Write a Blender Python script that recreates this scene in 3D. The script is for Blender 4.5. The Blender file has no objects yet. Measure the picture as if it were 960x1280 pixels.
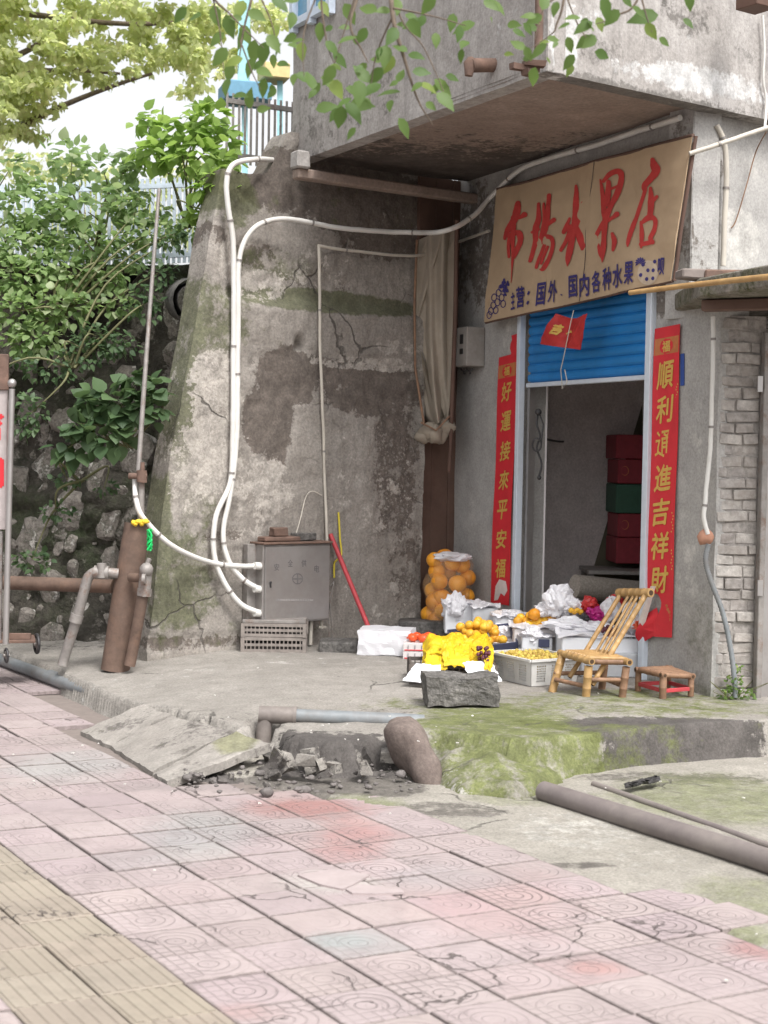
import bpy, bmesh, math, random
import numpy as np
from mathutils import Vector, Matrix, noise
random.seed(7); np.random.seed(7)
R = random.random
U = random.uniform
SC = bpy.context.scene
COL = SC.collection
V = Vector

# ------------------------------------------------------------------ camera
FOC = 1900.0; EYE = 1.55
PITCH = math.atan(70 / FOC); ROLL = math.radians(1.0)
cam = bpy.data.objects.new('camera', bpy.data.cameras.new('camera')); COL.objects.link(cam)
cam.data.sensor_fit = 'VERTICAL'; cam.data.sensor_height = 36; cam.data.lens = FOC / 1280 * 36
cam.data.dof.use_dof = True; cam.data.dof.focus_distance = 8.8; cam.data.dof.aperture_fstop = 4.5
cam.data.clip_start = .05; cam.data.clip_end = 2000
cam.matrix_world = (Matrix.Translation((0, 0, EYE)) @ Matrix.Rotation(math.pi / 2 - PITCH, 4, 'X')
                    @ Matrix.Rotation(ROLL, 4, 'Z'))
SC.camera = cam

# ------------------------------------------------------------------ light
SUN_EL, SUN_AZ = math.radians(56), math.radians(150)     # azimuth clockwise from +Y: behind the camera, to the right
world = bpy.data.worlds.new('World'); SC.world = world; world.use_nodes = True
wn = world.node_tree; bg = wn.nodes['Background']
sky = wn.nodes.new('ShaderNodeTexSky'); sky.sky_type = 'NISHITA'; sky.sun_disc = False
sky.sun_elevation = SUN_EL; sky.sun_rotation = SUN_AZ
sky.air_density = 1.0; sky.dust_density = 5.0; sky.ozone_density = 1.0
hs = wn.nodes.new('ShaderNodeHueSaturation'); hs.inputs['Saturation'].default_value = .10; hs.inputs['Value'].default_value = 1.38
wn.links.new(sky.outputs[0], hs.inputs['Color']); wn.links.new(hs.outputs[0], bg.inputs[0])
bg.inputs[1].default_value = .15
sl = bpy.data.lights.new('sun', 'SUN'); sl.energy = 1.9; sl.angle = math.radians(14); sl.color = (1, .965, .92)
so = bpy.data.objects.new('sun', sl); COL.objects.link(so)
sd = V((math.sin(SUN_AZ) * math.cos(SUN_EL), math.cos(SUN_AZ) * math.cos(SUN_EL), math.sin(SUN_EL)))
so.rotation_euler = sd.to_track_quat('Z', 'Y').to_euler()
SC.view_settings.view_transform = 'Standard'; SC.view_settings.look = 'None'
SC.view_settings.gamma = 1; SC.view_settings.use_curve_mapping = False
SC.view_settings.exposure = 0.52
try:
    SC.cycles.use_denoising = True
    SC.cycles.max_bounces = 6
except Exception: pass

# ------------------------------------------------------------------ placing helpers
def ray(px, py):
    u = px - 480; v = 640 - py
    c, s = math.cos(ROLL), math.sin(ROLL)
    u, v = u * c - v * s, u * s + v * c
    x, z = u / FOC, v / FOC
    cp, sp = math.cos(PITCH), math.sin(PITCH)
    return V((x, cp + z * sp, z * cp - sp))
def G(px, py, z=0.0):                     # point of the photograph on a level surface at height z
    d = ray(px, py); t = (z - EYE) / d.z
    return V((d.x * t, d.y * t, z))
def at(px, py, y):                        # point of the photograph y metres away
    d = ray(px, py); t = y / d.y
    return V((d.x * t, y, EYE + d.z * t))
class Plane:                              # upright plane through two ground points, normal towards the street
    def __init__(s, a, b):
        s.o = V((a.x, a.y, 0)); s.u = V((b.x - a.x, b.y - a.y, 0)); s.len = s.u.length; s.u.normalize()
        s.n = V((s.u.y, -s.u.x, 0))
        if s.n.dot(V((0, 0, 0)) - s.o) < 0: s.n = -s.n
    def p(s, u, z, off=0): return s.o + s.u * u + s.n * off + V((0, 0, z))
    def px(s, px, py, off=0):
        d = ray(px, py); o = s.o + s.n * off
        t = (o - V((0, 0, EYE))).dot(s.n) / d.dot(s.n)
        q = V((0, 0, EYE)) + d * t
        return ((q - s.o).dot(s.u), q.z)
    def w(s, px, py, off=0):
        u, z = s.px(px, py, off); return s.p(u, z, off)
def nz(x, y=0, z=0, o=4): return noise.fractal(V((x, y, z)), 1.0, 2.0, o)
def sstep(a, b, x):
    t = max(0., min(1., (x - a) / (b - a))); return t * t * (3 - 2 * t)

# ------------------------------------------------------------------ materials
class NT:
    def __init__(s, name, rough=.8, metal=0., spec=.4):
        s.m = bpy.data.materials.new(name); s.m.use_nodes = True; s.t = s.m.node_tree
        s.b = s.t.nodes['Principled BSDF']; s.b.inputs['Roughness'].default_value = rough
        s.b.inputs['Metallic'].default_value = metal; s.b.inputs['Specular IOR Level'].default_value = spec
        s.geo = s.t.nodes.new('ShaderNodeNewGeometry'); s.tc = s.t.nodes.new('ShaderNodeTexCoord')
        s.pos = s.geo.outputs['Position']; s.obj = s.tc.outputs['Object']
    def put(s, sock, v):
        if hasattr(v, 'links') or hasattr(v, 'is_linked'): s.t.links.new(v, sock)
        elif isinstance(v, (tuple, list)) and len(v) == 3 and sock.type == 'RGBA': sock.default_value = (*v, 1)
        else: sock.default_value = v
    def noise(s, scale, detail=4, rough=.6, vec=None, dist=0.):
        n = s.t.nodes.new('ShaderNodeTexNoise'); s.put(n.inputs['Vector'], vec if vec is not None else s.pos)
        n.inputs['Scale'].default_value = scale; n.inputs['Detail'].default_value = detail
        n.inputs['Roughness'].default_value = rough; n.inputs['Distortion'].default_value = dist
        return n.outputs['Fac']
    def voro(s, scale, vec=None, feat='F1', rand=1.):
        n = s.t.nodes.new('ShaderNodeTexVoronoi'); n.feature = feat; s.put(n.inputs['Vector'], vec if vec is not None else s.pos)
        n.inputs['Scale'].default_value = scale; n.inputs['Randomness'].default_value = rand
        return n.outputs['Distance']
    def math(s, op, a, b=0., c=None):
        n = s.t.nodes.new('ShaderNodeMath'); n.operation = op; s.put(n.inputs[0], a); s.put(n.inputs[1], b)
        if c is not None: s.put(n.inputs[2], c)
        return n.outputs[0]
    def mr(s, v, a, b, c=0., d=1.):
        n = s.t.nodes.new('ShaderNodeMapRange'); s.put(n.inputs[0], v)
        for i, k in zip((1, 2, 3, 4), (a, b, c, d)): n.inputs[i].default_value = k
        return n.outputs[0]
    def mix(s, f, a, b, bt='MIX'):
        n = s.t.nodes.new('ShaderNodeMix'); n.data_type = 'RGBA'; n.blend_type = bt
        s.put(n.inputs[0], f); s.put(n.inputs[6], a); s.put(n.inputs[7], b); return n.outputs[2]
    def scl(s, vec, k):
        n = s.t.nodes.new('ShaderNodeVectorMath'); n.operation = 'MULTIPLY'; s.put(n.inputs[0], vec); n.inputs[1].default_value = k
        return n.outputs[0]
    def sep(s, vec):
        n = s.t.nodes.new('ShaderNodeSeparateXYZ'); s.put(n.inputs[0], vec); return n.outputs
    def attr(s, name):
        n = s.t.nodes.new('ShaderNodeAttribute'); n.attribute_name = name
        q = s.t.nodes.new('ShaderNodeSeparateColor'); s.t.links.new(n.outputs['Color'], q.inputs[0]); return q.outputs
    def cracks(s, scale, width=.012, amt=.35, lo=.5, hi=.56):
        n = s.t.nodes.new('ShaderNodeTexNoise'); s.put(n.inputs['Vector'], s.pos); n.inputs['Scale'].default_value = scale * 2.5; n.inputs['Detail'].default_value = 6
        a = s.t.nodes.new('ShaderNodeVectorMath'); a.operation = 'MULTIPLY_ADD'; s.put(a.inputs[0], n.outputs['Color']); a.inputs[1].default_value = (amt, amt, amt); s.put(a.inputs[2], s.pos)
        v = s.voro(scale, a.outputs[0], 'DISTANCE_TO_EDGE'); k = s.mr(v, width * .35, width, 1, 0)
        return s.math('MULTIPLY', k, s.mr(s.noise(scale * .8, 3, .6), lo, hi))
    def objrand(s):
        n = s.t.nodes.new('ShaderNodeObjectInfo'); return n.outputs['Random']
    def bump(s, h, st=.3, dist=.01):
        n = s.t.nodes.new('ShaderNodeBump'); n.inputs['Strength'].default_value = st; n.inputs['Distance'].default_value = dist
        s.put(n.inputs['Height'], h); s.t.links.new(n.outputs[0], s.b.inputs['Normal'])
    def col(s, c): s.put(s.b.inputs['Base Color'], c); return s

def weather(name, c1, c2, scale=2.5, fine=45, masks=(), rough=.92, bump=.5, dist=.008, speck=.25, streak=0., crack=0., sharp=.08, spec=.25, mossmax=.75, mamp=1.1):
    """weathered mineral surface; masks = colours shown where the mesh attribute 'm' (R,G,B) is high"""
    t = NT(name, rough, spec=spec)
    a = t.noise(scale, 6, .65, dist=.4); f = t.noise(fine, 5, .7); mid = t.noise(scale * 5, 5, .65)
    c = t.mix(t.mr(a, .32, .68), c1, c2)
    c = t.mix(t.mr(mid, .3, .7, 0, .5), c, tuple(x * .62 for x in c1))
    if streak:
        st = t.noise(3, 5, .6, t.scl(t.pos, (5, 5, .35)))
        c = t.mix(t.mr(st, .5, .75, 0, streak), c, tuple(x * .35 for x in c1))
    if masks:
        at_ = t.attr('m'); mn = t.noise(7, 7, .7); mn2 = t.noise(26, 4, .7)
        for i, mc in enumerate(masks):
            if mc is None: continue
            x = t.math('ADD', at_[i], t.math('MULTIPLY', t.math('SUBTRACT', mn, .5), mamp))
            x = t.math('ADD', x, t.math('MULTIPLY', t.math('SUBTRACT', mn2, .5), .75))
            w = sharp * (3 if i == 1 else 1)
            mm = t.mix(t.mr(mid, .35, .65), mc, tuple(v * .6 for v in mc))
            c = t.mix(t.mr(x, .5 - w, .5 + w, 0, mossmax if i == 1 else .92), c, mm)
    sp = t.mr(f, .3, .7, 1 - speck, 1 + speck * .6)
    cc = t.t.nodes.new('ShaderNodeCombineXYZ'); [t.put(cc.inputs[k], sp) for k in range(3)]
    c = t.mix(1., c, cc.outputs[0], 'MULTIPLY')
    h = t.math('ADD', t.math('MULTIPLY', f, .5), t.math('MULTIPLY', mid, 1.2))
    if crack:
        k = t.cracks(crack, .010 * crack ** .5, .4 / crack, .53, .60)
        c = t.mix(t.math('MULTIPLY', k, .8), c, tuple(x * .3 for x in c1)); h = t.math('SUBTRACT', h, k)
    t.bump(h, bump, dist)
    return t.col(c).m
def simple(name, c, rough=.6, metal=0., var=.12, scale=20, bump=.1, rust=None, rustamt=.5, alpha=1., trans=0., spec=.4, dist=.003, obj=False, rnd=0., dirt=None, dirtamt=.5):
    t = NT(name, rough, metal, spec); vec = t.obj if obj else t.pos
    f = t.noise(scale, 5, .65, vec)
    cc = t.mix(t.mr(f, .3, .7), tuple(x * (1 - var) for x in c), tuple(min(1, x * (1 + var)) for x in c))
    if rnd:
        hsv = t.t.nodes.new('ShaderNodeHueSaturation'); t.put(hsv.inputs['Color'], cc)
        t.put(hsv.inputs['Value'], t.mr(t.objrand(), 0, 1, 1 - rnd, 1 + rnd))
        t.put(hsv.inputs['Hue'], t.mr(t.objrand(), 0, 1, .5 - rnd * .06, .5 + rnd * .06)); cc = hsv.outputs[0]
    if rust:
        r = t.noise(scale * .6, 8, .75, vec)
        cc = t.mix(t.mr(r, 1 - rustamt - .08, 1 - rustamt + .08), cc, rust)
    if dirt:
        r = t.noise(scale * .35, 7, .75, vec)
        cc = t.mix(t.mr(r, 1 - dirtamt - .15, 1 - dirtamt + .2, 0, .8), cc, dirt)
    t.bump(f, bump, dist)
    if trans:
        t.b.inputs['Transmission Weight'].default_value = 0
        tr = t.t.nodes.new('ShaderNodeBsdfTranslucent'); t.put(tr.inputs[0], cc)
        ms = t.t.nodes.new('ShaderNodeMixShader'); ms.inputs[0].default_value = trans
        out = t.t.nodes['Material Output']
        t.t.links.new(t.b.outputs[0], ms.inputs[1]); t.t.links.new(tr.outputs[0], ms.inputs[2]); t.t.links.new(ms.outputs[0], out.inputs[0])
    return t.col(cc).m
def leafmat(name, c1, c2, trans=.45, c3=None):
    t = NT(name, .5, spec=.35)
    ri = t.geo.outputs['Random Per Island']
    c = t.mix(ri, c1, c2)
    if c3: c = t.mix(t.mr(ri, .86, .9), c, c3)
    n = t.noise(.9, 3, .6); c = t.mix(t.mr(n, .35, .65, 0, .45), c, tuple(x * .5 for x in c1))
    tr = t.t.nodes.new('ShaderNodeBsdfTranslucent'); t.put(tr.inputs[0], t.mix(.5, c, (c2[0] * 1.3, c2[1] * 1.35, c2[2]), 'MIX'))
    ms = t.t.nodes.new('ShaderNodeMixShader'); ms.inputs[0].default_value = trans
    t.t.links.new(t.b.outputs[0], ms.inputs[1]); t.t.links.new(tr.outputs[0], ms.inputs[2])
    t.t.links.new(ms.outputs[0], t.t.nodes['Material Output'].inputs[0])
    return t.col(c).m

# ------------------------------------------------------------------ mesh builder
def frame(d):
    d = d.normalized(); a = V((0, 0, 1)) if abs(d.z) < .95 else V((1, 0, 0))
    x = d.cross(a).normalized(); return x, d.cross(x).normalized()
class MB:
    def __init__(s): s.v = []; s.f = []; s.sm = []
    def add(s, vs, fs, smooth=False):
        k = len(s.v); s.v += [V(v) for v in vs]; s.f += [tuple(i + k for i in f) for f in fs]; s.sm += [smooth] * len(fs); return s
    def box(s, c, size, rz=0., rot=None):
        M = rot or Matrix.Rotation(rz, 3, 'Z'); h = V(size) / 2
        vs = [V(c) + M @ V((x * h.x, y * h.y, z * h.z)) for x in (-1, 1) for y in (-1, 1) for z in (-1, 1)]
        return s.add(vs, [(0, 1, 3, 2), (4, 6, 7, 5), (0, 4, 5, 1), (2, 3, 7, 6), (0, 2, 6, 4), (1, 5, 7, 3)])
    def bar(s, a, b, w, d, up=V((0, 0, 1))):          # rectangular bar from a to b
        a = V(a); b = V(b); t = (b - a); L = t.length; t.normalize()
        x = t.cross(up); x = x.normalized() if x.length > 1e-4 else V((1, 0, 0)); y = x.cross(t)
        M = Matrix((x, t, y)).transposed(); return s.box((a + b) / 2, (w, L, d), rot=M)
    def tube(s, pts, r, n=10, cap=True, smooth=True):
        pts = [V(p) for p in pts]; rs = r if isinstance(r, (list, tuple)) else [r] * len(pts); k = len(s.v)
        x = None; vs = []; fs = []
        for i, p in enumerate(pts):
            d = (pts[min(i + 1, len(pts) - 1)] - pts[max(i - 1, 0)])
            if d.length < 1e-6: d = V((0, 0, 1))
            d.normalize()
            if x is None: x, y = frame(d)
            else:
                x = (x - d * x.dot(d)).normalized(); y = d.cross(x)
            for j in range(n):
                a = 2 * math.pi * j / n; vs.append(p + (x * math.cos(a) + y * math.sin(a)) * rs[i])
        for i in range(len(pts) - 1):
            for j in range(n):
                a = i * n + j; b = i * n + (j + 1) % n; fs.append((a, b, b + n, a + n))
        s.add(vs, fs, smooth)
        if cap: s.add([v for v in vs[:n]], [tuple(range(n))[::-1]]); s.add([v for v in vs[-n:]], [tuple(range(n))])
        return s
    def sphere(s, c, r, nu=14, nv=9, squash=1.):
        rr = r if isinstance(r, (tuple, list, Vector)) else (r, r, r * squash); vs = [V(c) + V((0, 0, rr[2]))]; fs = []
        for i in range(1, nv):
            th = math.pi * i / nv
            for j in range(nu):
                a = 2 * math.pi * j / nu
                vs.append(V(c) + V((rr[0] * math.sin(th) * math.cos(a), rr[1] * math.sin(th) * math.sin(a), rr[2] * math.cos(th))))
        vs.append(V(c) - V((0, 0, rr[2])))
        for j in range(nu):
            fs.append((0, 1 + j, 1 + (j + 1) % nu)); L = len(vs) - 1; b = 1 + (nv - 2) * nu
            fs.append((b + (j + 1) % nu, b + j, L))
        for i in range(nv - 2):
            for j in range(nu):
                a = 1 + i * nu + j; b = 1 + i * nu + (j + 1) % nu; fs.append((a, a + nu, b + nu, b))
        return s.add(vs, fs, True)
    def grid(s, fn, nu, nv, smooth=True, back=None):
        vs = [fn(i / nu, j / nv) for i in range(nu + 1) for j in range(nv + 1)]
        fs = [(i * (nv + 1) + j, (i + 1) * (nv + 1) + j, (i + 1) * (nv + 1) + j + 1, i * (nv + 1) + j + 1) for i in range(nu) for j in range(nv)]
        s.add(vs, fs, smooth)
        if back is not None:                          # close it: rim walls and a back face offset by vector back
            rim = ([(i, 0) for i in range(nu)] + [(nu, j) for j in range(nv)] + [(i, nv) for i in range(nu, 0, -1)] + [(0, j) for j in range(nv, 0, -1)])
            a = [vs[i * (nv + 1) + j] for i, j in rim]; bb = [p + back for p in a]; n = len(a)
            s.add(a + bb, [(i, (i + 1) % n, (i + 1) % n + n, i + n) for i in range(n)]); s.add(bb, [tuple(range(n))])
        return s
    def prism(s, poly, d):
        a = [V(p) for p in poly]; b = [p + V(d) for p in a]; n = len(a)
        s.add(a + b, [tuple(range(n)), tuple(range(2 * n - 1, n - 1, -1))] + [(i, i + n, (i + 1) % n + n, (i + 1) % n) for i in range(n)]); return s
    def base(s):
        xs = [v.x for v in s.v]; ys = [v.y for v in s.v]
        return V(((min(xs) + max(xs)) / 2, (min(ys) + max(ys)) / 2, min(v.z for v in s.v)))
    def build(s, name, mat, parent=None, bevel=0., at_=None, rough=0., rs=8., fix=True):
        wo = s.wo(parent) if parent else (at_ if at_ is not None else s.base())
        me = bpy.data.meshes.new(name)
        if rough:
            s.v = [v + V((noise.noise(v * rs), noise.noise(v * rs + V((9, 0, 0))), noise.noise(v * rs + V((0, 9, 0))))) * rough for v in s.v]
        me.from_pydata([v - wo for v in s.v], [], s.f)
        me.polygons.foreach_set('use_smooth', s.sm)
        if fix or bevel:
            bm = bmesh.new(); bm.from_mesh(me)
            if fix: bmesh.ops.recalc_face_normals(bm, faces=bm.faces)
            if bevel:
                es = [e for e in bm.edges if len(e.link_faces) == 2 and e.calc_face_angle() > .6]
                bmesh.ops.bevel(bm, geom=es, offset=bevel, segments=1, affect='EDGES')
            bm.to_mesh(me); bm.free()
        me.update(); me.materials.append(mat)
        o = bpy.data.objects.new(name, me); COL.objects.link(o)
        if parent: o.parent = parent
        else: o.location = wo
        return o
    @staticmethod
    def wo(p):
        w = V((0, 0, 0))
        while p: w = w + p.location; p = p.parent
        return w
def smooth_path(pts, n=8):
    pts = [V(p) for p in pts]; out = []
    for i in range(len(pts) - 1):
        p0 = pts[max(i - 1, 0)]; p1 = pts[i]; p2 = pts[i + 1]; p3 = pts[min(i + 2, len(pts) - 1)]
        for k in range(n):
            t = k / n
            out.append(.5 * ((2 * p1) + (p2 - p0) * t + (2 * p0 - 5 * p1 + 4 * p2 - p3) * t * t + (3 * p1 - p0 - 3 * p2 + p3) * t ** 3))
    return out + [pts[-1]]
def tag(o, label, cat, group=None, kind=None):
    if label: o['label'] = label
    if cat: o['category'] = cat
    if group: o['group'] = group
    if kind: o['kind'] = kind
    return o
def thing(name, loc, label, cat, group=None):
    o = bpy.data.objects.new(name, None); o.empty_display_size = .1; COL.objects.link(o); o.location = V(loc)
    return tag(o, label, cat, group)
def struct(o): o['kind'] = 'structure'; return o
def copy_tree(o, parent=None):
    c = o.copy(); COL.objects.link(c)
    if parent: c.parent = parent
    for ch in [x for x in o.children]: copy_tree(ch, c)
    return c
def paint(o, fn):                         # mesh attribute 'm': where stains and darker tones, moss and old plaster lie
    me = o.data; w = MB.wo(o); n = len(me.vertices)
    a = me.color_attributes.new('m', 'FLOAT_COLOR', 'POINT'); buf = np.zeros((n, 4), 'f'); buf[:, 3] = 1
    for i, v in enumerate(me.vertices):
        buf[i, :3] = fn(v.co + w)
    a.data.foreach_set('color', buf.ravel()); return o
def blobs(lst):                           # lst of (u, v, ru, rv, strength) -> field(u, v)
    def f(u, v):
        b = 0.
        for (cu, cv, ru, rv, s) in lst:
            d = ((u - cu) / ru) ** 2 + ((v - cv) / rv) ** 2
            if d < 4: b = max(b, s * (1 - sstep(.2, 1.8, d)))
        return b
    return f
def leafcloud(name, P, size, axis, nrm, mat, parent=None, wide=.36, label=None):
    """many small folded leaves as one mesh"""
    P = np.asarray(P, float); n = len(P); size = np.broadcast_to(np.asarray(size, float), (n,))
    ax = np.asarray(axis, float); ax /= np.linalg.norm(ax, axis=1, keepdims=True) + 1e-9
    nr = np.asarray(nrm, float); sd = np.cross(ax, nr); sd /= np.linalg.norm(sd, axis=1, keepdims=True) + 1e-9; nr = np.cross(sd, ax)
    T = [(0, 0, 0)]
    for (y, w, c) in ((.16, .72, 0.), (.40, 1., -.01), (.68, .74, -.04)): T += [(-wide * w, y, c + .05), (0, y + .02, c), (wide * w, y, c + .05)]
    T = np.array(T + [(0, 1.05, -.14)])
    Fc = [(0, 2, 1), (0, 3, 2)]
    for k in (1, 4): Fc += [(k, k + 1, k + 4), (k, k + 4, k + 3), (k + 1, k + 2, k + 5), (k + 1, k + 5, k + 4)]
    Fc = np.array(Fc + [(7, 8, 10), (8, 9, 10)])
    vs = (P[:, None, :] + size[:, None, None] * (T[None, :, 0:1] * sd[:, None, :] + T[None, :, 1:2] * ax[:, None, :] + T[None, :, 2:3] * nr[:, None, :])).reshape(-1, 3)
    fs = (Fc[None] + (np.arange(n) * 11)[:, None, None]).reshape(-1, 3)
    wo = np.array(MB.wo(parent)) if parent else np.array([vs[:, 0].mean(), vs[:, 1].mean(), vs[:, 2].min()])
    me = bpy.data.meshes.new(name); me.vertices.add(len(vs)); me.vertices.foreach_set('co', (vs - wo).ravel())
    me.loops.add(len(fs) * 3); me.loops.foreach_set('vertex_index', fs.ravel().astype('i'))
    me.polygons.add(len(fs)); me.polygons.foreach_set('loop_start', np.arange(0, len(fs) * 3, 3, dtype='i'))
    me.polygons.foreach_set('use_smooth', np.ones(len(fs), bool)); me.update(calc_edges=True); me.validate(); me.materials.append(mat)
    o = bpy.data.objects.new(name, me); COL.objects.link(o)
    if parent: o.parent = parent
    else: o.location = V(wo)
    return o
def rnd_dirs(n, up=0., spread=1.):
    a = np.random.normal(size=(n, 3)) * spread; a[:, 2] += up; return a / (np.linalg.norm(a, axis=1, keepdims=True) + 1e-9)
_tc = {}
def textmesh(ch, offset=.0, shear=0.):    # one written character as outline geometry, fitted to a unit box
    k = (ch, offset, shear)
    if ch == '通' and k not in _tc:           # brushed by hand, stroke by stroke
        vs, fs = [], []
        for line in ([(.12, .06), (.22, .17)], [(.04, .36), (.23, .36), (.16, .60), (.15, .80)], [(.02, .86), (.2, .80), (.48, .94), (.99, .93)], [(.38, .07), (.88, .07), (.66, .23)], [(.50, .16), (.70, .27)],
                     [(.41, .30), (.40, .84)], [(.38, .32), (.92, .32), (.92, .78), (.84, .82)], [(.42, .48), (.9, .48)], [(.42, .63), (.9, .63)], [(.66, .32), (.65, .84)]):
            for (xa, ya), (xb, yb) in zip(line, line[1:]):
                L = math.hypot(xb - xa, yb - ya); dx, dy = (xb - xa) / L, (yb - ya) / L; w = .048; e = .03
                q = [(xa - dx * e - dy * w, ya - dy * e + dx * w), (xb + dx * e - dy * w * .8, yb + dy * e + dx * w * .8), (xb + dx * e + dy * w * .8, yb + dy * e - dx * w * .8), (xa - dx * e + dy * w, ya - dy * e - dx * w)]
                fs.append(tuple(range(len(vs), len(vs) + 4))); vs += [(x, 1 - y) for x, y in q]
        _tc[k] = (vs, fs)
    if k not in _tc:
        cu = bpy.data.curves.new('writing', 'FONT'); cu.body = ch; cu.size = 1; cu.shear = shear
        cu.resolution_u = 8 if ch == '通' else 3
        ob = bpy.data.objects.new('writing', cu); COL.objects.link(ob)
        dg = bpy.context.evaluated_depsgraph_get(); me = bpy.data.meshes.new_from_object(ob.evaluated_get(dg))
        vs = [tuple(v.co) for v in me.vertices]; fs = [tuple(p.vertices) for p in me.polygons]
        bpy.data.objects.remove(ob); bpy.data.curves.remove(cu); bpy.data.meshes.remove(me)
        if vs:
            n0 = len(vs); f0 = list(fs)
            for q, (ox, oy) in enumerate([(offset, 0), (-offset, 0), (0, offset), (0, -offset)] if offset else []):
                vs += [(v[0] + ox, v[1] + oy, 0) for v in vs[:n0]]; fs += [tuple(i + n0 * (q + 1) for i in f) for f in f0]
            x0 = min(v[0] for v in vs); x1 = max(v[0] for v in vs); y0 = min(v[1] for v in vs); y1 = max(v[1] for v in vs)
            vs = [((v[0] - x0) / max(x1 - x0, 1e-5), (v[1] - y0) / max(y1 - y0, 1e-5)) for v in vs]
        _tc[k] = (vs, fs)
    return _tc[k]

# ------------------------------------------------------------------ planes of the place
PF = Plane(G(545, 786, .2), G(870, 865, .2))        # shop front
PR = Plane(G(200, 820, .2), G(525, 796, .2))        # plastered retaining wall
cornerF = PF.p(PF.px(893, 700)[0], 0)
PG = Plane(cornerF, cornerF + V((1, .13, 0)))       # brick side of the shop
c2_ = PF.p(PF.px(861, 400)[0], 0); SOF = 3.62                                          # height of the soffit
OA, OB, OC = at(365, 205, 10.84), at(683, 90, 8.15), at(955, 150, 9.19)
for q in (OA, OB, OC): q.z = 0
PS = Plane(OA, OB); PO = Plane(OB, OC); PG2 = Plane(c2_, c2_ + PO.u)       # wall above the canopy, set back under the upper floor
FU = PF.u; FN = PF.n
def proj(p):
    q = cam.matrix_world.inverted() @ V(p)
    return (480 + q.x / -q.z * FOC, 640 - q.y / -q.z * FOC)
_ci = cam.matrix_world.inverted()
def proj(p):
    q = _ci @ V(p); return (480 + q.x / -q.z * FOC, 640 - q.y / -q.z * FOC) if q.z < 0 else (-9e9, 9e9)
def pblobs(pl, lst):                                # stains given where they lie on the plane
    out = []
    for (px, py, rx, ry, s) in lst:
        u, z = pl.px(px, py); u2, _ = pl.px(px + rx, py); _, z2 = pl.px(px, py + ry)
        out.append((u, z, abs(u2 - u) + 1e-3, abs(z2 - z) + 1e-3, s))
    return blobs(out)
def gblobs(lst, z=0.):
    out = []
    for (px, py, rx, ry, s) in lst:
        a = G(px, py, z); b = G(px + rx, py, z); c = G(px, py - ry, z)
        out.append((a.x, a.y, (b - a).length + 1e-3, (c - a).length + 1e-3, s))
    return blobs(out)
def inside(p, poly):
    x, y = p; c = False; n = len(poly)
    for i in range(n):
        x1, y1 = poly[i][:2]; x2, y2 = poly[(i + 1) % n][:2]
        if (y1 > y) != (y2 > y) and x < (x2 - x1) * (y - y1) / (y2 - y1) + x1: c = not c
    return c
def sdf(x, y, poly):
    d = 1e9; n = len(poly)
    for i in range(n):
        x1, y1 = poly[i][:2]; x2, y2 = poly[(i + 1) % n][:2]
        dx, dy = x2 - x1, y2 - y1; L = dx * dx + dy * dy + 1e-12
        t = max(0, min(1, ((x - x1) * dx + (y - y1) * dy) / L)); d = min(d, (x - x1 - t * dx) ** 2 + (y - y1 - t * dy) ** 2)
    d = math.sqrt(d); return d if inside((x, y), poly) else -d

# ------------------------------------------------------------------ surfaces
M = {}
M['plaster'] = weather('old plaster', (.275, .247, .22), (.385, .355, .322), 2.2, 60, ((.165, .138, .12), (.115, .125, .06), (.50, .46, .415)), bump=1., streak=.4, mamp=1.6, mossmax=.75, sharp=.045, crack=1.6, speck=.35)
M['front'] = weather('grey cement render', (.40, .385, .37), (.50, .485, .465), 1.6, 70, ((.19, .165, .145), (.13, .14, .09), (.58, .56, .53)), bump=.35, streak=.12)
M['soffit'] = weather('brown soffit', (.29, .225, .19), (.39, .31, .265), 1.3, 40, ((.11, .095, .085), (.1, .1, .08), (.4, .36, .32)), bump=.3)
M['over'] = weather('limewashed concrete', (.34, .315, .295), (.50, .475, .455), 2.2, 55, ((.20, .185, .17), (.15, .15, .10), (.68, .67, .66)), bump=.6, streak=.4)
M['terr'] = weather('worn yard concrete', (.27, .25, .225), (.365, .34, .31), 1.8, 80, ((.10, .09, .085), (.16, .18, .06), (.50, .48, .45)), bump=1., sharp=.06, mossmax=.9, crack=1.1, speck=.35, mamp=1.4)
M['apron'] = weather('cracked apron concrete', (.29, .27, .235), (.37, .345, .305), 1.7, 80, ((.16, .145, .13), (.20, .215, .11), (.46, .44, .40)), bump=.8, sharp=.1, crack=1.5, speck=.35)
M['mud'] = weather('grey silt', (.15, .135, .13), (.22, .20, .19), 4, 60, bump=.8)
M['bed'] = simple('joint grit', (.19, .16, .145), .95, bump=.5)
M['brick'] = simple('grey washed brick', (.38, .352, .33), .9, var=.35, scale=22, bump=1., rnd=.16, dist=.006, dirt=(.25, .215, .19), dirtamt=.45)
M['mortar'] = simple('old mortar', (.31, .285, .265), .95, var=.3, scale=40, bump=.8)
M['steel'] = simple('brushed steel', (.42, .40, .39), .38, .75, var=.06, scale=6, bump=.05, dirt=(.25, .22, .20), dirtamt=.4)
M['white_metal'] = simple('pale door channel', (.58, .63, .70), .45, .0, var=.06)
M['blue'] = simple('blue roller shutter paint', (.02, .20, .52), .4, var=.12, scale=4, bump=.05, dirt=(.02, .11, .27), dirtamt=.35)
M['darkmetal'] = simple('dark metal', (.06, .058, .06), .5, .4)
M['rust'] = simple('rusty iron', (.17, .105, .08), .85, .1, var=.35, scale=14, bump=.6, dist=.004, dirt=(.09, .065, .055), dirtamt=.45)
M['rustpipe'] = simple('brown painted iron', (.14, .092, .07), .8, .1, var=.35, scale=9, bump=.6, rust=(.165, .10, .07), rustamt=.40, dirt=(.075, .055, .045), dirtamt=.42)
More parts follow.
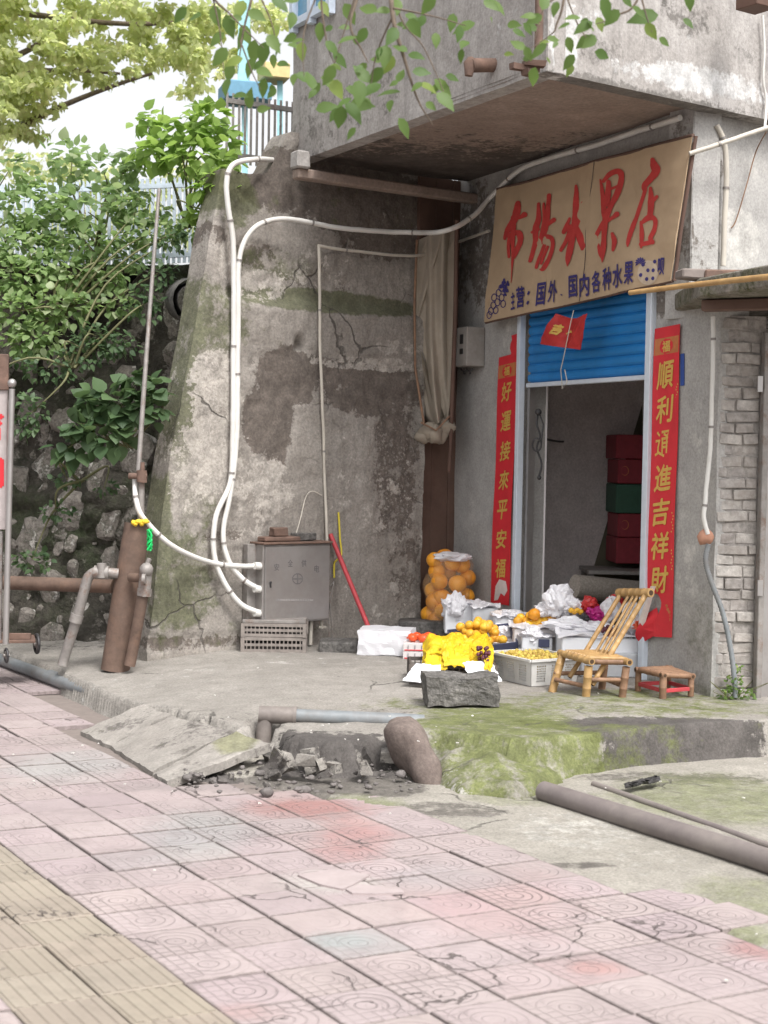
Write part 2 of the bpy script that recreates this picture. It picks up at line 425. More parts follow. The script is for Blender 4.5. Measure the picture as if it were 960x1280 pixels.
M['galv'] = simple('galvanised pipe', (.27, .25, .235), .6, .35, var=.2, scale=16, bump=.25, rust=(.19, .12, .09), rustamt=.4)
M['pvc_white'] = simple('white plastic conduit', (.66, .645, .615), .5, var=.06, scale=5, bump=.03, dirt=(.44, .40, .35), dirtamt=.38)
M['pvc_cream'] = simple('aged cream conduit', (.50, .46, .40), .55, var=.12, scale=7)
M['pvc_grey'] = simple('grey drain pipe', (.19, .205, .215), .5, var=.15, scale=12, dirt=(.16, .13, .11), dirtamt=.4)
M['pvc_brown'] = simple('brown dusty pipe', (.165, .14, .135), .65, var=.15, scale=6, dirt=(.28, .25, .22), dirtamt=.4)
M['cable'] = simple('black cable', (.04, .038, .038), .6)
M['canvas'] = simple('sun-bleached canvas', (.34, .295, .24), .9, var=.14, scale=5, bump=.3, dirt=(.25, .2, .15), dirtamt=.42)
M['banner'] = simple('tan banner cloth', (.47, .345, .225), .85, var=.07, scale=4, bump=.15, dirt=(.36, .25, .16), dirtamt=.35)
M['redpaint'] = simple('faded red paint', (.50, .045, .04), .7, var=.12, scale=12)
M['blueink'] = simple('dark blue paint', (.045, .035, .16), .7, var=.15)
M['whiteink'] = simple('cream paint', (.50, .40, .30), .7)
M['redpaper'] = simple('red paper', (.62, .028, .04), .6, var=.1, scale=7, bump=.1)
M['gold'] = simple('gold print', (.66, .42, .10), .5, .15, var=.12, scale=60)
M['goldred'] = simple('dull gold print on red', (.50, .17, .06), .6)
M['paperback'] = simple('white paper back', (.68, .60, .56), .8)
M['brownwood'] = simple('dark brown boards', (.105, .06, .045), .75, var=.3, scale=3, bump=.2, dirt=(.17, .11, .085), dirtamt=.4)
M['inner'] = weather('whitewashed room wall', (.62, .56, .54), (.70, .64, .62), 1.2, 60, bump=.2)
M['innerwhite'] = simple('inner white paint', (.78, .74, .74), .8, var=.05, scale=2, dirt=(.42, .39, .38), dirtamt=.3)
M['bamboo'] = simple('honey bamboo', (.40, .25, .105), .45, var=.25, scale=13, bump=.15, dirt=(.24, .12, .045), dirtamt=.42)
M['bamboodark'] = simple('weathered bamboo', (.26, .15, .09), .6, var=.3, scale=15, bump=.2, dirt=(.12, .07, .05), dirtamt=.45)
M['hollow'] = simple('shaded bamboo hollow', (.06, .035, .02), .9)  # dark disc colour stands in for the shade in the open cane
M['orange'] = simple('orange peel', (.72, .29, .02), .42, var=.08, scale=90, bump=.35, obj=True, rnd=.12, dist=.002)
M['mandarin'] = simple('yellow orange peel', (.70, .37, .035), .4, var=.15, scale=40, bump=.3, obj=True, rnd=.18, dist=.002)
M['pomelo'] = simple('orange wrapped pomelo', (.80, .33, .03), .35, var=.12, scale=9, bump=.15, obj=True, rnd=.1)
M['smallfruit'] = simple('olive yellow kumquat peel', (.46, .33, .07), .5, var=.3, scale=30, obj=True, rnd=.25)
M['grape'] = simple('dark red grape', (.085, .02, .035), .3, var=.3, obj=True, rnd=.3)
M['tomato'] = simple('tomato skin', (.75, .10, .03), .3, var=.1, obj=True)
M['plastic'] = simple('white carrier bag film', (.88, .87, .90), .35, var=.04, scale=9, bump=.4, trans=.25)
M['foam'] = simple('white polystyrene', (.78, .79, .82), .6, var=.03, scale=60, bump=.1)
M['greyfoam'] = simple('grey polystyrene', (.52, .53, .55), .6, var=.05, scale=30, bump=.1)
M['whitecrate'] = simple('white crate plastic', (.60, .59, .57), .5, var=.07, scale=12, dirt=(.42, .39, .35), dirtamt=.35)
M['blackcrate'] = simple('dusty black crate plastic', (.07, .06, .055), .6, var=.3, scale=20, dirt=(.24, .20, .17), dirtamt=.45)
M['navy'] = simple('navy carton', (.055, .06, .11), .6, var=.15)
M['carton'] = simple('white printed carton', (.62, .58, .57), .65, var=.06, scale=8)
M['yellow'] = simple('bright yellow cloth', (.56, .37, .008), .6, var=.12, scale=14, bump=.3)
M['magenta'] = simple('magenta bag film', (.50, .03, .22), .35, trans=.2)
M['redfilm'] = simple('red bag film', (.62, .05, .05), .3, trans=.3)
M['redbox'] = simple('dark red carton', (.20, .02, .03), .6, var=.15)
M['greenbox'] = simple('dark green carton', (.03, .085, .055), .6)
M['bark'] = simple('grey brown bark', (.13, .10, .075), .9, var=.35, scale=25, bump=.8)
M['stem'] = simple('young stem', (.13, .13, .06), .7)
M['stone1'] = weather('lichened limestone', (.19, .17, .15), (.34, .31, .28), 6, 50, ((.055, .05, .042), (.085, .10, .05), (.62, .59, .55)), bump=1., dist=.015, speck=.45, mamp=1.7)
M['rock'] = weather('mossy rock bed', (.05, .046, .038), (.10, .09, .075), 4, 30, ((.035, .034, .028), (.06, .08, .035), (.34, .31, .28)), bump=1., dist=.03, speck=.4)
M['boulder'] = weather('brown clay stone', (.15, .118, .105), (.21, .17, .15), 5, 60, bump=.5)
M['block'] = weather('rough concrete block', (.10, .095, .09), (.24, .225, .21), 9, 50, bump=1., dist=.012, speck=.5)
M['leaf_pale'] = leafmat('glare paled leaf', (.42, .50, .22), (.70, .72, .42), .65, (.66, .62, .36))  # glare of the bright sky is mixed into this leaf colour
M['leaf_near'] = leafmat('fresh green leaf', (.09, .17, .045), (.20, .29, .085), .5, (.30, .38, .09))
M['leaf_shrub'] = leafmat('shrub leaf', (.15, .24, .09), (.34, .45, .20), .55, (.46, .52, .32))
M['leaf_bright'] = leafmat('lime green leaf', (.20, .33, .07), (.36, .50, .14), .55)
M['leaf_dark'] = leafmat('dark fig leaf', (.055, .105, .045), (.13, .20, .09), .35)
M['soil'] = simple('dark hillside soil', (.09, .08, .055), .95, var=.3, scale=3, bump=.6)
M['handlered'] = simple('red stick paint', (.42, .05, .06), .55)
M['greenstrap'] = simple('green plastic strapping', (.01, .50, .12), .4)
M['yellowfoam'] = simple('yellow sealing foam', (.75, .50, .04), .8)
M['blueplastic'] = simple('dark blue plastic', (.03, .07, .28), .5)
M['litter'] = simple('pale litter', (.5, .48, .45), .8)
M['signboard'] = simple('pale notice board', (.42, .37, .36), .5)
M['bluefence'] = simple('pale painted fence', (.55, .62, .72), .6)
M['glassblue'] = simple('blue window glass', (.10, .28, .42), .15, var=.15, spec=.8)
M['ochre'] = simple('ochre awning', (.62, .50, .24), .7)

# ------------------------------------------------------------------ street ground
g = MB(); g.grid(lambda a, b: V((-300 + 600 * a, -60 + 460 * b, -.03)), 8, 8)
struct(g.build('street_ground', M['mud'], at_=V((0, 0, -.03))))

# terrace (the concrete yard in front of the shop) with its mossy mound and ragged kerb
tp = [G(-420, 745, .12), G(0, 810, .12), G(60, 834, .12), G(113, 857, .12), G(170, 882, .12), G(200, 884, .14), G(262, 902, .15), G(300, 912, .15), G(322, 906, .15), G(345, 908, .16), G(365, 922, .16), G(420, 929, .16), G(455, 924, .16), G(495, 922, .16),
      G(548, 922, .17), G(640, 934, .17), G(742, 930, .15), G(830, 922, .14), G(960, 914, .14), G(1500, 876, .14)]
mpoly = [(p.x, p.y) for p in [G(534, 976, 0), G(570, 996, 0), G(612, 1000, 0), G(648, 1003, 0), G(682, 990, 0), G(712, 975, 0), G(745, 958, 0), G(775, 930, .1), G(760, 890, .2), G(560, 875, .2), G(520, 893, .2), G(524, 940, .1)]]
LEG = at(331, 893, 7.84)
tpoly = [(p.x, p.y) for p in tp] + [(6, 16), (-6, 16)]
mw = gblobs([(600, 965, 110, 40, 1.), (540, 965, 60, 30, .7), (670, 960, 60, 30, .9)], .1)
t_moss = gblobs([(700, 950, 56, 16, .85), (665, 975, 34, 16, .75), (735, 935, 40, 10, .8), (610, 960, 60, 26, .5), (560, 975, 30, 14, .5), (740, 893, 290, 15, .55), (620, 915, 110, 30, .75), (800, 925, 220, 9, .45), (800, 880, 140, 9, .6), (590, 950, 60, 26, .7), (860, 925, 120, 8, .4), (700, 880, 60, 8, .4), (900, 890, 60, 8, .5)], .15)
t_dark = gblobs([(480, 905, 60, 10, .5), (300, 905, 70, 10, .35), (600, 990, 50, 12, .7), (860, 928, 210, 12, 1.), (350, 945, 160, 22, 1.), (440, 950, 110, 24, 1.), (100, 812, 90, 6, .45), (420, 862, 90, 5, .3), (880, 900, 70, 5, .35), (240, 805, 60, 3, .6)], .12)  # darker patches of the yard, gutter and kerb face
t_light = gblobs([(120, 850, 70, 10, .3), (240, 850, 80, 12, .3), (560, 960, 40, 30, .42), (400, 835, 100, 8, .3), (760, 900, 80, 7, .3)], .15)
silt = gblobs([(300, 960, 90, 14, .6), (400, 955, 110, 16, 1.), (490, 955, 50, 16, 1.)], .02)
def terr_z(x, y):
    d = sdf(x, y, tpoly)
    if d < -.8: return -.05, d
    lg = math.hypot(x - LEG.x, max(0, y - LEG.y) if y > LEG.y else min(0, y - LEG.y + .45)) - .085
    d = min(d, lg)
    w = .02; gut = sstep(-1.5, -1.2, x) * (1 - sstep(.05, .3, x))
    rag = .02 * nz(x * 3, y * 3, 3) + (.006 + .045 * gut) * nz(x * 14, y * 14, 5)
    dip = .08 * (1 - sstep(-1.6, -1.0, x)) + .04 * (1 - sstep(.0, .25, x)) * sstep(-1.6, -1.0, x)
    top = .2 - dip * (1 - sstep(0, 1.1, d))
    k = sstep(-w - .06 * gut, w, d + rag)
    z = -.05 + (top + .05) * k
    z += .012 * nz(x * 1.3, y * 1.3, 7) * k + .003 * nz(x * 12, y * 12, 1) * k
    z += silt(x, y) * (.06 + .035 * nz(x * 6, y * 6, 9) + .022 * nz(x * 22, y * 22, 9)) * (1 - k)
    dm = sdf(x, y, mpoly) + .03 * nz(x * 5, y * 5, 31) + .012 * nz(x * 16, y * 16, 3)
    if dm > 0:
        q = 1 - min(1, dm / .66); zm = -.01 + .215 * (.25 * min(1, dm / .05) + .75 * (1 - q ** 1.7)) + .075 * nz(x * 3.5, y * 3.5, 11) * q * min(1, dm * 8) + .022 * nz(x * 11, y * 11, 21) * min(1, q * 2)
        z = max(z, min(zm, .215))
    return z, d
X0, X1, Y0, Y1 = -3.4, 3.2, 6.7, 12.6
def tf(a, b):
    x = X0 + (X1 - X0) * a; y = Y0 + (Y1 - Y0) * (b ** 1.5)
    return V((x, y, terr_z(x, y)[0]))
g = MB(); g.grid(tf, 290, 230)
terr = struct(g.build('terrace', M['terr'], at_=V((0, 9, 0)), fix=False))
paint(terr, lambda p: (t_dark(p.x, p.y) * .9, t_moss(p.x, p.y) * .95, t_light(p.x, p.y)))

# apron of cracked concrete between the paving and the terrace
ap = [G(*q) for q in [(300, 975), (470, 1010), (560, 1040), (640, 1075), (720, 1105), (870, 1150), (1000, 1215), (1500, 1330)]]
apoly = [(p.x, p.y) for p in ap] + [(7, 9), (0, 9), (-.9, 8.4), (-1.3, 8.0)]
a_moss = gblobs([(900, 1000, 130, 30, .75), (440, 1012, 70, 16, .8), (950, 1130, 90, 30, .6), (800, 1000, 60, 14, .5), (920, 1172, 60, 12, .8), (640, 1000, 60, 10, .5)])
a_dark = gblobs([(560, 1015, 90, 10, .6), (350, 985, 120, 14, .95), (480, 985, 60, 14, .8), (720, 1085, 60, 5, .6), (850, 975, 140, 8, .6), (400, 975, 100, 10, .8)])
a_light = gblobs([(720, 1040, 90, 26, .5), (820, 1080, 80, 20, .4), (600, 1030, 50, 12, .3)])
def af(a, b):
    x = -1.8 + 6.2 * a; y = 3.6 + 5.0 * b
    d = sdf(x, y, apoly) + .07 * nz(x * 3, y * 3, 4) + .03 * nz(x * 13, y * 13, 4)
    return V((x, y, -.028 + .036 * sstep(-.02, .02, d) + .006 * nz(x * 2, y * 2, 1) * (1 if d > 0 else 0)))
g = MB(); g.grid(af, 200, 170)
apron = struct(g.build('concrete_apron', M['apron'], at_=V((1, 6, 0)), fix=False))
paint(apron, lambda p: (a_dark(p.x, p.y), a_moss(p.x, p.y), a_light(p.x, p.y)))

# ------------------------------------------------------------------ paving
TH1, TH2 = math.radians(-31), math.radians(63)
D1 = V((math.sin(TH1), math.cos(TH1), 0)); D2 = V((math.sin(TH2), math.cos(TH2), 0))
PO0 = G(190, 1202); TS2, TS1 = .2506, .248
gb = MB(); gb.grid(lambda a, b: V((-9 + 18 * a, 1.2 + 10 * b, -.016)), 4, 4)
pav = struct(gb.build('pavement', M['bed'], at_=V((0, 5, -.016))))
def tile_mat(name, base, tact=False):
    t = NT(name, .82, spec=.25)
    c0 = t.t.nodes.new('ShaderNodeObjectInfo').outputs['Color']
    f = t.noise(50, 5, .7); big = t.noise(1.6, 5, .65); mid = t.noise(9, 6, .7)
    c = t.mix(t.mr(big, .35, .65), tuple(x * .93 for x in base), tuple(min(1, x * 1.05) for x in base))
    c = t.mix(1., c, c0, 'MULTIPLY')
    pn = t.math('MULTIPLY', t.math('SUBTRACT', t.noise(6, 7, .7), .5), 1.5)
    def spot(px, py, rx, ry, tint, amt):
        a_ = G(px, py); r1_ = (G(px + rx, py) - a_).length; r2_ = (G(px, py - ry) - a_).length
        n_ = t.t.nodes.new('ShaderNodeVectorMath'); n_.operation = 'SUBTRACT'; t.put(n_.inputs[0], t.pos); n_.inputs[1].default_value = tuple(a_)
        n2 = t.t.nodes.new('ShaderNodeVectorMath'); n2.operation = 'LENGTH'; t.put(n2.inputs[0], t.scl(n_.outputs[0], (1 / r1_, 1 / r2_, 0)))
        return t.mix(t.mr(t.math('ADD', n2.outputs['Value'], pn), 1.25, .55, 0, amt), c, tint)
    if not tact:
        for sp_ in ((385, 1012, 80, 12, (.40, .18, .16), .8), (440, 1050, 45, 26, (.52, .25, .23), .6), (745, 1212, 36, 10, (.52, .26, .23), .6), (955, 1190, 45, 14, (.45, .2, .19), .7), (300, 1270, 50, 12, (.5, .3, .28), .5), (620, 1130, 110, 40, (.54, .36, .35), .5),
                    (250, 1045, 70, 30, (.42, .44, .43), .55), (430, 1180, 45, 12, (.38, .43, .42), .7), (80, 960, 80, 20, (.46, .47, .45), .6), (560, 1100, 80, 16, (.43, .42, .43), .5), (410, 1108, 60, 14, (.60, .57, .53), .9), (600, 1010, 90, 14, (.40, .37, .33), .6), (260, 985, 120, 9, (.33, .29, .28), .7), (120, 925, 80, 14, (.42, .38, .35), .6)):
            sp_ = sp_[:4] + (tuple(v * .68 for v in sp_[4]), sp_[5] * .8); c = spot(*sp_)
    c = t.mix(t.mr(mid, .52, .75, 0, .45), c, tuple(x * .62 for x in base))
    c = t.mix(t.mr(f, .55, .75, 0, .3), c, (.2, .17, .155))
    h = t.math('MULTIPLY', f, .25)
    if not tact:
        ox = t.sep(t.obj); rnd = t.objrand()
        # tile axes from object space
        det = D2.x * D1.y - D2.y * D1.x
        a = t.math('ADD', t.math('MULTIPLY', ox[0], D1.y / det), t.math('MULTIPLY', ox[1], -D1.x / det))
        b = t.math('ADD', t.math('MULTIPLY', ox[0], -D2.y / det), t.math('MULTIPLY', ox[1], D2.x / det))
        sgn = t.math('SUBTRACT', t.math('MULTIPLY', t.math('GREATER_THAN', rnd, .35), 2.), 1.)
        b2 = t.math('MULTIPLY', b, sgn)
        r = t.math('SQRT', t.math('ADD', t.math('POWER', a, 2.), t.math('POWER', b, 2.)))
        ring = t.math('ABSOLUTE', t.math('SUBTRACT', t.math('FRACT', t.math('DIVIDE', r, .031)), .5))
        ring = t.mr(ring, .36, .47, 0, 1)          # 1 on the groove
        ring = t.math('MULTIPLY', ring, t.math('LESS_THAN', r, .122))
        ga = t.mr(t.math('ABSOLUTE', t.math('SUBTRACT', t.math('FRACT', t.math('DIVIDE', t.math('ADD', a, .5), .041)), .5)), .4, .48, 0, 1)
        gb_ = t.mr(t.math('ABSOLUTE', t.math('SUBTRACT', t.math('FRACT', t.math('DIVIDE', t.math('ADD', b, .5), .041)), .5)), .4, .48, 0, 1)
        grid = t.math('MAXIMUM', ga, gb_)
        side = t.math('GREATER_THAN', t.math('ADD', a, b2), .0)
        far = t.math('LESS_THAN', t.math('ADD', a, b2), .04)
        gr = t.math('MAXIMUM', t.math('MULTIPLY', ring, t.math('GREATER_THAN', t.math('ADD', a, b2), -.05)), t.math('MULTIPLY', grid, t.math('MULTIPLY', far, t.math('GREATER_THAN', r, .045))))
        wear = t.mr(t.noise(1.1, 4, .6), .38, .62, .12, 1.)
        gr = t.math('MULTIPLY', gr, wear)
        c = t.mix(t.math('MULTIPLY', gr, .42), c, tuple(x * .42 for x in base))
        h = t.math('SUBTRACT', h, gr)
    if not tact:
        ed = t.math('MAXIMUM', t.math('ABSOLUTE', a), t.math('ABSOLUTE', b)); ed = t.math('ADD', ed, t.math('MULTIPLY', t.math('SUBTRACT', t.noise(30, 5, .7), .5), .03))
        edm = t.mr(ed, .112, .123, 0, .65); c = t.mix(edm, c, (.15, .125, .115)); h = t.math('SUBTRACT', h, t.math('MULTIPLY', edm, .8))
    k = t.cracks(2.2, .012, .25, .53, .58); c = t.mix(t.math('MULTIPLY', k, .85), c, (.09, .075, .07)); h = t.math('SUBTRACT', h, t.math('MULTIPLY', k, 1.5))
    gm_ = t.noise(3.5, 7, .75); c = t.mix(t.mr(gm_, .48, .68, 0, .5), c, tuple(x * .66 for x in base))
    t.bump(h, 1., .004); return t.col(c).m
M['tile'] = tile_mat('pink cement tile', (.345, .288, .284))
M['tact'] = tile_mat('worn ochre tactile tile', (.29, .25, .205), True)
def tile_verts(w1, w2, h, bev):
    def c(a, b, z): return D2 * (a * w2 / 2) + D1 * (b * w1 / 2) + V((0, 0, z))
    k = 1 - 2 * bev / .25
    top = [c(-k, -k, 0), c(k, -k, 0), c(k, k, 0), c(-k, k, 0)]; mid = [c(-1, -1, -bev), c(1, -1, -bev), c(1, 1, -bev), c(-1, 1, -bev)]
    bot = [v - V((0, 0, h)) for v in mid]
    fs = [(0, 1, 2, 3)] + [(i, i + 4, (i + 1) % 4 + 4, (i + 1) % 4) for i in range(4)] + [(i + 4, i + 8, (i + 1) % 4 + 8, (i + 1) % 4 + 4) for i in range(4)]
    return top + mid + bot, fs
tvars = []
for k in range(4):
    m_ = MB(); m_.add(*tile_verts(.2445 - .0016 * k, .2478 - .0014 * k, .02, .0025)); m_.sm = [False] * len(m_.f)
    me = bpy.data.meshes.new('paving_tile'); me.from_pydata(m_.v, [], m_.f); me.materials.append(M['tile']); tvars.append(me)
m_ = MB(); m_.add(*tile_verts(.2425, .246, .02, .003))
for q in range(6):
    a = (q - 2.5) * .041
    m_.prism([D2 * (a - .013) - D1 * .118 + V((0, 0, -.001)), D2 * (a - .009) - D1 * .118 + V((0, 0, .0045)), D2 * (a + .009) - D1 * .118 + V((0, 0, .0045)), D2 * (a + .013) - D1 * .118 + V((0, 0, -.001))], D1 * .236)
tme = bpy.data.meshes.new('tactile_tile'); tme.from_pydata(m_.v, [], m_.f); tme.materials.append(M['tact'])
bmx = bmesh.new(); bmx.from_mesh(tme); bmesh.ops.recalc_face_normals(bmx, faces=bmx.faces); bmx.to_mesh(tme); bmx.free()
pinkpoly = [(-700, 780), (-100, 812), (0, 826), (60, 866), (100, 915), (190, 978), (300, 984), (420, 992), (500, 1018), (600, 1036), (680, 1066), (760, 1100), (870, 1132), (960, 1172), (1400, 1330), (1400, 2600), (-900, 2600)]
reds = gblobs([(380, 1010, 70, 12, 1.), (435, 1045, 40, 18, .9), (440, 1070, 45, 14, .7), (745, 1212, 40, 12, .55), (950, 1190, 40, 14, .8), (600, 1120, 70, 30, .25), (300, 1270, 40, 10, .4)])
greens = gblobs([(250, 1045, 60, 26, .6), (430, 1180, 45, 12, .9), (80, 960, 60, 14, .7), (200, 1075, 60, 10, .5), (560, 1100, 60, 12, .4)])
pales = gblobs([(410, 1108, 45, 12, 1.), (500, 1112, 40, 10, .9)])
cells = []
for i in range(-16, 22):
    for j in range(-14, 30):
        c = PO0 + D2 * TS2 * (i + .5) + D1 * TS1 * (j + .5)
        q = proj(c)
        if c.y < 1.8 or not (-900 < q[0] < 1500) or q[1] > 2600: continue
        if not inside(q, pinkpoly): continue
        if ((q[0] - 925) / 42) ** 2 + ((q[1] - 1174) / 9) ** 2 < 1: continue
        cells.append((i, j, c, q))
def tilecol(c, i):
    r, gn, pl = .35 * reds(c.x, c.y), .3 * greens(c.x, c.y), 0
    b = U(.94, 1.05); col = V((b, b * U(.985, 1.015), b * U(.985, 1.015)))
    col = V((col.x * (1 - .02 * r), col.y * (1 - .42 * r), col.z * (1 - .42 * r)))
    col = V((col.x * (1 - .2 * gn), col.y * (1 + .1 * gn), col.z * (1 + .08 * gn)))
    col = col * (1 + .22 * pl); return (min(col.x, 1.3), min(col.y, 1.3), min(col.z, 1.3), 1)
inview = sorted([c for c in cells if -60 < c[3][0] < 1020 and c[3][1] < 1330], key=lambda c: -c[3][1])
keep = set((c[0], c[1]) for c in inview[:300])
rest = MB()
for (i, j, c, q) in cells:
    tact = i in (-1, -2)
    tilt = Matrix.Rotation(U(-.010, .010), 3, 'X') @ Matrix.Rotation(U(-.010, .010), 3, 'Y') @ Matrix.Rotation(U(-.006, .006), 3, 'Z')
    z = .010 + U(-.0035, .0035) + .004 * nz(c.x, c.y, 2)
    if tact or (i, j) in keep:
        me = tme if tact else random.choice(tvars)
        o = bpy.data.objects.new('tactile_tile' if tact else 'paving_tile', me); COL.objects.link(o); o.parent = pav
        o.location = V((c.x, c.y, z)) - pav.location; o.rotation_euler = tilt.to_euler(); o.color = tilecol(c, i)
    else:
        vs, fs = tile_verts(.2445, .2465, .02, .0025); rest.add([V((c.x, c.y, z)) + tilt @ v for v in vs], fs)
M['tile_far'] = simple('pink cement tile farther off', (.345, .29, .285), .85, var=.1, scale=9, bump=.4, dirt=(.24, .205, .195), dirtamt=.38)
if rest.v: o = rest.build('paving_tile', M['tile_far'], pav); o['kind'] = 'stuff'

# cracked tile pieces lying on the pavement
for (pts, nm) in [([(372, 1100), (420, 1092), (462, 1100), (440, 1113), (428, 1118), (400, 1112)], 0), ([(432, 1118), (448, 1112), (500, 1116), (505, 1122), (470, 1124), (440, 1123)], 1)]:
    mm = MB(); mm.prism([G(*p) + V((0, 0, .012)) for p in pts], V((0, 0, .008)))
    o = mm.build('tile_fragment', M['carton'] if nm == 2 else M['tile_far'], pav)

# ramp of broken slabs down to the paving
ramp = MB()
def slab(name, corners, th, mat, parent=None, n=14, lump=.012):
    a, b, c, d = corners           # a-b lower edge, d-c upper edge
    g = MB(); g.grid(lambda s, t: (a.lerp(b, s)).lerp(d.lerp(c, s), t) + V((.012 * nz(s * 4, t * 4, a.x), .012 * nz(t * 4, s * 4, a.y), lump * nz(s * 3 + a.x * 5, t * 3, 2))), n, n, True, V((0, 0, -th)))
    return g.build(name, mat, parent, fix=True)
M['ramp'] = weather('ramp cement', (.27, .248, .225), (.36, .335, .305), 3, 80, ((.15, .135, .125), (.22, .22, .12), (.5, .48, .45)), bump=.4)
r1 = slab('ramp', [G(100, 914, .008), G(137, 931, .008), G(214, 894, .135), G(180, 881, .14)], .10, M['ramp']); struct(r1)
r2 = slab('ramp_slab', [G(138.5, 931.5, .008), G(190, 965, .008), G(291, 914, .14), G(215, 895, .135)], .10, M['ramp'], r1)
r3 = slab('ramp_slab', [G(192, 966, .010), G(209, 976, .018), G(338, 930, .12), G(295, 915, .15)], .042, M['ramp'], r1)
for o in (r1, r2): paint(o, lambda p: (.30 + .35 * noise.noise(p * 3), .12, .2 + .3 * noise.noise(p * 4)))
paint(r3, lambda p: (0.35 if p.x > -1.2 else .1, gblobs([(295, 925, 30, 9, .9)], .12)(p.x, p.y), 0))
# rubble and silt in the gutter below the terrace edge
rb = MB()
for k in range(190):
    px = U(215, 540); py = U(938, 990); c = G(px, py, U(.0, .05)); s_ = U(.004, .016) * (2.2 if R() < .12 else 1)
    rb.sphere(c, (s_, s_ * U(.6, 1), s_ * U(.4, .8)), 6, 4)
cr_ = MB()
for k in range(46):
    px = U(338, 505) if k < 34 else U(230, 345); c = G(px, U(932, 968) if px > 338 else U(962, 982), U(.02, .11) if px > 338 else .02); s_ = U(.015, .055) * (1 if px > 338 else .5); M3 = Matrix.Rotation(U(0, 6), 3, V((R(), R(), R())).normalized())
    q0 = [c + M3 @ V((sx * s_ * U(.6, 1.2), sy * s_ * U(.5, 1.), sz * s_ * U(.3, .7))) for sx in (-1, 1) for sy in (-1, 1) for sz in (-1, 1)]
    cr_.add(q0, [(0, 1, 3, 2), (4, 6, 7, 5), (0, 4, 5, 1), (2, 3, 7, 6), (0, 2, 6, 4), (1, 5, 7, 3)])
o = cr_.build('broken_concrete', M['terr']); o['kind'] = 'stuff'; paint(o, lambda p: (.45 + .5 * noise.noise(p * 6), .1, .1))
tag(rb.build('gutter_rubble', M['mud'], rough=.008, rs=40), None, None, kind='stuff')
lt = MB()
for k in range(55):
    px, py = random.choice([(U(330, 540), U(935, 1000)), (U(380, 620), U(893, 935)), (U(690, 960), U(955, 1000)), (U(0, 960), U(830, 1270)), (U(0, 300), U(830, 990))]); zz = .215 if py < 930 and px > 300 else .02
    if py < 900 and px < 300: zz = .03 if py > 830 + px * .35 else .215
    c = G(px, py, zz); s = U(.003, .009)
    lt.prism([c + V((s * math.cos(a), s * math.sin(a), U(0, .004))) for a in (0, 1.3, 2.4, 3.9, 5.1)], V((0, 0, .003)))
tag(lt.build('litter', M['litter']), None, None, kind='stuff')

# ------------------------------------------------------------------ plastered retaining wall
edge = sorted([PR.px(*q)[::-1] for q in [(188, 816), (196, 740), (205, 650), (222, 540), (245, 420), (262, 320), (281, 232), (287, 205)]])
def ul(z):
    if z <= edge[0][0]: return edge[0][1]
    for (z0, u0), (z1, u1) in zip(edge, edge[1:]):
        if z <= z1: return u0 + (u1 - u0) * (z - z0) / (z1 - z0)
    return edge[-1][1]
UR = PR.px(529, 600)[0]
ZL = PR.px(400, 388)[1]; ul_led = PR.px(300, 388)[0]
dark = pblobs(PR, [(362, 470, 42, 38, 1), (335, 525, 34, 45, 1), (425, 462, 100, 16, .95), (470, 490, 70, 34, .8), (345, 570, 14, 24, .8), (495, 590, 34, 120, .62), (490, 300, 60, 26, .8),
                   (390, 225, 190, 40, 1.), (330, 320, 34, 20, .6), (270, 290, 18, 18, .6), (450, 270, 100, 22, .75), (395, 350, 80, 14, .45), (505, 700, 24, 90, .5), (300, 650, 60, 20, .3), (280, 670, 30, 10, .6), (210, 805, 150, 10, .6), (340, 700, 110, 50, .25)])
moss = pblobs(PR, [(410, 376, 120, 15, 1.1), (232, 500, 22, 110, .75), (240, 390, 38, 60, .7), (275, 400, 42, 50, .6), (205, 660, 10, 150, .8), (225, 740, 50, 50, .72), (300, 790, 110, 20, .35), (355, 330, 70, 22, .5), (300, 250, 30, 40, .7), (250, 620, 30, 60, .5), (232, 690, 30, 50, .6), (330, 420, 50, 20, .3)])
light = pblobs(PR, [(270, 490, 38, 60, .62), (262, 570, 50, 60, .66), (330, 610, 44, 44, .6), (330, 355, 40, 24, .55), (470, 455, 90, 10, .65), (500, 435, 40, 12, .5), (410, 335, 60, 30, .42), (285, 330, 18, 30, .55), (470, 610, 60, 90, .38), (500, 760, 60, 44, .38), (300, 690, 60, 40, .42), (240, 600, 26, 60, .5), (430, 740, 60, 50, .3)])
zt = PR.px(400, 203)[1] + .2; ztl = PR.px(310, 212)[1]; uzt0, uzt1 = PR.px(340, 200)[0], PR.px(372, 200)[0]
hu, hz = PR.px(377, 431)
def rw(a, b):
    z = .12 + (zt - .12) * b; u = ul(z) + (UR - ul(z)) * a
    zcap = ztl + (zt - ztl) * sstep(uzt0, uzt1, u) + .02 * nz(u * 4, 1, 1); z = min(z, zcap)
    off = .02 * nz(u * 1.1, z * 1.1, 1) + .006 * nz(u * 6, z * 6, 4)
    k = sstep(ul_led - .25, ul_led + .1, u)
    off -= .085 * sstep(ZL - .015, ZL + .09 + .03 * nz(u * 3, 0, 3), z) * k
    dk = dark(u, z) + .55 * nz(u * 5, z * 5, 8); off -= .010 * sstep(.35, .5, dk)
    off += .006 * sstep(.55, .6, nz(u * 3, z * 3, 19) + .5)
    off -= .1 * math.exp(-(((u - hu) / .035) ** 2 + ((z - hz) / .05) ** 2))
    e = min(1, (u - ul(z)) / .08); off -= .04 * (1 - e) ** 2
    return PR.p(u, z, off)
g = MB(); g.grid(rw, 120, 190, True, -PR.n * .22)
wallR = g.build('retaining_wall', M['plaster'])
tag(wallR, 'tall retaining wall of blotchy grey plaster, damp and peeling, with a mossy ledge', 'retaining wall')
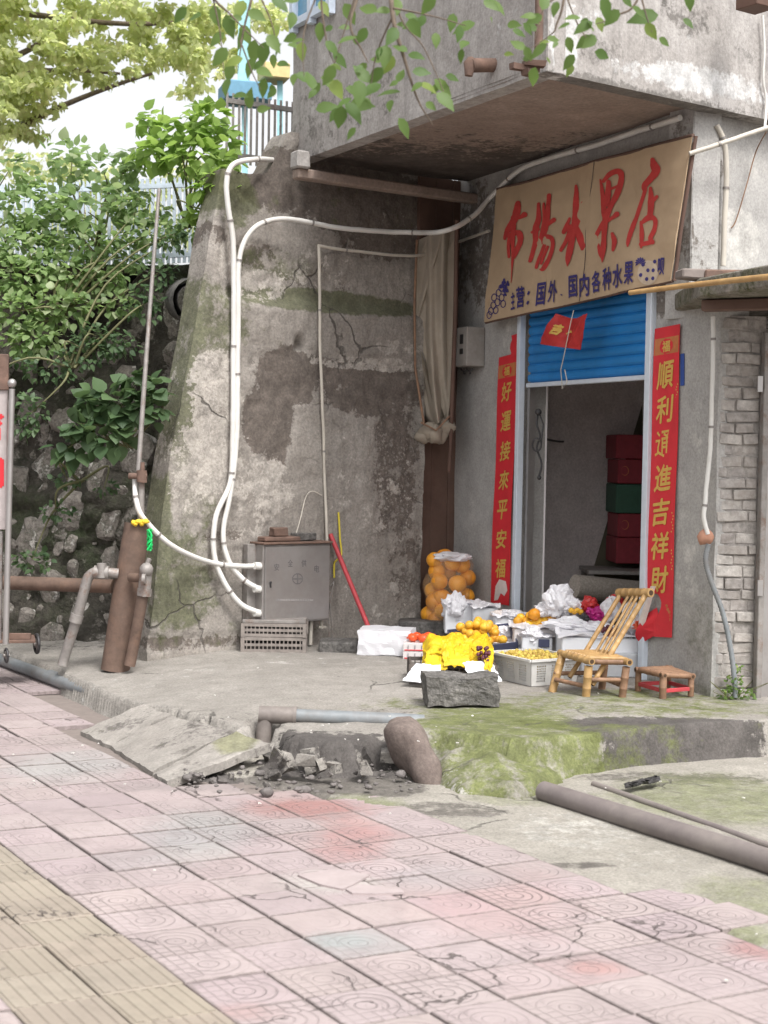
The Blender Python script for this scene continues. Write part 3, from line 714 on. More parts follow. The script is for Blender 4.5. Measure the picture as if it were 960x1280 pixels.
def mk(p):
    u = (p - PR.o).dot(PR.u); d = (p - PR.o).dot(PR.n); return (dark(u, p.z) * .95, moss(u, p.z) + (.25 if p.z > 3.2 else 0), light(u, p.z))
paint(wallR, mk)
def stoneset(name, seeds, mat, parent, lst):
    out = []
    for k in range(seeds):
        bm = bmesh.new(); bmesh.ops.create_icosphere(bm, subdivisions=2, radius=1)
        for v in bm.verts:
            d = v.co.copy(); f = 1 + .45 * noise.noise(d * 1.3 + V((k * 7, 0, 0))) + .2 * noise.noise(d * 3 + V((0, k * 5, 0))); v.co = d * f
            v.co = V([max(-.72, min(.72, c)) for c in v.co])
        me = bpy.data.meshes.new(name); bm.to_mesh(me); bm.free(); me.materials.append(mat)
        for p in me.polygons: p.use_smooth = False
        out.append(me)
    return out
# ------------------------------------------------------------------ rough stone wall on the left, leaning back into the hill
SA, SB = G(-330, 772, .2), G(222, 800, .2)
PSW = Plane(SA, SB)
ZT = 2.96
def sw(a, b):
    u = -2. + (PSW.len + 2.35) * a; z = -.02 + (ZT + .02) * b
    off = -.32 * (z / ZT) * 3.0 ** .5 * .9 + .13 * nz(u * 1.5, z * 1.5, 5) + .06 * nz(u * 4.5, z * 4.5, 6) + .02 * nz(u * 14, z * 14, 7)
    return PSW.p(u, z, off)
g = MB(); g.grid(sw, 170, 130, True, -PSW.n * .6)
sroot = thing('stone_wall', PSW.p(PSW.len * .6, 0), 'dark mossy rubble stone wall on the left under hanging greenery', 'stone wall')
bed = g.build('wall_core', M['rock'], sroot)
paint(bed, lambda p: (.3 + .4 * noise.noise(p * 2), .35 + .5 * noise.noise(p * 1.4 + V((4, 0, 0))), .22 + .6 * noise.noise(V((p.x * 5, p.y * 5, p.z * 2.2)))))
sm = stoneset('stone', 9, M['stone1'], sroot, None)
for me in sm:
    a = me.color_attributes.new('m', 'FLOAT_COLOR', 'POINT')
    for i, v in enumerate(me.vertices): a.data[i].color = (.42 + .3 * noise.noise(v.co * 2), .30 + .2 * noise.noise(v.co * 3), .34 + .4 * noise.noise(v.co * 2.2), 1)
placed = []
for (s0, s1, tries) in ((.13, .19, 900), (.09, .13, 1800), (.05, .085, 2600), (.03, .045, 1500)):
    for _ in range(tries):
        hw = U(s0, s1); zc_ = U(.05, ZT - .15); uc = U(-.4, PSW.len + .15)
        if len(placed) > 285: break
        if any(((uc - a) / (hw + b)) ** 2 + ((zc_ - c_) / (1.25 * (hw + b))) ** 2 < .62 for a, c_, b in placed): continue
        p = sw((uc + 2.) / (PSW.len + 2.35), min(1, zc_ / ZT)); q = proj(p)
        if not (-70 < q[0] < 262) or (q[1] < 400 and hw < .09): continue
        placed.append((uc, zc_, hw))
        o = bpy.data.objects.new('stone', random.choice(sm)); COL.objects.link(o); o.parent = sroot
        o.location = p - PSW.n * hw * U(.2, .5) - sroot.location
        o.scale = (hw * U(.75, 1.15), hw * U(.5, .9), hw * U(1.1, 1.75)); o.rotation_euler = (U(-.4, .4), U(.0, .75), math.atan2(PSW.u.y, PSW.u.x) + U(-.5, .5))
zz = 99; row = 0
while zz < ZT - .1:
    hgt = U(.14, .24); u = -1.0 + U(0, .2)
    while u < PSW.len + .12:
        w = U(.13, .30)
        if R() < .80:
            a = (u + 2.) / (PSW.len + 2.35); p = sw(a, min(1, (zz + hgt / 2) / ZT))
            q = proj(p)
            if -90 < q[0] < 262:
                o = bpy.data.objects.new('stone', random.choice(sm)); COL.objects.link(o); o.parent = sroot
                o.location = p - PSW.n * .015 - sroot.location
                o.scale = (w * .56, U(.07, .13), hgt * U(.52, .68)); o.rotation_euler = (U(-.25, .25), U(-.45, .45), math.atan2(PSW.u.y, PSW.u.x) + U(-.3, .3))
        u += w + U(.0, .04)
    zz += hgt; row += 1
# round drain mouth in the stone wall
c = at(243, 376, 10.62); dd = (PSW.n + V((.55, 0, -.1))).normalized()
mm = MB(); mm.tube([c - dd * .25, c + dd * .06], .155, 18); mm.tube([c + dd * .061, c + dd * .063], [.12, .115], 18)
dp = MB(); dp.tube([c - dd * .3, c + dd * .05], .16, 18, cap=False); dp.tube([c - dd * .3, c + dd * .05], .125, 18, cap=False)
for i in range(18): pass
o = dp.build('drain_mouth', M['block'], fix=False, rough=.01); tag(o, 'round dark drain mouth opening near the top of the wall edge', 'drain pipe')
bk = MB(); bk.tube([c - dd * .06, c - dd * .05], .126, 18); bk.build('drain_shadow', M['mud'], o) if False else None

# ------------------------------------------------------------------ hillside above the walls
g = MB()
def hl(a, b):
    x = -16 + 34 * a; y = 11.05 + 6 * sstep(-1.5, -1.0, x) + .25 * nz(a * 40, 0, 3) + 50 * b * b
    return V((x, y, 2.90 + .05 * nz(x * .7, y * .7, 3) + (1.0 * sstep(16, 60, y))))
g.grid(hl, 60, 40)
hill = struct(g.build('upper_ground', M['soil'], at_=V((0, 20, 3.2))))
def hl2(a, b):                                   # ground falling out of sight to the left and right keeps the bank closed
    return V((-18 + 20 * a, 11.6 + .4 * b, -.05 + 2.9 * b))
g = MB(); g.grid(hl2, 10, 8); struct(g.build('bank', M['soil'], at_=V((-8, 11.8, 0))))

# ------------------------------------------------------------------ shop building
bld = thing('shop_building', PF.p(PF.len * .6, .2), 'old grey rendered building with a jutting limewashed concrete upper floor over the fruit shop', 'building')
UJL = PF.px(648, 600)[0]; UJR = PF.px(813, 600)[0]; UEND = PF.px(893, 700)[0]
UFL = PF.px(565, 600)[0]
ZSH = PF.px(730, 300)[1]
fdark = pblobs(PF, [(640, 330, 140, 60, .5), (830, 330, 40, 60, .6), (600, 300, 40, 80, .6), (575, 700, 18, 60, .3), (830, 385, 30, 14, .6), (845, 760, 10, 40, .3)])
flight = pblobs(PF, [(870, 540, 14, 80, .4), (860, 720, 16, 70, .5), (640, 420, 14, 20, .8), (600, 540, 20, 80, .3), (852, 660, 12, 30, .5), (590, 640, 10, 40, .4), (850, 410, 20, 8, .6)])
def wall(name, pl, u0, u1, z0, z1, mat, parent, dk=None, ms=None, lt_=None, off=0., th=.22, res=.035, amp=.006):
    nu = max(2, int((u1 - u0) / res)); nv = max(2, int((z1 - z0) / res))
    g = MB(); g.grid(lambda a, b: pl.p(u0 + (u1 - u0) * a, z0 + (z1 - z0) * b, off + amp * nz(u0 * 2 + a * (u1 - u0) * 2, 2 * (z0 + (z1 - z0) * b), 5)), nu, nv, True, -pl.n * th)
    o = g.build(name, mat, parent)
    z_ = lambda u, z: 0.
    paint(o, lambda p: ((dk or z_)((p - pl.o).dot(pl.u), p.z), (ms or z_)((p - pl.o).dot(pl.u), p.z), (lt_ or z_)((p - pl.o).dot(pl.u), p.z)))
    return o
fm = pblobs(PF, [(875, 800, 20, 60, .4), (860, 862, 60, 10, .6)])
wall('front_wall', PF, UFL, UJL, .1, 3.69, M['front'], bld, fdark, fm, flight)
wall('front_wall', PF, UJR, UEND, .1, 2.448, M['front'], bld, fdark, fm, flight, th=.20)
wall('front_wall', PF, UJR, PF.px(861, 400)[0], 2.45, 3.69, M['front'], bld, fdark, fm, flight, th=.20)
wall('lintel', PF, UJL + .002, UJR - .002, ZSH, 3.685, M['front'], bld, fdark, fm, flight)
# overhanging upper floor
deep = 4.0
soff = [PS.p(0, SOF), PS.p(PS.len, SOF), PO.p(3.6, SOF), PO.p(3.6, SOF, -deep), PS.p(0, SOF, -deep * .9)]
g = MB()
def so(a, b):
    p = (soff[0].lerp(soff[1], a)).lerp(soff[4].lerp(PO.p(3.6, SOF, -1.5), a), b); return p + V((0, 0, .004 * nz(p.x * 2, p.y * 2, 3)))
g.prism([p + V((0, 0, .03)) for p in soff], V((0, 0, .22)))
g.build('floor_slab', M['over'], bld)
# soffit as two sheets
def tri(a, b):
    p = soff[0].lerp(soff[1], a).lerp(soff[4].lerp(soff[3], a), b); return V((p.x, p.y, SOF + .01 + .006 * nz(p.x * 2, p.y * 2, 3)))
def tri2(a, b):
    p = soff[1].lerp(soff[2], a).lerp(soff[3], b); return V((p.x, p.y, SOF + .008 + .006 * nz(p.x * 2, p.y * 2, 3)))
sdk = gblobs([(430, 250, 200, 60, .9), (560, 240, 120, 30, .7), (700, 200, 80, 20, .3)], SOF)
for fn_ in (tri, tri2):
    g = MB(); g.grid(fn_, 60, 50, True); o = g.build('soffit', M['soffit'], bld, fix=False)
    paint(o, lambda p: (min(1, max(0, (p.y - 9.0) / 2.2)) * .9, 0, .15 + .4 * noise.noise(p * 1.3)))  # dark tone of the soffit grows towards the back
odk = pblobs(PO, [(760, 70, 60, 30, .45), (900, 130, 70, 20, .35), (700, 88, 60, 6, .2), (860, 20, 50, 30, .5), (930, 60, 30, 30, .4), (810, 118, 140, 5, .7)])
olt = pblobs(PO, [(705, 50, 20, 50, .8), (870, 100, 70, 20, .75), (800, 90, 60, 14, .5), (930, 110, 40, 20, .6), (740, 20, 40, 20, .4), (900, 60, 60, 20, .3)])
sdk2 = pblobs(PS, [(400, 150, 40, 60, .45), (450, 130, 90, 40, .4), (560, 100, 80, 40, .3), (640, 70, 30, 40, .4), (380, 100, 30, 80, .3)])
slt = pblobs(PS, [(580, 60, 50, 30, .35), (500, 110, 40, 20, .3), (420, 60, 30, 30, .3), (640, 30, 30, 30, .3)])
wall('parapet_side', PS, 0, PS.len, SOF - .012, 5.6, M['over'], bld, sdk2, None, slt, th=.12, res=.05, amp=.008)
wall('parapet_front', PO, .001, 3.6, SOF - .014, 5.6, M['over'], bld, odk, None, olt, off=.002, th=.12, res=.05, amp=.008)
g = MB(); g.prism([p + V((0, 0, 2.0)) for p in soff], V((0, 0, .15))); g.build('roof', M['over'], bld)
# window in the side of the upper floor
u0, z0 = PS.px(368, 30); 
f = MB(); 
for (a, b_) in (((PS.p(.06, 4.56, .03)), (PS.p(.62, 4.56, .03))), ((PS.p(.06, 5.2, .03)), (PS.p(.62, 5.2, .03)))): f.bar(a, b_, .05, .05)
for uu in (.06, .34, .62): f.bar(PS.p(uu, 4.5, .032), PS.p(uu, 5.25, .032), .05, .05, up=PS.n)
fr = f.build('window', M['bluefence'], bld); p_ = MB(); p_.grid(lambda a, b: PS.p(.08 + .52 * a, 4.56 + .62 * b, .012), 1, 1, False, -PS.n * .008); p_.build('pane', M['glassblue'], fr)
# beam under the soffit over the retaining wall
g = MB(); a = PR.w(372, 232, .10); b_ = PR.w(600, 268, .14); a.z = b_.z = SOF - .14
g.bar(a - PR.u * .02, b_, .09, .07); o = g.build('beam', M['soffit'], bld, bevel=.01, rough=.01, rs=3)
g = MB(); c = PR.w(375, 215, .12); g.box(V((c.x, c.y, SOF - .05)), (.10, .12, .12), rz=.5); g.build('corbel', M['over'], bld, bevel=.01, rough=.01)

# dark brown boards in the gap between retaining wall and shop front
ga = PR.p(UR - .03, 0, -.06); gb_ = PF.p(UFL + .03, 0, -.10); PB = Plane(ga, gb_)
bw = thing('board_partition', PB.p(PB.len / 2, .2), 'narrow partition of dark brown boards in the corner behind the bag of pomelos', 'wooden partition')
nb = 3
for k in range(nb):
    g = MB(); u0 = PB.len * k / nb; u1 = PB.len * (k + 1) / nb - .006
    g.box(PB.p((u0 + u1) / 2, 1.9, -.02 - .004 * (k % 2)), (u1 - u0, .03, 3.5), rz=math.atan2(PB.u.y, PB.u.x)); g.build('board', M['brownwood'], bw, bevel=.003)
# interior
def fw(u, d, z): return PF.p(u, z, -d)
ia = fw(UJL - .45, .222, 0)
UIL = UJL - .55
inn = MB(); inn.prism([fw(UIL, .24, .19), PG2.p(.1, .19, -.25), PG2.p(3.4, .19, -.25), fw(UIL, 4, .19)], V((0, 0, -.2)))
o = inn.build('room_floor', M['terr'], bld); paint(o, lambda p: (0, 0, 0))
for nm, pts in (('room_wall', [fw(UIL, .225, .18), fw(UIL, 3.4, .18), fw(UIL - .1, 3.4, .18), fw(UIL - .1, .225, .18)]),
                ('room_wall', [fw(UIL - .1, 3.42, .18), PG2.p(3.6, .18, -.25), PG2.p(3.7, .18, -.15), fw(UIL - .1, 3.55, .18)]),
                ('room_wall', [PG2.p(.12, .18, -.26), PG2.p(3.5, .18, -.26), PG2.p(3.5, .18, -.212), PG2.p(.12, .18, -.212)])):
    inn = MB(); inn.prism(pts, V((0, 0, 3.0))); o = inn.build(nm, M['inner'], bld); paint(o, lambda p: (0, 0, 0))
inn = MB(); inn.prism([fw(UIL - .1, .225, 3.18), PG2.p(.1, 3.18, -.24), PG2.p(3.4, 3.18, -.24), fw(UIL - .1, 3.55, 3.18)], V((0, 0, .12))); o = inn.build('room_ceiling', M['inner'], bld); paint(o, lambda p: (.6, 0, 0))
# white reveal just inside the left jamb
PI_ = Plane(fw(UJL + .02, .23, 0), fw(UJL + .02, .23, 0) + V((.6, .35, 0)))
wu = PI_.px(682, 620)[0]
inn = MB(); inn.box(PI_.p(wu / 2, 1.3, -.06), (wu, .10, 2.3), rz=math.atan2(PI_.u.y, PI_.u.x)); inn.build('inner_pier', M['innerwhite'], bld, bevel=.008)
# door channels
def chan(u, w, name):
    g = MB(); zb, z1 = .2, ZSH + .04
    g.box(PF.p(u, (zb + z1) / 2, .012), (w, .05, z1 - zb), rz=math.atan2(PF.u.y, PF.u.x))
    return g.build(name, M['white_metal'], bld, bevel=.004)
chan(UJL + .02, .045, 'door_channel'); chan(UJR - .012, .055, 'door_channel')
g = MB(); g.bar(PF.p(UJL + .075, .2, -.05), PF.p(UJL + .075, 2.2, -.05), .03, .05, up=PF.n); g.build('door_channel', M['steel'], bld)
# roller shutter
sh = MB(); ang = math.atan2(PF.u.y, PF.u.x)
zb = PF.px(730, 479)[1]
rail = MB(); rail.box(PF.p((UJL + UJR) / 2 + .02, zb + .012, -.02), (UJR - UJL - .1, .035, .03), rz=ang)
shut = rail.build('shutter', M['white_metal'], bld, bevel=.004); 
z = zb + .03; sh_ = .066; mesh0 = None; k = 0
while z < ZSH + .03:
    if mesh0 is None:
        m_ = MB(); uL = UJR - UJL - .1
        prof = [(0, 0), (.006, .004), (.016, .018), (.018, .033), (.016, .048), (.006, .062), (0, .066)]
        vs = []; 
        for (d, zz_) in prof:
            for s in (-.5, .5): vs.append(PF.u * (s * uL) + PF.n * d + V((0, 0, zz_)))
        fs = [(2 * i, 2 * i + 1, 2 * i + 3, 2 * i + 2) for i in range(len(prof) - 1)]
        m_.add(vs, fs, False); me = bpy.data.meshes.new('slat'); me.from_pydata(m_.v, [], m_.f); me.materials.append(M['blue']); mesh0 = me
    o = bpy.data.objects.new('slat', mesh0); COL.objects.link(o); o.parent = shut; o.location = PF.p((UJL + UJR) / 2 + .02, z, -.035) - MB.wo(shut); z += sh_
# brick side wall with its bricks
UB0, UB1 = 0.006, PG.px(948, 600)[0]
core = MB(); core.box(PG.p((UB0 + UB1) / 2 + .02, 1.24, -.120), (UB1 - UB0 + .02, .2, 2.3), rz=math.atan2(PG.u.y, PG.u.x))
bw_ = core.build('brick_wall', M['mortar'], bld, rough=0)
bms = []
for k in range(5):
    bm = bmesh.new(); bmesh.ops.create_cube(bm, size=1)
    bmesh.ops.bevel(bm, geom=bm.edges[:], offset=.06, segments=1, affect='EDGES')
    for v in bm.verts: v.co += V((noise.noise(v.co * 2 + V((k * 3, 0, 0))), noise.noise(v.co * 2 + V((0, k * 3, 0))), noise.noise(v.co * 2 + V((0, 0, k * 3))))) * .11
    me = bpy.data.meshes.new('brick'); bm.to_mesh(me); bm.free(); me.materials.append(M['brick']); bms.append(me)
z = .17; r_ = 0; angG = math.atan2(PG.u.y, PG.u.x)
while z < 2.33:
    h = U(.058, .072); u = UB0 + (-.06 if r_ % 2 else -.12) + U(-.02, .02)
    while u < UB1:
        w = random.choice((.235, .235, .115, .2)) * U(.92, 1.05)
        a, b_ = max(u, UB0), min(u + w, UB1)
        if b_ - a > .04 and R() > .035:
            o = bpy.data.objects.new('brick', random.choice(bms)); COL.objects.link(o); o.parent = bw_
            o.location = PG.p((a + b_) / 2, z + h / 2, U(-.046, -.022)) - MB.wo(bw_); o.scale = ((b_ - a) - .010, .05, h - .009)
            o.rotation_euler = (U(-.06, .06), U(-.07, .07), angG + U(-.10, .10))
        u += w
    z += h; r_ += 1
gdk = pblobs(PG2, [(880, 200, 30, 60, .5), (930, 250, 30, 60, .3), (870, 300, 20, 40, .5)])
glt = pblobs(PG2, [(920, 300, 30, 40, .9), (945, 200, 20, 50, .4)])
wall('side_wall', PG2, .004, 3.0, 2.40, 3.68, M['front'], bld, gdk, None, glt, off=.004, th=.2)
wall('side_wall', PG, UB1 + .15, 3.0, .1, 2.318, M['front'], bld, gdk, None, glt, off=.0, th=.2)
# grey door at the right edge
dr = MB(); ud = PG.px(953, 600)[0]
dr.box(PG.p(ud + .25, 1.2, .0), (.5, .04, 2.1), rz=angG); door = dr.build('door', M['steel'], bld, bevel=.004)
dr = MB(); dr.box(PG.p(ud - .01, 1.22, .03), (.035, .06, 2.15), rz=angG); dr.build('door_frame', M['galv'], bld, bevel=.004)
for zq in (480, 735): 
    q = PG.w(950, zq, .065); dr = MB(); dr.box(q, (.03, .012, .09), rz=angG); dr.build('hinge', M['steel'], bld)
# canopy slab over the brick side
ca, cb, cc, cd = at(846, 372, 8.45), at(972, 360, 8.05), at(1200, 350, 8.3), at(1150, 350, 9.2)
zc = 2.44
cs = [V((PF.w(848, 370).x - .02, PF.w(848, 370).y, zc)), at(872, 385, 8.3), at(962, 366, 7.75), at(1150, 345, 7.75), PG2.p(2.5, zc, -.05), PG2.p(.0, zc, -.05)]
cs = [V((p.x, p.y, zc)) for p in cs]
M['canopy'] = weather('mossy canopy concrete', (.20, .18, .16), (.33, .30, .27), 6, 50, ((.09, .08, .07), (.12, .13, .05), (.5, .47, .43)), bump=1., speck=.4)
g = MB(); g.prism(cs, V((0, 0, .11))); o = g.build('canopy_slab', M['canopy'], bld, bevel=.008, rough=.012, rs=5)
paint(o, lambda p: (.4, .45, .3 if p.z > 2.5 else 0))
g = MB(); a_ = V((cs[1].x + .05, cs[1].y + .10, zc - .035)); b_ = V((cs[2].x + .5, cs[2].y + .32, zc - .035)); g.bar(a_, b_, .09, .06); g.build('lintel_beam', M['brownwood'], bld, bevel=.005)
for (px, w, l, rz, lab) in ((866, .11, .17, .25, 'broken dark brick lying on the canopy beside the banner'), (906, .11, .25, .08, 'whole brown brick lying flat on the middle of the canopy'), (958, .12, .2, .3, 'brick on the canopy at the right edge of the picture')):
    q = at(px, 340, 8.45); g = MB(); g.box(V((q.x, q.y, zc + .11 + .03)), (l, w, .055), rz=rz)
    tag(g.build('loose_brick', M['bed'] if px == 866 else M['rust'], bevel=.008, rough=.012, rs=12), lab, 'brick', 'loose bricks on the canopy')

# ------------------------------------------------------------------ banner over the door
BC = [PF.px(606, 403, .12), PF.px(838, 351, .12), PF.px(858, 169, .12), PF.px(617, 237, .12)]   # bl br tr tl
ban = thing('shop_banner', PF.p((BC[0][0] + BC[1][0]) / 2, BC[0][1], .12), 'tan cloth banner with big red characters hung above the blue shutter', 'banner')
def bpos(s, t, off=0):
    u = (BC[0][0] * (1 - s) + BC[1][0] * s) * (1 - t) + (BC[3][0] * (1 - s) + BC[2][0] * s) * t
    z = (BC[0][1] * (1 - s) + BC[1][1] * s) * (1 - t) + (BC[3][1] * (1 - s) + BC[2][1] * s) * t
    w = .010 * math.sin(s * 9 + t * 2) * (1 - t * .6) + .006 * math.sin(s * 23 + 1 + t * 6) + .012 * nz(s * 3, t * 3, 3) + .03 * (1 - t)
    return PF.p(u, z, .09 + w + off)
g = MB(); g.grid(lambda a, b: bpos(a, b), 150, 60, True, -PF.n * .003); g.build('cloth', M['banner'], ban)
g = MB(); g.tube([bpos(k / 12, 1, -.008) + V((0, 0, .004)) for k in range(13)], .012, 8); g.tube([bpos(k / 12, 0.0, -.014) for k in range(13)], .011, 8)
g.tube([bpos(1.004, k / 6, -.02) for k in range(7)], .012, 8); g.build('batten', M['brownwood'], ban)
g = MB(); g.tube([bpos(.558 + .012 * math.sin(k), k / 8, .007) for k in range(9)], .0022, 5); g.build('string', M['cable'], ban)
def bmap(px, py, off):                  # a point of the banner as seen -> on the waving cloth
    u, z = PF.px(px, py, .115)
    s, t = .5, .5
    for _ in range(8):
        u_b = BC[0][0] * (1 - s) + BC[1][0] * s; u_t = BC[3][0] * (1 - s) + BC[2][0] * s; uu = u_b * (1 - t) + u_t * t
        z_b = BC[0][1] * (1 - s) + BC[1][1] * s; z_t = BC[3][1] * (1 - s) + BC[2][1] * s
        t = (z - z_b) / (z_t - z_b); s += (u - uu) / (BC[1][0] - BC[0][0])
    return bpos(s, t, off)
def ribbon(g, pts, off, ox, oy, sc, n=6):
    P = smooth_path([V((p[0], p[1], p[2])) for p in pts], n) if len(pts) > 1 else [V(pts[0])]
    vs = []; 
    for i, p in enumerate(P):
        d = P[min(i + 1, len(P) - 1)] - P[max(i - 1, 0)]; d.z = 0
        d = d.normalized() if d.length > 0 else V((1, 0, 0)); nrm = V((-d.y, d.x, 0)); w = max(p.z, 3) / 2
        w *= 1 + .10 * noise.noise(V((p.x * .05, p.y * .05, 0)))
        vs += [(p + nrm * w), (p - nrm * w)]
    caps = []
    for (p, d0) in ((P[0], P[0] - P[1]), (P[-1], P[-1] - P[-2])):
        d0 = V((d0.x, d0.y, 0)).normalized(); n_ = V((-d0.y, d0.x, 0)); w = max(p.z, 3) / 2
        caps.append([p + n_ * w * math.cos(a) + d0 * w * .9 * math.sin(a) for a in [math.pi * k / 6 for k in range(7)]])
    f = lambda q: bmap(ox + q.x / sc, oy + q.y / sc, off)
    g.add([f(v) for v in vs], [(2 * i, 2 * i + 1, 2 * i + 3, 2 * i + 2) for i in range(len(P) - 1)])
    for c in caps: g.add([f(v) for v in c], [tuple(range(len(c)))])
A_ = (610, 190, 6.09); B_ = (720, 180, 6.09)
CH = [(A_, [[(215, 385, 34), (215, 440, 52), (198, 520, 52), (150, 605, 44), (132, 660, 26)], [(195, 500, 46), (240, 495, 30), (270, 475, 42)], [(165, 640, 30), (235, 615, 44), (248, 680, 36), (225, 750, 34), (210, 808, 12)],
            [(172, 650, 30), (163, 720, 28), (166, 800, 22)], [(197, 560, 40), (196, 800, 22), (192, 900, 10), (190, 995, 5)]]),
      (A_, [[(372, 392, 24), (372, 500, 40), (350, 580, 44), (346, 690, 34), (322, 830, 26)], [(322, 612, 18), (368, 585, 30)], [(416, 392, 20), (412, 540, 28), (385, 650, 30)],
            [(457, 330, 36), (450, 420, 38), (425, 560, 44), (385, 690, 30)], [(425, 560, 26), (492, 515, 34)], [(400, 640, 40), (462, 650, 34), (482, 700, 34), (462, 790, 34), (415, 885, 34), (392, 893, 14)],
            [(412, 710, 30), (382, 800, 24), (366, 882, 20)], [(440, 720, 22), (410, 800, 26), (398, 850, 18)]]),
      (A_, [[(655, 255, 20), (657, 330, 38), (648, 480, 46), (634, 640, 46), (614, 790, 50), (609, 868, 8)], [(704, 385, 26), (690, 460, 36), (655, 570, 32)], [(606, 505, 20), (570, 605, 34)],
            [(568, 612, 30), (612, 560, 30), (600, 650, 30), (550, 748, 26)], [(650, 560, 36), (685, 640, 56), (708, 700, 54), (708, 738, 24)]]),
      (B_, [[(184, 272, 14), (198, 400, 38), (214, 510, 50), (232, 575, 44)], [(205, 285, 24), (258, 225, 38), (312, 208, 44), (333, 262, 40), (308, 380, 48), (268, 475, 42), (240, 550, 46)],
            [(243, 285, 30), (240, 370, 46), (238, 460, 40)], [(250, 345, 20), (310, 320, 20)], [(240, 585, 36), (288, 560, 26), (318, 535, 44)], [(228, 570, 50), (214, 700, 46), (206, 810, 52), (205, 900, 8)],
            [(210, 600, 36), (150, 690, 32), (156, 716, 14)], [(160, 762, 22), (182, 828, 32), (198, 858, 26)], [(282, 682, 24), (303, 745, 44), (292, 808, 26)]]),
      (B_, [[(568, 118, 34), (582, 160, 60), (602, 205, 66), (560, 262, 52), (512, 315, 50), (516, 350, 36)], [(518, 350, 30), (470, 520, 28), (432, 640, 36), (412, 740, 28), (411, 780, 12)],
            [(560, 335, 26), (568, 440, 50), (560, 545, 42)], [(575, 440, 26), (612, 400, 26)], [(492, 592, 18), (506, 690, 34), (506, 790, 14)], [(500, 600, 26), (552, 560, 46), (598, 575, 34), (596, 650, 34), (570, 715, 34), (588, 752, 30)],
            [(505, 765, 34), (588, 745, 34)]])]
lay = 0
for (fr_, strokes) in CH:
    g = MB()
    for st_ in strokes:
        lay += 1; ribbon(g, st_, .0062 + .00025 * (lay % 9), *fr_)
    g.build('character', M['redpaint'], ban, fix=False)
FNN = V((-.6, -.8, 0)).normalized()
def put_text(parent, name, ch, box, mat, posfn, offset=.0, shear=0., slant=0., rot=0.):
    """box = x0, y0, x1, y1 in the units of posfn; y runs downwards"""
    vs, fs = textmesh(ch, offset, shear)
    if not vs: return
    x0, y0, x1, y1 = box; out = []
    for (a, b) in vs:
        x = x0 + (x1 - x0) * a; y = y1 + (y0 - y1) * b + slant * (a - .5)
        out.append(posfn(x, y))
    g = MB(); n0 = 4 if ch == '通' else len(out) // 5 if offset else len(out); e_ = (out[1] - out[0]) if len(out) > 1 else V((1, 0, 0))
    if offset: out = [p + FNN * ((.0001 if ch == '通' else .00022) * (i // n0)) for i, p in enumerate(out)]
    g.add(out, fs); return g.build(name, mat, parent, fix=False)
sm_row = [('主', 641, 364, 646, 388), ('营', 648, 357, 658, 386), ('：', 661, 363, 664, 382), ('国', 672, 352, 682, 383), ('外', 685, 349, 696, 379), ('、', 700, 366, 703, 371), ('国', 711, 343, 722, 373), ('内', 725, 341, 737, 372),
          ('各', 740, 337, 751, 367), ('种', 754, 333, 766, 364), ('水', 768, 329, 782, 361), ('果', 784, 326, 796, 357)]
for (ch, x0, y0, x1, y1) in sm_row:
    put_text(ban, 'character', ch, (x0, y0 + 1, x1, y1 - 1), M['blueink'], lambda x, y: bmap(x, y, .0070), .022, 0, -2.)
# painted grapes at the left corner and a dotted fruit at the right corner
g = MB(); 
for (x, y) in [(620, 372), (624, 378), (619, 382), (625, 366), (629, 372), (616, 389), (622, 388), (628, 360), (631, 380), (614, 394)]:
    pts = [(x + 3.4 * math.cos(a), y + 5 * math.sin(a)) for a in [k * math.pi / 5 for k in range(11)]]
    ins = [(x + 2.5 * math.cos(a), y + 3.9 * math.sin(a)) for a in [k * math.pi / 5 for k in range(11)]]
    vs = [bmap(*p, .0045) for p in pts] + [bmap(*p, .0045) for p in ins]
    g.add(vs, [(i, i + 1, i + 12, i + 11) for i in range(10)])
g.build('painted_grapes', M['blueink'], ban, fix=False)
g = MB()
for (x, y, r) in [(630, 357, 3.5), (634, 362, 3.5), (631, 352, 2.5), (636, 355, 2.5), (633, 368, 2)]:
    g.add([bmap(x + r * (1 + .4 * math.sin(a * 3)) * math.cos(a), y + 1.3 * r * (1 + .4 * math.sin(a * 3)) * math.sin(a), .005 + .0002 * r) for a in [k * math.pi / 6 for k in range(12)]], [tuple(range(12))])
g.build('painted_leaves', M['blueink'], ban, fix=False)
g = MB(); cx, cy = 812, 341
g.add([bmap(cx + 12 * math.cos(a), cy + 15.5 * math.sin(a), .0044) for a in [k * math.pi / 12 for k in range(24)]], [tuple(range(24))]); g.build('painted_fruit', M['whiteink'], ban, fix=False)
g = MB()
for (x, y) in [(804, 344), (812, 338), (819, 327), (811, 349), (818, 338), (806, 331), (818, 348)]:
    g.add([bmap(x + 2 * math.cos(a), y + 2.6 * math.sin(a), .0054) for a in [k * math.pi / 4 for k in range(8)]], [tuple(range(8))])
for k in range(9):
    a = 2.6 + k * .5; x, y = 803 + 3 * math.cos(a), 328 + 3 * math.sin(a)
    g.add([bmap(803 - 1, 329, .0056 + .0001 * k), bmap(803 + 6.5 * math.cos(a), 329 + 8 * math.sin(a), .0056 + .0001 * k), bmap(803 + 5 * math.cos(a + .4), 329 + 6 * math.sin(a + .4), .0056 + .0001 * k)], [(0, 1, 2)])
g.build('painted_leaves', M['blueink'], ban, fix=False)
put_text(ban, 'character', '呗', (823, 322, 831, 344), M['blueink'], lambda x, y: bmap(x, y, .0052), .03)

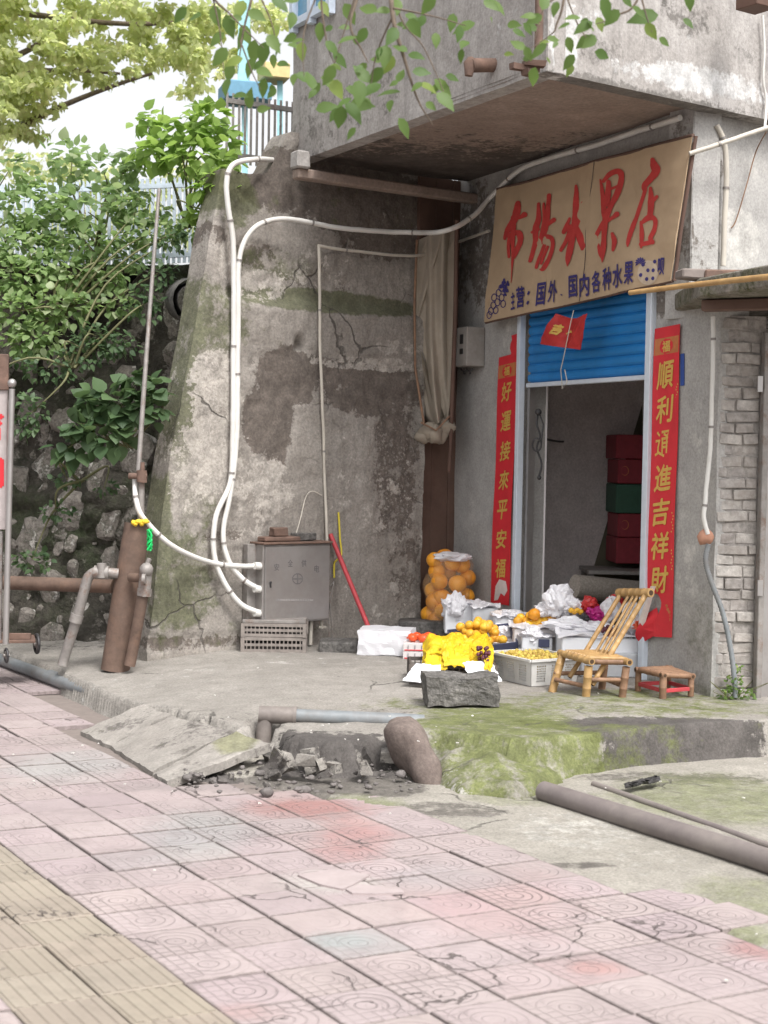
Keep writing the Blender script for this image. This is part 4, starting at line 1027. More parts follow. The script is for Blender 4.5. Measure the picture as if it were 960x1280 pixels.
# ------------------------------------------------------------------ red couplets on both sides of the door
def couplet(name_lab, quad, chars, cs, shear, torn):
    # quad px: tl tr br bl
    Q = [PF.px(*q, .012) for q in quad]
    def pos(s, t, off=0.):              # s left-right, t top-bottom
        u = (Q[0][0] * (1 - s) + Q[1][0] * s) * (1 - t) + (Q[3][0] * (1 - s) + Q[2][0] * s) * t
        z = (Q[0][1] * (1 - s) + Q[1][1] * s) * (1 - t) + (Q[3][1] * (1 - s) + Q[2][1] * s) * t
        return PF.p(u, z, .014 + .004 * math.sin(t * 11 + s) + off)
    root = thing('spring_couplet', pos(.5, 1), name_lab, 'couplet')
    g = MB()
    if torn: g.grid(lambda a, b: pos(a, b * .86), 4, 90, True, -PF.n * .001)
    else: g.grid(lambda a, b: pos(a, b), 4, 90, True, -PF.n * .001)
    g.build('paper', M['redpaper'], root)
    for k, ch in enumerate(chars):
        x0, t0, x1, t1 = cs[k]
        put_text(root, 'character', ch, (x0, t0, x1, t1), M['gold'], lambda x, y: pos(x, y, .0030), .022, shear, -.006)
    # printed head emblem in a band
    g = MB(); g.add([pos(.03, .035, .0009), pos(.97, .035, .0009), pos(.97, .088, .0009), pos(.03, .088, .0009)], [(0, 1, 2, 3)]); g.build('printed_band', M['goldred'], root, fix=False)
    g = MB(); g.add([pos(.5 + .26 * math.cos(a), .063 + .026 * math.sin(a) * (1 if k % 2 else .85), .0013) for k, a in enumerate([i * math.pi / 9 for i in range(18)])], [tuple(range(18))]); g.build('printed_band', M['redpaper'], root, fix=False)
    put_text(root, 'character', '福', (.34, .045, .66, .082), M['gold'], lambda x, y: pos(x, y, .0019), .03)
    return root, pos
n7 = lambda a, b, x0, x1, h, k=7: [(x0, a + (b - a) * i / (k - 1) - h / 2, x1, a + (b - a) * i / (k - 1) + h / 2) for i in range(k)]
lab = 'red paper couplet with seven gold characters pasted left of the door, narrower and more faded'
cl, posl = couplet(lab, [(624, 447), (647, 441), (636, 757), (613, 753)], '好運接來平安福', n7(.145, .855, .24, .80, .078), .12, False)
g = MB(); g.grid(lambda a, b: posl(.65 + .38 * a + .05 * math.sin(b * 9), -.075 + .085 * b, .002 + .006 * a * b), 3, 5, True, -PF.n * .001); g.build('torn_scrap', M['redpaper'], cl)
g = MB(); g.add([posl(*q, .0022) for q in [(.25, .93), (.45, .90), (.8, .905), (.9, .94), (.75, .965), (.55, .955), (.4, .985), (.2, .99)]], [tuple(range(8))]); g.build('torn_patch', M['paperback'], cl, fix=False)
lab = 'wide red paper couplet right of the door, its lower corner torn loose and curling'
cr, posr = couplet(lab, [(819, 411), (851, 405), (840, 797), (806, 795)], '順利通進吉祥財', n7(.155, .815, .17, .83, .088), .10, True)
g = MB(); g.grid(lambda a, b: posr(.42 + .58 * a + (1 - a) * .25 * math.sin(b * 5) * (1 - b), .858 + .142 * b, .002 + .015 * (1 - a) * b), 5, 10, True, -PF.n * .001); g.build('paper_end', M['redpaper'], cr)
g = MB(); g.grid(lambda a, b: posr(-.06 + .5 * a + .06 * math.sin(b * 6), .905 + .09 * b + .03 * (1 - a), .008 + .05 * math.sin(b * 3) * (1 - a)), 6, 10, True, -PF.n * .001); g.build('torn_flap', M['redpaper'], cr)
g = MB(); g.grid(lambda a, b: posr(.02 + .40 * b + .10 * a, .925 - .09 * b + .045 * a * (1 - b), .03 + .03 * math.sin(a * 3)), 5, 8, True, -PF.n * .0015); g.build('torn_flap', M['paperback'], cr)
g = MB()
for k in range(14):                      # flower print in the lower part
    a = k * .45; r = .16 + .02 * (k % 3); q = (.74 + r * math.cos(a) * .9, .93 + r * math.sin(a) * .16)
    g.add([posr(q[0] + .05 * math.cos(b), q[1] + .006 * math.sin(b), .0035 + .0001 * k) for b in [j * math.pi / 3 for j in range(6)]], [tuple(range(6))])
g.build('printed_flower', M['goldred'], cr, fix=False)
g = MB()
for (y0, y1) in ((.19, .24), (.3, .36), (.42, .48), (.6, .66), (.72, .78)):
    for k in range(7):
        yy = y0 + (y1 - y0) * k / 6; xx = .93 + .03 * math.sin(k * 2 + y0 * 40); g.add([posr(xx + .02 * math.cos(b), yy + .003 * math.sin(b), .0012) for b in [j * math.pi / 3 for j in range(6)]], [tuple(range(6))])
g.build('printed_flower', M['gold'], cr, fix=False)
g = MB(); a = PF.w(853, 442, .006); b_ = PF.w(853, 482, .006); g.bar(a, b_, .035, .006, up=PF.n)
tag(g.build('door_plate', M['blueplastic'], bevel=.001), 'small dark blue plate edged with white beside the top of the right couplet', 'sign')

# red envelope style bag hanging before the shutter
rb_ = thing('red_bag', PF.w(706, 438, .2), 'crumpled shiny red bag with gold print dangling on a string before the blue shutter', 'bag')
Qs = [PF.px(*q, .2) for q in [(675, 430), (722, 437), (737, 392), (695, 392)]]
def rq(a, b, off=0):
    u = (Qs[0][0] * (1 - a) + Qs[1][0] * a) * (1 - b) + (Qs[3][0] * (1 - a) + Qs[2][0] * a) * b
    z = (Qs[0][1] * (1 - a) + Qs[1][1] * a) * (1 - b) + (Qs[3][1] * (1 - a) + Qs[2][1] * a) * b - .03 * math.sin(a * 3.1) * b
    return PF.p(u, z, .2 + .02 * math.sin(a * 5 + b * 3) + .012 * nz(a * 4, b * 4, 1) + off)
g = MB(); g.grid(lambda a, b: rq(a, b), 12, 10, True, -PF.n * .004); g.build('film', M['redfilm'], rb_)
put_text(rb_, 'gold_print', '吉', (.14, .25, .40, .62), M['gold'], lambda x, y: rq(x, 1 - y, .006), .06)
put_text(rb_, 'gold_print', '～', (.5, .4, .85, .6), M['gold'], lambda x, y: rq(x, 1 - y, .006), .04)
g = MB(); g.tube([PF.w(717, 388, .19), PF.w(713, 405, .21), PF.w(706, 440, .2), PF.w(701, 462, .18), PF.w(703, 486, .17), PF.w(709, 478, .17), PF.w(706, 462, .18)], .0035, 6); g.build('string', M['pvc_cream'], rb_)

# grey meter box on the wall
mb_ = thing('meter_box', PF.w(590, 460, .06), 'old grey metal meter box with dark slots between canvas and left couplet', 'meter box')
cb_ = PF.px(588, 434, .07)
g = MB(); g.box(PF.p(cb_[0] - .0, cb_[1], .075), (.19, .15, .29), rz=math.atan2(PF.u.y, PF.u.x)); box = g.build('case', M['greyfoam'] if False else simple('grey meter box paint', (.30, .28, .26), .6, var=.1, dirt=(.18, .15, .13), dirtamt=.4), mb_, bevel=.006)
side = PF.p(cb_[0] + .01, cb_[1], .151)
for dz, hh in ((.055, .07), (-.035, .04)):
    g = MB(); g.box(side + V((0, 0, dz)), (.05, .004, hh), rz=math.atan2(PF.u.y, PF.u.x)); g.build('slot', M['darkmetal'], mb_)
for k, dx in enumerate((-.09, .0)):
    c = PF.p(cb_[0] + dx, cb_[1] - .16, .07); g = MB(); g.tube([c + PF.u * (.045 * math.cos(t)) - V((0, 0, .035 * math.sin(t))) + PF.n * .02 * math.sin(t * 2) for t in [i * .42 for i in range(9)]], .006, 6); g.build('wire_loop', M['darkmetal'], mb_)

# canvas sunshade, rolled and hanging in the corner
cv = thing('canvas_sunshade', PF.w(545, 560, .15), 'beige canvas sunshade hanging folded with a tied bundle at its foot', 'canvas')
Lc = [(522, 300), (520, 340), (519, 420), (524, 480), (530, 520), (538, 535)]; Rc = [(572, 280), (569, 340), (566, 420), (564, 470), (563, 500), (560, 522)]
def cvp(a, b):
    i = b * 5; k = min(4, int(i)); f = i - k
    lx = Lc[k][0] + (Lc[k + 1][0] - Lc[k][0]) * f; ly = Lc[k][1] + (Lc[k + 1][1] - Lc[k][1]) * f
    rx = Rc[k][0] + (Rc[k + 1][0] - Rc[k][0]) * f; ry = Rc[k][1] + (Rc[k + 1][1] - Rc[k][1]) * f
    px, py = lx + (rx - lx) * a, ly + (ry - ly) * a
    y = 11.35 + .05 * math.sin(a * 8 + b * 1.5) * (.6 + b) + .03 * math.sin(a * 17 - b * 4) - .10 * a
    return at(px, py, y)
g = MB(); g.grid(cvp, 36, 40, True, V((0, .012, 0))); g.build('cloth', M['canvas'], cv)
g = MB()
for k in range(9):
    c = at(530 + k * 3.6, 545 - 4 * math.sin(k * .9) - k * 1.2, 11.28 + U(-.04, .04)); g.sphere(c, (U(.045, .075), .05, U(.045, .08)), 9, 6)
g.build('tied_bundle', M['canvas'], cv, rough=.03, rs=16)
g = MB(); g.tube([at(526, 528, 11.2), at(545, 538, 11.18), at(562, 520, 11.22)], .008, 6); g.tube([at(521, 300, 11.3), at(518, 380, 11.28), at(519, 460, 11.28), at(530, 530, 11.2)], .010, 6); g.build('cord', M['bamboodark'], cv)
g = MB(); g.tube([at(571, 275, 11.15), at(569, 400, 11.2), at(563, 560, 11.3), at(561, 590, 11.3)], .016, 8)
tag(g.build('iron_rod', M['brownwood']), 'thin dark rod standing between the canvas and the shop wall', 'rod')

# ------------------------------------------------------------------ conduits and cables
def conduit(label, pts, r, mat, cat='conduit', group=None, name='conduit', n=8, parent=None, clips=None):
    P = smooth_path(pts, n); P = [p + V((nz(p.z * 2, p.x, 3), nz(p.z * 2, p.x, 7), nz(p.x * 2, p.y, 9))) * min(r, .012) * .8 for p in P]; g = MB(); g.tube(P, r, 10)
    o = g.build(name, mat, parent)
    if r > .010:
        step = max(6, int(14))
        for i in range(step // 2, len(P) - 1, step):
            d = (P[i + 1] - P[i]).normalized(); h = MB(); h.tube([P[i] - d * .007, P[i] + d * .007], r * 1.22, 10); h.build('clip', M['galv'], o)
    if not parent: tag(o, label, cat, group)
    return o
W = PR.w
conduit('white conduit from the lowest cabinet hole straight up to the top of the wall', [at(345, 201, 10.75), W(318, 200, .08), W(292, 206, .06), W(283, 228, .05), W(285, 262, .05), W(292, 310, .05), W(292, 420, .04), W(291, 520, .04), W(288, 600, .05), W(270, 645, .06), W(268, 690, .06), W(280, 728, .07), W(300, 755, .08), W(322, 766, .13)], .0185, M['pvc_white'])
CP = [PF.w(851, 146, .05), PF.w(810, 160, .05), PF.w(760, 177, .05), PF.w(700, 193, .06), PF.w(650, 212, .07), PF.w(615, 245, .10), at(590, 272, 10.9), at(556, 288, 10.75), W(510, 291, .12), W(430, 285, .06), W(370, 276, .05), W(340, 276, .05), W(315, 288, .05), W(300, 320, .05), W(298, 380, .05), W(297, 480, .05), W(295, 560, .05), W(287, 620, .05), W(279, 665, .05), W(286, 700, .07), W(303, 724, .09), W(322, 736, .13)]
conduit('long white conduit curving up the wall and on under the soffit past the banner', CP, .018, M['pvc_white'])
conduit('white conduit drooping from the rusty standpipe to the top hole of the steel cabinet', [at(168, 600, 9.8), at(170, 625, 9.75), at(180, 648, 9.75), at(215, 680, 9.85), W(265, 703, .08), W(300, 708, .10), W(323, 708, .12)], .017, M['pvc_white'])
conduit('thin cream conduit running straight down to the right side of the steel cabinet', [W(398, 308, .03), W(400, 400, .03), W(403, 500, .03), W(406, 600, .03), W(409, 684, .04)], .011, M['pvc_cream'])
conduit('thin cream conduit running level from the wall to behind the banner', [W(397, 307, .03), W(440, 313, .03), W(519, 320, .04), PF.w(560, 307, .08), PF.w(612, 289, .06)], .011, M['pvc_cream'])
conduit('short slanting cream conduit above the canopy to the right of the banner', [PF.w(861, 192, .10), at(905, 178, 8.9), at(960, 160, 9.0), at(1000, 148, 9.1)], .014, M['pvc_cream'])
conduit('upright cream conduit on the wall above the canopy, bent at its top', [PG2.w(896, 156, .04), PG2.w(904, 175, .05), PG2.w(907, 200, .05), PG2.w(906, 260, .05), PG2.w(904, 332, .05)], .017, M['pvc_cream'])
conduit('loose brown wire looping on the wall at the upper right corner', [at(958, 165, 9.0), PG2.w(945, 190, .06), PG2.w(932, 235, .05), PG2.w(920, 275, .03), PG2.w(914, 285, .02)], .004, M['bamboodark'], 'wire', name='loose_wire')
conduit('thin white cable dropping over the right end of the concrete parapet', [PO.w(953, 20, .03), PO.w(955, 60, .03), PO.w(954, 100, .03), PO.w(958, 130, .03), at(956, 162, 9.0)], .008, M['pvc_white'], 'cable', name='cable')
PQ = lambda x, y, o=.05: PG.w(x, y, o)
conduit('white conduit hanging down the edge of the brick wall', [PQ(892, 396), PQ(893, 430), PQ(891, 490), PQ(888, 560), PQ(882, 620), PQ(879, 645), PQ(884, 668)], .013, M['pvc_white'])
hose = thing('corrugated_hose', PQ(918, 872, .1), 'grey corrugated hose running down the brick wall to the weeds', 'hose')
HP = smooth_path([PQ(886, 680, .06), PQ(882, 700, .06), PQ(888, 725, .07), PQ(903, 765, .08), PQ(913, 810, .09), PQ(918, 850, .1), PQ(919, 872, .1)], 16)
g = MB(); g.tube(HP, [.017 if i % 2 else .0135 for i in range(len(HP))], 9); g.build('tube', M['pvc_grey'], hose)
g = MB(); g.sphere(PQ(882, 671, .03), (.05, .025, .045), 9, 6); tag(g.build('foam_patch', simple('orange sealing foam', (.42, .22, .15), .9, bump=.6), rough=.012, rs=30), 'small orange brown lump sealing the conduit end on the brick wall', 'sealant')
# tall thin pole and clamp
pole = thing('thin_pole', at(176, 600, 9.8), 'tall thin grey pole rising in front of the stone wall', 'pole')
g = MB(); g.tube([at(172, 604, 9.8), at(179, 500, 9.85), at(187, 390, 9.95), at(199, 236, 10.1)], [.017, .016, .014, .012], 8); g.build('shaft', M['galv'], pole)

# ------------------------------------------------------------------ rusty standpipe and its branch pipes
Y_ = 9.75
sp = thing('standpipe', G(147, 820, .2), 'thick leaning brown iron standpipe with valves and side pipes beside the stone wall', 'pipework')
g = MB(); g.tube([at(144, 838, Y_), at(155, 760, Y_ + .01), at(172, 655, Y_ + .05)], [.093, .089, .084], 24); g.build('riser', M['rustpipe'], sp)
g = MB(); g.tube([at(-130, 722, 10.15), at(0, 728, 10.05), at(142, 733, 9.85)], .046, 16); g.build('main_pipe', M['rustpipe'], sp)
g = MB(); g.tube([at(176, 652, Y_ + .02), at(177, 598, Y_ + .02), at(179, 588, Y_ + .02)], [.022, .020, .018], 12); g.build('inner_pipe', M['galv'], sp)
g = MB(); g.tube([at(161, 595, Y_), at(184, 595, Y_)], .02, 8); g.tube([at(177, 603, Y_), at(177, 588, Y_)], .034, 10); g.tube([at(178, 588, Y_), at(178, 578, Y_)], .014, 8); g.build('clamp', M['rust'], sp, rough=.004, rs=30)
g = MB(); 
for k in range(7): g.sphere(at(167 + k * 2.6, 653 + 2 * math.sin(k * 2), Y_ - .04), (.02, .03, .016), 7, 5)
g.build('foam', M['yellowfoam'], sp, rough=.008, rs=40)
ell = smooth_path([at(78, 832, 9.75), at(82, 817, 9.75), at(97, 770, 9.72), at(108, 728, 9.7), at(113, 719, 9.7), at(122, 715, 9.7), at(148, 717, 9.72)], 6)
g = MB(); g.tube(ell, .033, 14); g.build('side_pipe', M['galv'], sp)
g = MB(); g.tube([at(94, 778, 9.72), at(97, 768, 9.72)], .042, 14); g.build('coupling', M['galv'], sp); g = MB(); g.tube([at(118, 715, 9.7), at(136, 716, 9.7)], .044, 14); g.tube([at(127, 704, 9.68), at(127, 722, 9.68)], .03, 10); g.build('coupling', M['galv'], sp)
g = MB(); g.tube([at(162, 832, 9.62), at(165, 818, 9.62), at(172, 780, 9.6), at(179, 742, 9.58), at(181, 735, 9.58)], .036, 14); g.tube([at(163, 722, 9.65), at(180, 722, 9.58)], .03, 12); g.build('side_pipe', M['rustpipe'], sp)
g = MB(); g.tube([at(180, 745, 9.58), at(181, 736, 9.58)], .046, 14); g.tube([at(181, 736, 9.58), at(183, 708, 9.58)], .040, 14); g.sphere(at(183, 712, 9.56), .045, 10, 7); g.tube([at(178, 724, 9.5), at(182, 724, 9.5)], .036, 10); g.tube([at(183, 708, 9.58), at(187, 698, 9.58)], .016, 8); g.build('valve', M['galv'], sp, rough=.003, rs=40)
g = MB()
for k in range(9):
    a = k * .8; g.tube(smooth_path([at(187 + 3 * math.cos(a + t * 2.1), 675 + (t - 2) * 6 + 2 * math.sin(a * 3 + t), 9.62 + .02 * math.sin(a + t)) for t in range(5)], 3), .006, 5)
tag(g.build('strapping_tangle', M['greenstrap']), 'tangle of bright green plastic strapping caught beside the standpipe top', 'strapping')

# ------------------------------------------------------------------ pipes on the ground
def pipe(name, lab, pts, r, mat, joints=(), n=4):
    root = thing(name, V(pts[0]), lab, 'pipe'); P = smooth_path(pts, n)
    g = MB(); g.tube(P, r, 16); g.build('barrel', mat, root)
    for (a, b) in joints: g = MB(); g.tube([a, b], r * 1.22, 16); g.build('coupling', mat, root)
    return root
zz = .055
pA = [G(-160, 768, zz), G(0, 824, zz), G(75, 852, zz), G(168, 884, zz)]
L1 = lambda t: pA[1].lerp(pA[3], t)
pipe('drain_pipe', 'long grey plastic drain pipe lying along the yard edge at the left', pA, .040, M['pvc_grey'], [(L1(.42), L1(.48)), (L1(.80), L1(.83))])
e0 = G(330, 928, .08); e1 = e0 + V((0, 0, .13)); 
pe = thing('elbow_pipe', e0, 'grey plastic pipe with an elbow coming up out of the yard edge in the middle', 'pipe')
q1, q2 = at(331, 893, 7.84), at(500, 900, 7.84)
q0 = V((q1.x - .01, q1.y - .02, .0)); 
g = MB(); g.tube([q0, V((q1.x, q1.y, q1.z - .05)), V((q1.x + .005, q1.y, q1.z - .02)), q1 + (q2 - q1).normalized() * .02 + V((0, 0, -.003)), q1 + (q2 - q1).normalized() * .05], .040, 16); M['elbow'] = simple('dusty grey elbow', (.20, .175, .16), .6, var=.2, scale=12, bump=.3, dirt=(.11, .09, .08), dirtamt=.45); g.build('elbow', M['elbow'], pe)
g = MB(); g.tube([q1 - (q2 - q1).normalized() * .03, q1.lerp(q2, .22)], .046, 16); g.build('coupling', M['elbow'], pe); g = MB(); g.tube([q1.lerp(q2, .21), q1.lerp(q2, .235)], .050, 16); g.build('coupling', M['elbow'], pe)
g = MB(); g.tube([q1.lerp(q2, .23), q2, at(530, 902, 7.84)], .036, 16); g.build('barrel', M['pvc_grey'], pe)
pb1, pb2 = G(688, 992, .04), G(985, 1084, .05)
pb = thing('large_pipe', pb1, 'thick dusty brown pipe lying across the apron at the right', 'pipe')
dpb = (pb2 - pb1).normalized()
g = MB(); g.tube([pb1 - dpb * .05, pb1.lerp(pb2, .5), pb2, pb2 + dpb * 1.2], .047, 22); g.build('barrel', M['pvc_brown'], pb)
p1, p2 = G(742, 980, .012), G(985, 1066, .012)
tag(MB().tube([p1, p1.lerp(p2, .5), p2, p2 + (p2 - p1).normalized()], .016, 12).build('thin_pipe', M['pvc_brown']), 'thin brown pipe lying behind the thick pipe at the right', 'pipe')
# brown clay stone wedged at the corner of the mound
bc = G(520, 968, .0)
g = MB(); dirn = (at(500, 905, 7.36) - at(541, 980, 7.14)).normalized(); g.tube([at(543, 986, 7.12) + dirn * (k * .0345) for k in range(13)], [.03, .05, .066, .08, .09, .098, .104, .108, .108, .102, .09, .065, .02], 20)
tag(paint(g.build('clay_stone', M['boulder'], rough=.045, rs=6), lambda p: (.1, 0, .1)), 'smooth brown egg shaped stone wedged at the left end of the mossy mound', 'stone')
# rough concrete block
cbk = [at(527, 888, 8.15), at(621, 879, 8.25)]
ctr = at(575, 868, 8.3); g = MB(); rzb = math.atan2((cbk[1] - cbk[0]).y, (cbk[1] - cbk[0]).x)
def blockf(): pass
bm = bmesh.new(); bmesh.ops.create_cube(bm, size=1); bmesh.ops.subdivide_edges(bm, edges=bm.edges[:], cuts=9, use_grid_fill=True)
for v in bm.verts:
    v.co = V((v.co.x * .40, v.co.y * .22, v.co.z * .155)); d = v.co * 9; v.co += V((noise.noise(d), noise.noise(d + V((5, 0, 0))), noise.noise(d + V((0, 5, 0))))) * .016 + V((noise.noise(d * 3), noise.noise(d * 3 + V((5, 0, 0))), noise.noise(d * 3.3))) * .008
me = bpy.data.meshes.new('concrete_block'); bm.to_mesh(me); bm.free(); me.materials.append(M['block']); me.color_attributes.new('m', 'FLOAT_COLOR', 'POINT')
o = bpy.data.objects.new('concrete_block', me); COL.objects.link(o); o.location = (ctr.x, 8.28, .285); o.rotation_euler = (0, 0, .10)
tag(o, 'rough dark concrete block on the yard in front of the yellow cloth', 'concrete block')
g = MB(); g.grid(lambda a, b: G(780 + 45 * a, 985 - 10 * a - 6 * b, .03 + .02 * abs(nz(a * 5, b * 3, 1)) + .012), 14, 5, False, V((0, 0, -.003)))
tag(g.build('black_rag', M['cable'], rough=.01, rs=20), 'scrap of black plastic lying at the foot of the concrete ledge', 'rag')

# ------------------------------------------------------------------ steel cabinet on the wall
cab = thing('steel_cabinet', PR.w(369, 775, .1), 'brushed steel electrical cabinet on the wall with faded characters and a round emblem', 'cabinet')
ku0, kz1 = PR.px(329, 681, .16); ku1, kz0 = PR.px(411, 775, .16)
angR = math.atan2(PR.u.y, PR.u.x)
g = MB(); g.box(PR.p((ku0 + ku1) / 2, (kz0 + kz1) / 2, .085), (ku1 - ku0, .15, kz1 - kz0), rz=angR); g.build('case', M['steel'], cab, bevel=.004)
g = MB(); g.box(PR.p((ku0 + ku1) / 2 + .004, (kz0 + kz1) / 2, .166), (ku1 - ku0 - .022, .008, kz1 - kz0 - .022), rz=angR); g.build('door', M['steel'], cab, bevel=.003)
g = MB(); g.box(PR.p((ku0 + ku1) / 2, kz1 + .008, .09), (ku1 - ku0 + .02, .19, .014), rz=angR); g.build('lid', M['rust'], cab, bevel=.003)
M['etch'] = simple('faded etched print', (.13, .12, .12), .7)
M['etch2'] = simple('very faint print', (.29, .27, .265), .6)
cpos = lambda x, y: PR.p(*PR.px(x, y, .172), .172)
for ch, x, y in (('安', 346, 709), ('全', 363, 704), ('供', 380, 704), ('电', 396, 711)):
    put_text(cab, 'character', ch, (x - 3.2, y - 4.5, x + 3.2, y + 4.5), M['etch'], cpos, .02)
g = MB(); c0 = (372, 723.5); n_ = 24
rg = lambda r: [cpos(c0[0] + r * math.cos(a) * .98, c0[1] + r * math.sin(a)) for a in [2 * math.pi * i / n_ for i in range(n_)]]
g.add(rg(7) + rg(5.6), [(i, (i + 1) % n_, (i + 1) % n_ + n_, i + n_) for i in range(n_)])
g.add([cpos(x, y) - PR.n * -.0006 for x, y in ((366.5, 722.6), (377.5, 722.6), (377.5, 724.6), (366.5, 724.6))], [(0, 1, 2, 3)]); g.add([cpos(x, y) + PR.n * .0009 for x, y in ((371.2, 718), (372.8, 718), (372.8, 729.5), (371.2, 729.5))], [(0, 1, 2, 3)])
g.build('emblem', M['etch'], cab, fix=False)
g = MB()
for k in range(15):
    x = 347 + k * 3; g.add([cpos(x, 748.5), cpos(x + U(1.2, 2.2), 748.5), cpos(x + U(1.2, 2.2), 751.5), cpos(x, 751.5)], [(0, 1, 2, 3)])
g.build('printed_line', M['etch2'], cab, fix=False)
g = MB(); q = cpos(338, 728); g.tube([q, q + PR.n * .008], .008, 8); g.box(q + PR.n * .006 - V((0, 0, .02)), (.008, .006, .03), rz=angR); g.build('lock', M['darkmetal'], cab)
g = MB(); g.box(PR.p((ku0) - .03, (kz0 + kz1) / 2 + .01, .04), (.07, .06, kz1 - kz0 - .02), rz=angR); g.build('backing_board', M['galv'], cab, bevel=.004)
for y in (707, 736, 766):
    g = MB(); a = PR.w(318, y, .125); b = PR.w(331, y + 1, .125); g.tube([a, b], .026, 10); g.build('gland', M['pvc_white'], cab)
g = MB(); g.tube([PR.w(389, 776, .1), PR.w(388, 806, .1)], .014, 8); g.tube([PR.w(402, 776, .1), PR.w(402, 786, .1)], .012, 8); g.tube([PR.w(398, 784, .1), PR.w(407, 784, .1)], .010, 8); g.build('downpipe', M['pvc_cream'], cab)
jt = PR.p((ku0 + ku1) / 2, kz1 + .016, .09)
for (dx, w, l, h, rz, m, lab) in ((-.10, .10, .30, .035, .0, 'rust', 'long rusty brown brick lying on the left of the cabinet lid'), (-.11, .07, .13, .06, .12, 'rust', 'short rusty lump sitting on top of the brown brick on the cabinet'), (.10, .09, .17, .055, -.05, 'block', 'dark brick lying on the right of the cabinet lid')):
    g = MB(); c = jt + PR.u * dx + V((0, 0, h / 2 + (.037 if l == .13 else .001))); g.box(c, (l, w, h), rz=angR + rz); ob = g.build('brick', M[m], bevel=.006, rough=.012, rs=14)
    if m == 'block': paint(ob, lambda p: (.3, 0, 0))
    tag(ob, lab, 'brick', 'bricks on the cabinet')
conduit('thin grey wire arching up from the cabinet lid', [jt + PR.u * .02, PR.w(375, 650, .05), PR.w(382, 622, .03), PR.w(390, 614, .03), PR.w(402, 619, .03)], .0035, M['pvc_cream'], 'wire', name='wire')
conduit('yellow cable hanging on the wall behind the red stick', [PR.w(423, 640, .03), PR.w(425, 670, .03), PR.w(427, 692, .05), PR.w(421, 700, .06), PR.w(418, 705, .05), PR.w(418, 722, .05)], .007, simple('yellow cable sheath', (.62, .50, .05), .5), 'cable', name='cable')
conduit('tangled thin wires hanging from the cabinet to the low trough', [PR.w(418, 726, .05), PR.w(412, 733, .06), PR.w(417, 729, .08), PR.w(414, 745, .08), PR.w(411, 770, .08), PR.w(412, 800, .1), PR.w(416, 802, .1), PR.w(413, 760, .09), PR.w(413, 740, .08)], .004, M['galv'], 'wire', name='wire')
g = MB(); g.tube([PR.w(413, 668, .03), at(461, 785, 10.55)], .017, 8); tag(g.build('red_stick', M['handlered']), 'red painted stick leaning against the wall beside the cabinet', 'stick')
# shallow trough of cement
tr = thing('cement_trough', at(425, 817, 10.5), 'shallow dark cement trough on the yard under the red stick', 'trough')
def wbox(g, px0, px1, ptop, pbot, y, depth, rz=0., th=None):
    a = at(px0, pbot, y); b = at(px1, pbot, y); c = at(px0, ptop, y); h = c.z - a.z
    mid = (a + b) / 2 + V((0, depth / 2, h / 2)); 
    g.box(V((mid.x, mid.y, mid.z)), ((b - a).length, depth, h), rz=rz); return mid, (b - a).length, h
g = MB(); wbox(g, 398, 447, 803, 818, 10.35, .25); o = g.build('basin', M['block'], tr, bevel=.012, rough=.01, rs=10); paint(o, lambda p: (.2, 0, .1))
# stone ledge under pomelos
g = MB(); wbox(g, 498, 560, 778, 795, 10.95, .35); o = g.build('stone_slab', M['block'], bevel=.01, rough=.01, rs=10); paint(o, lambda p: (0, 0, 0)); tag(o, 'low grey stone slab under the bag of pomelos', 'slab')

M['crate_shade'] = simple('painted crate shade', (.04, .035, .03), .9)  # dark base colour paints the shade inside the crates
# black lattice crates under the cabinet
def lattice_crate(label, c, w, d, h, rz, mat, group, cols=14, rows=3, rim=.022, lid=False, bar=.006):
    root = thing('lattice_crate', c, label, 'crate', group); Mz = Matrix.Rotation(rz, 3, 'Z'); P = lambda x, y, z: V(c) + Mz @ V((x, y, z))
    g = MB()
    for zz in (0.012, h - rim / 2):
        for (a, b) in (((-1, -1), (1, -1)), ((1, -1), (1, 1)), ((1, 1), (-1, 1)), ((-1, 1), (-1, -1))):
            g.bar(P(a[0] * w / 2, a[1] * d / 2, zz), P(b[0] * w / 2, b[1] * d / 2, zz), .012, rim if zz > .02 else .02)
    for sx in (-1, 1):
        for sy in (-1, 1): g.bar(P(sx * w / 2, sy * d / 2, 0), P(sx * w / 2, sy * d / 2, h - .003), .026, .026)
    g.build('rim', mat, root)
    for (ax, s) in (('x', -1), ('x', 1), ('y', -1), ('y', 1)):
        g = MB(); L = w if ax == 'x' else d; n = cols if ax == 'x' else max(4, int(cols * d / w)); fx = (lambda t, z: P(t, s * d / 2, z)) if ax == 'x' else (lambda t, z: P(s * w / 2, t, z))
        for k in range(1, n): g.bar(fx(-L / 2 + L * k / n, .02), fx(-L / 2 + L * k / n, h - rim), bar, bar)
        for k in range(1, rows + 1): g.bar(fx(-L / 2 + .01, h * k / (rows + 1)), fx(L / 2 - .01, h * k / (rows + 1)), bar * .9, bar * (2.4 if k == (rows + 1) // 2 else 1.))
        g.build('side_lattice', mat, root)
    g = MB(); g.box(P(0, 0, .03), (w - .03, d - .03, .05), rz=rz); g.build('base', M['crate_shade'], root)
    if lid: g = MB(); g.box(P(0, 0, h + .012), (w + .01, d + .01, .022), rz=rz); g.build('lid', M['galv'], root, bevel=.003)
    return root
cc = at(341, 822, 10.3); cz = .2; wv = (at(380, 822, 10.3) - at(303, 822, 10.3)).length
hh = (at(341, 776, 10.3).z - .2)
gm = simple('grey dusty crate plastic', (.19, .165, .15), .7, var=.3, scale=20, dirt=(.33, .29, .26), dirtamt=.5)
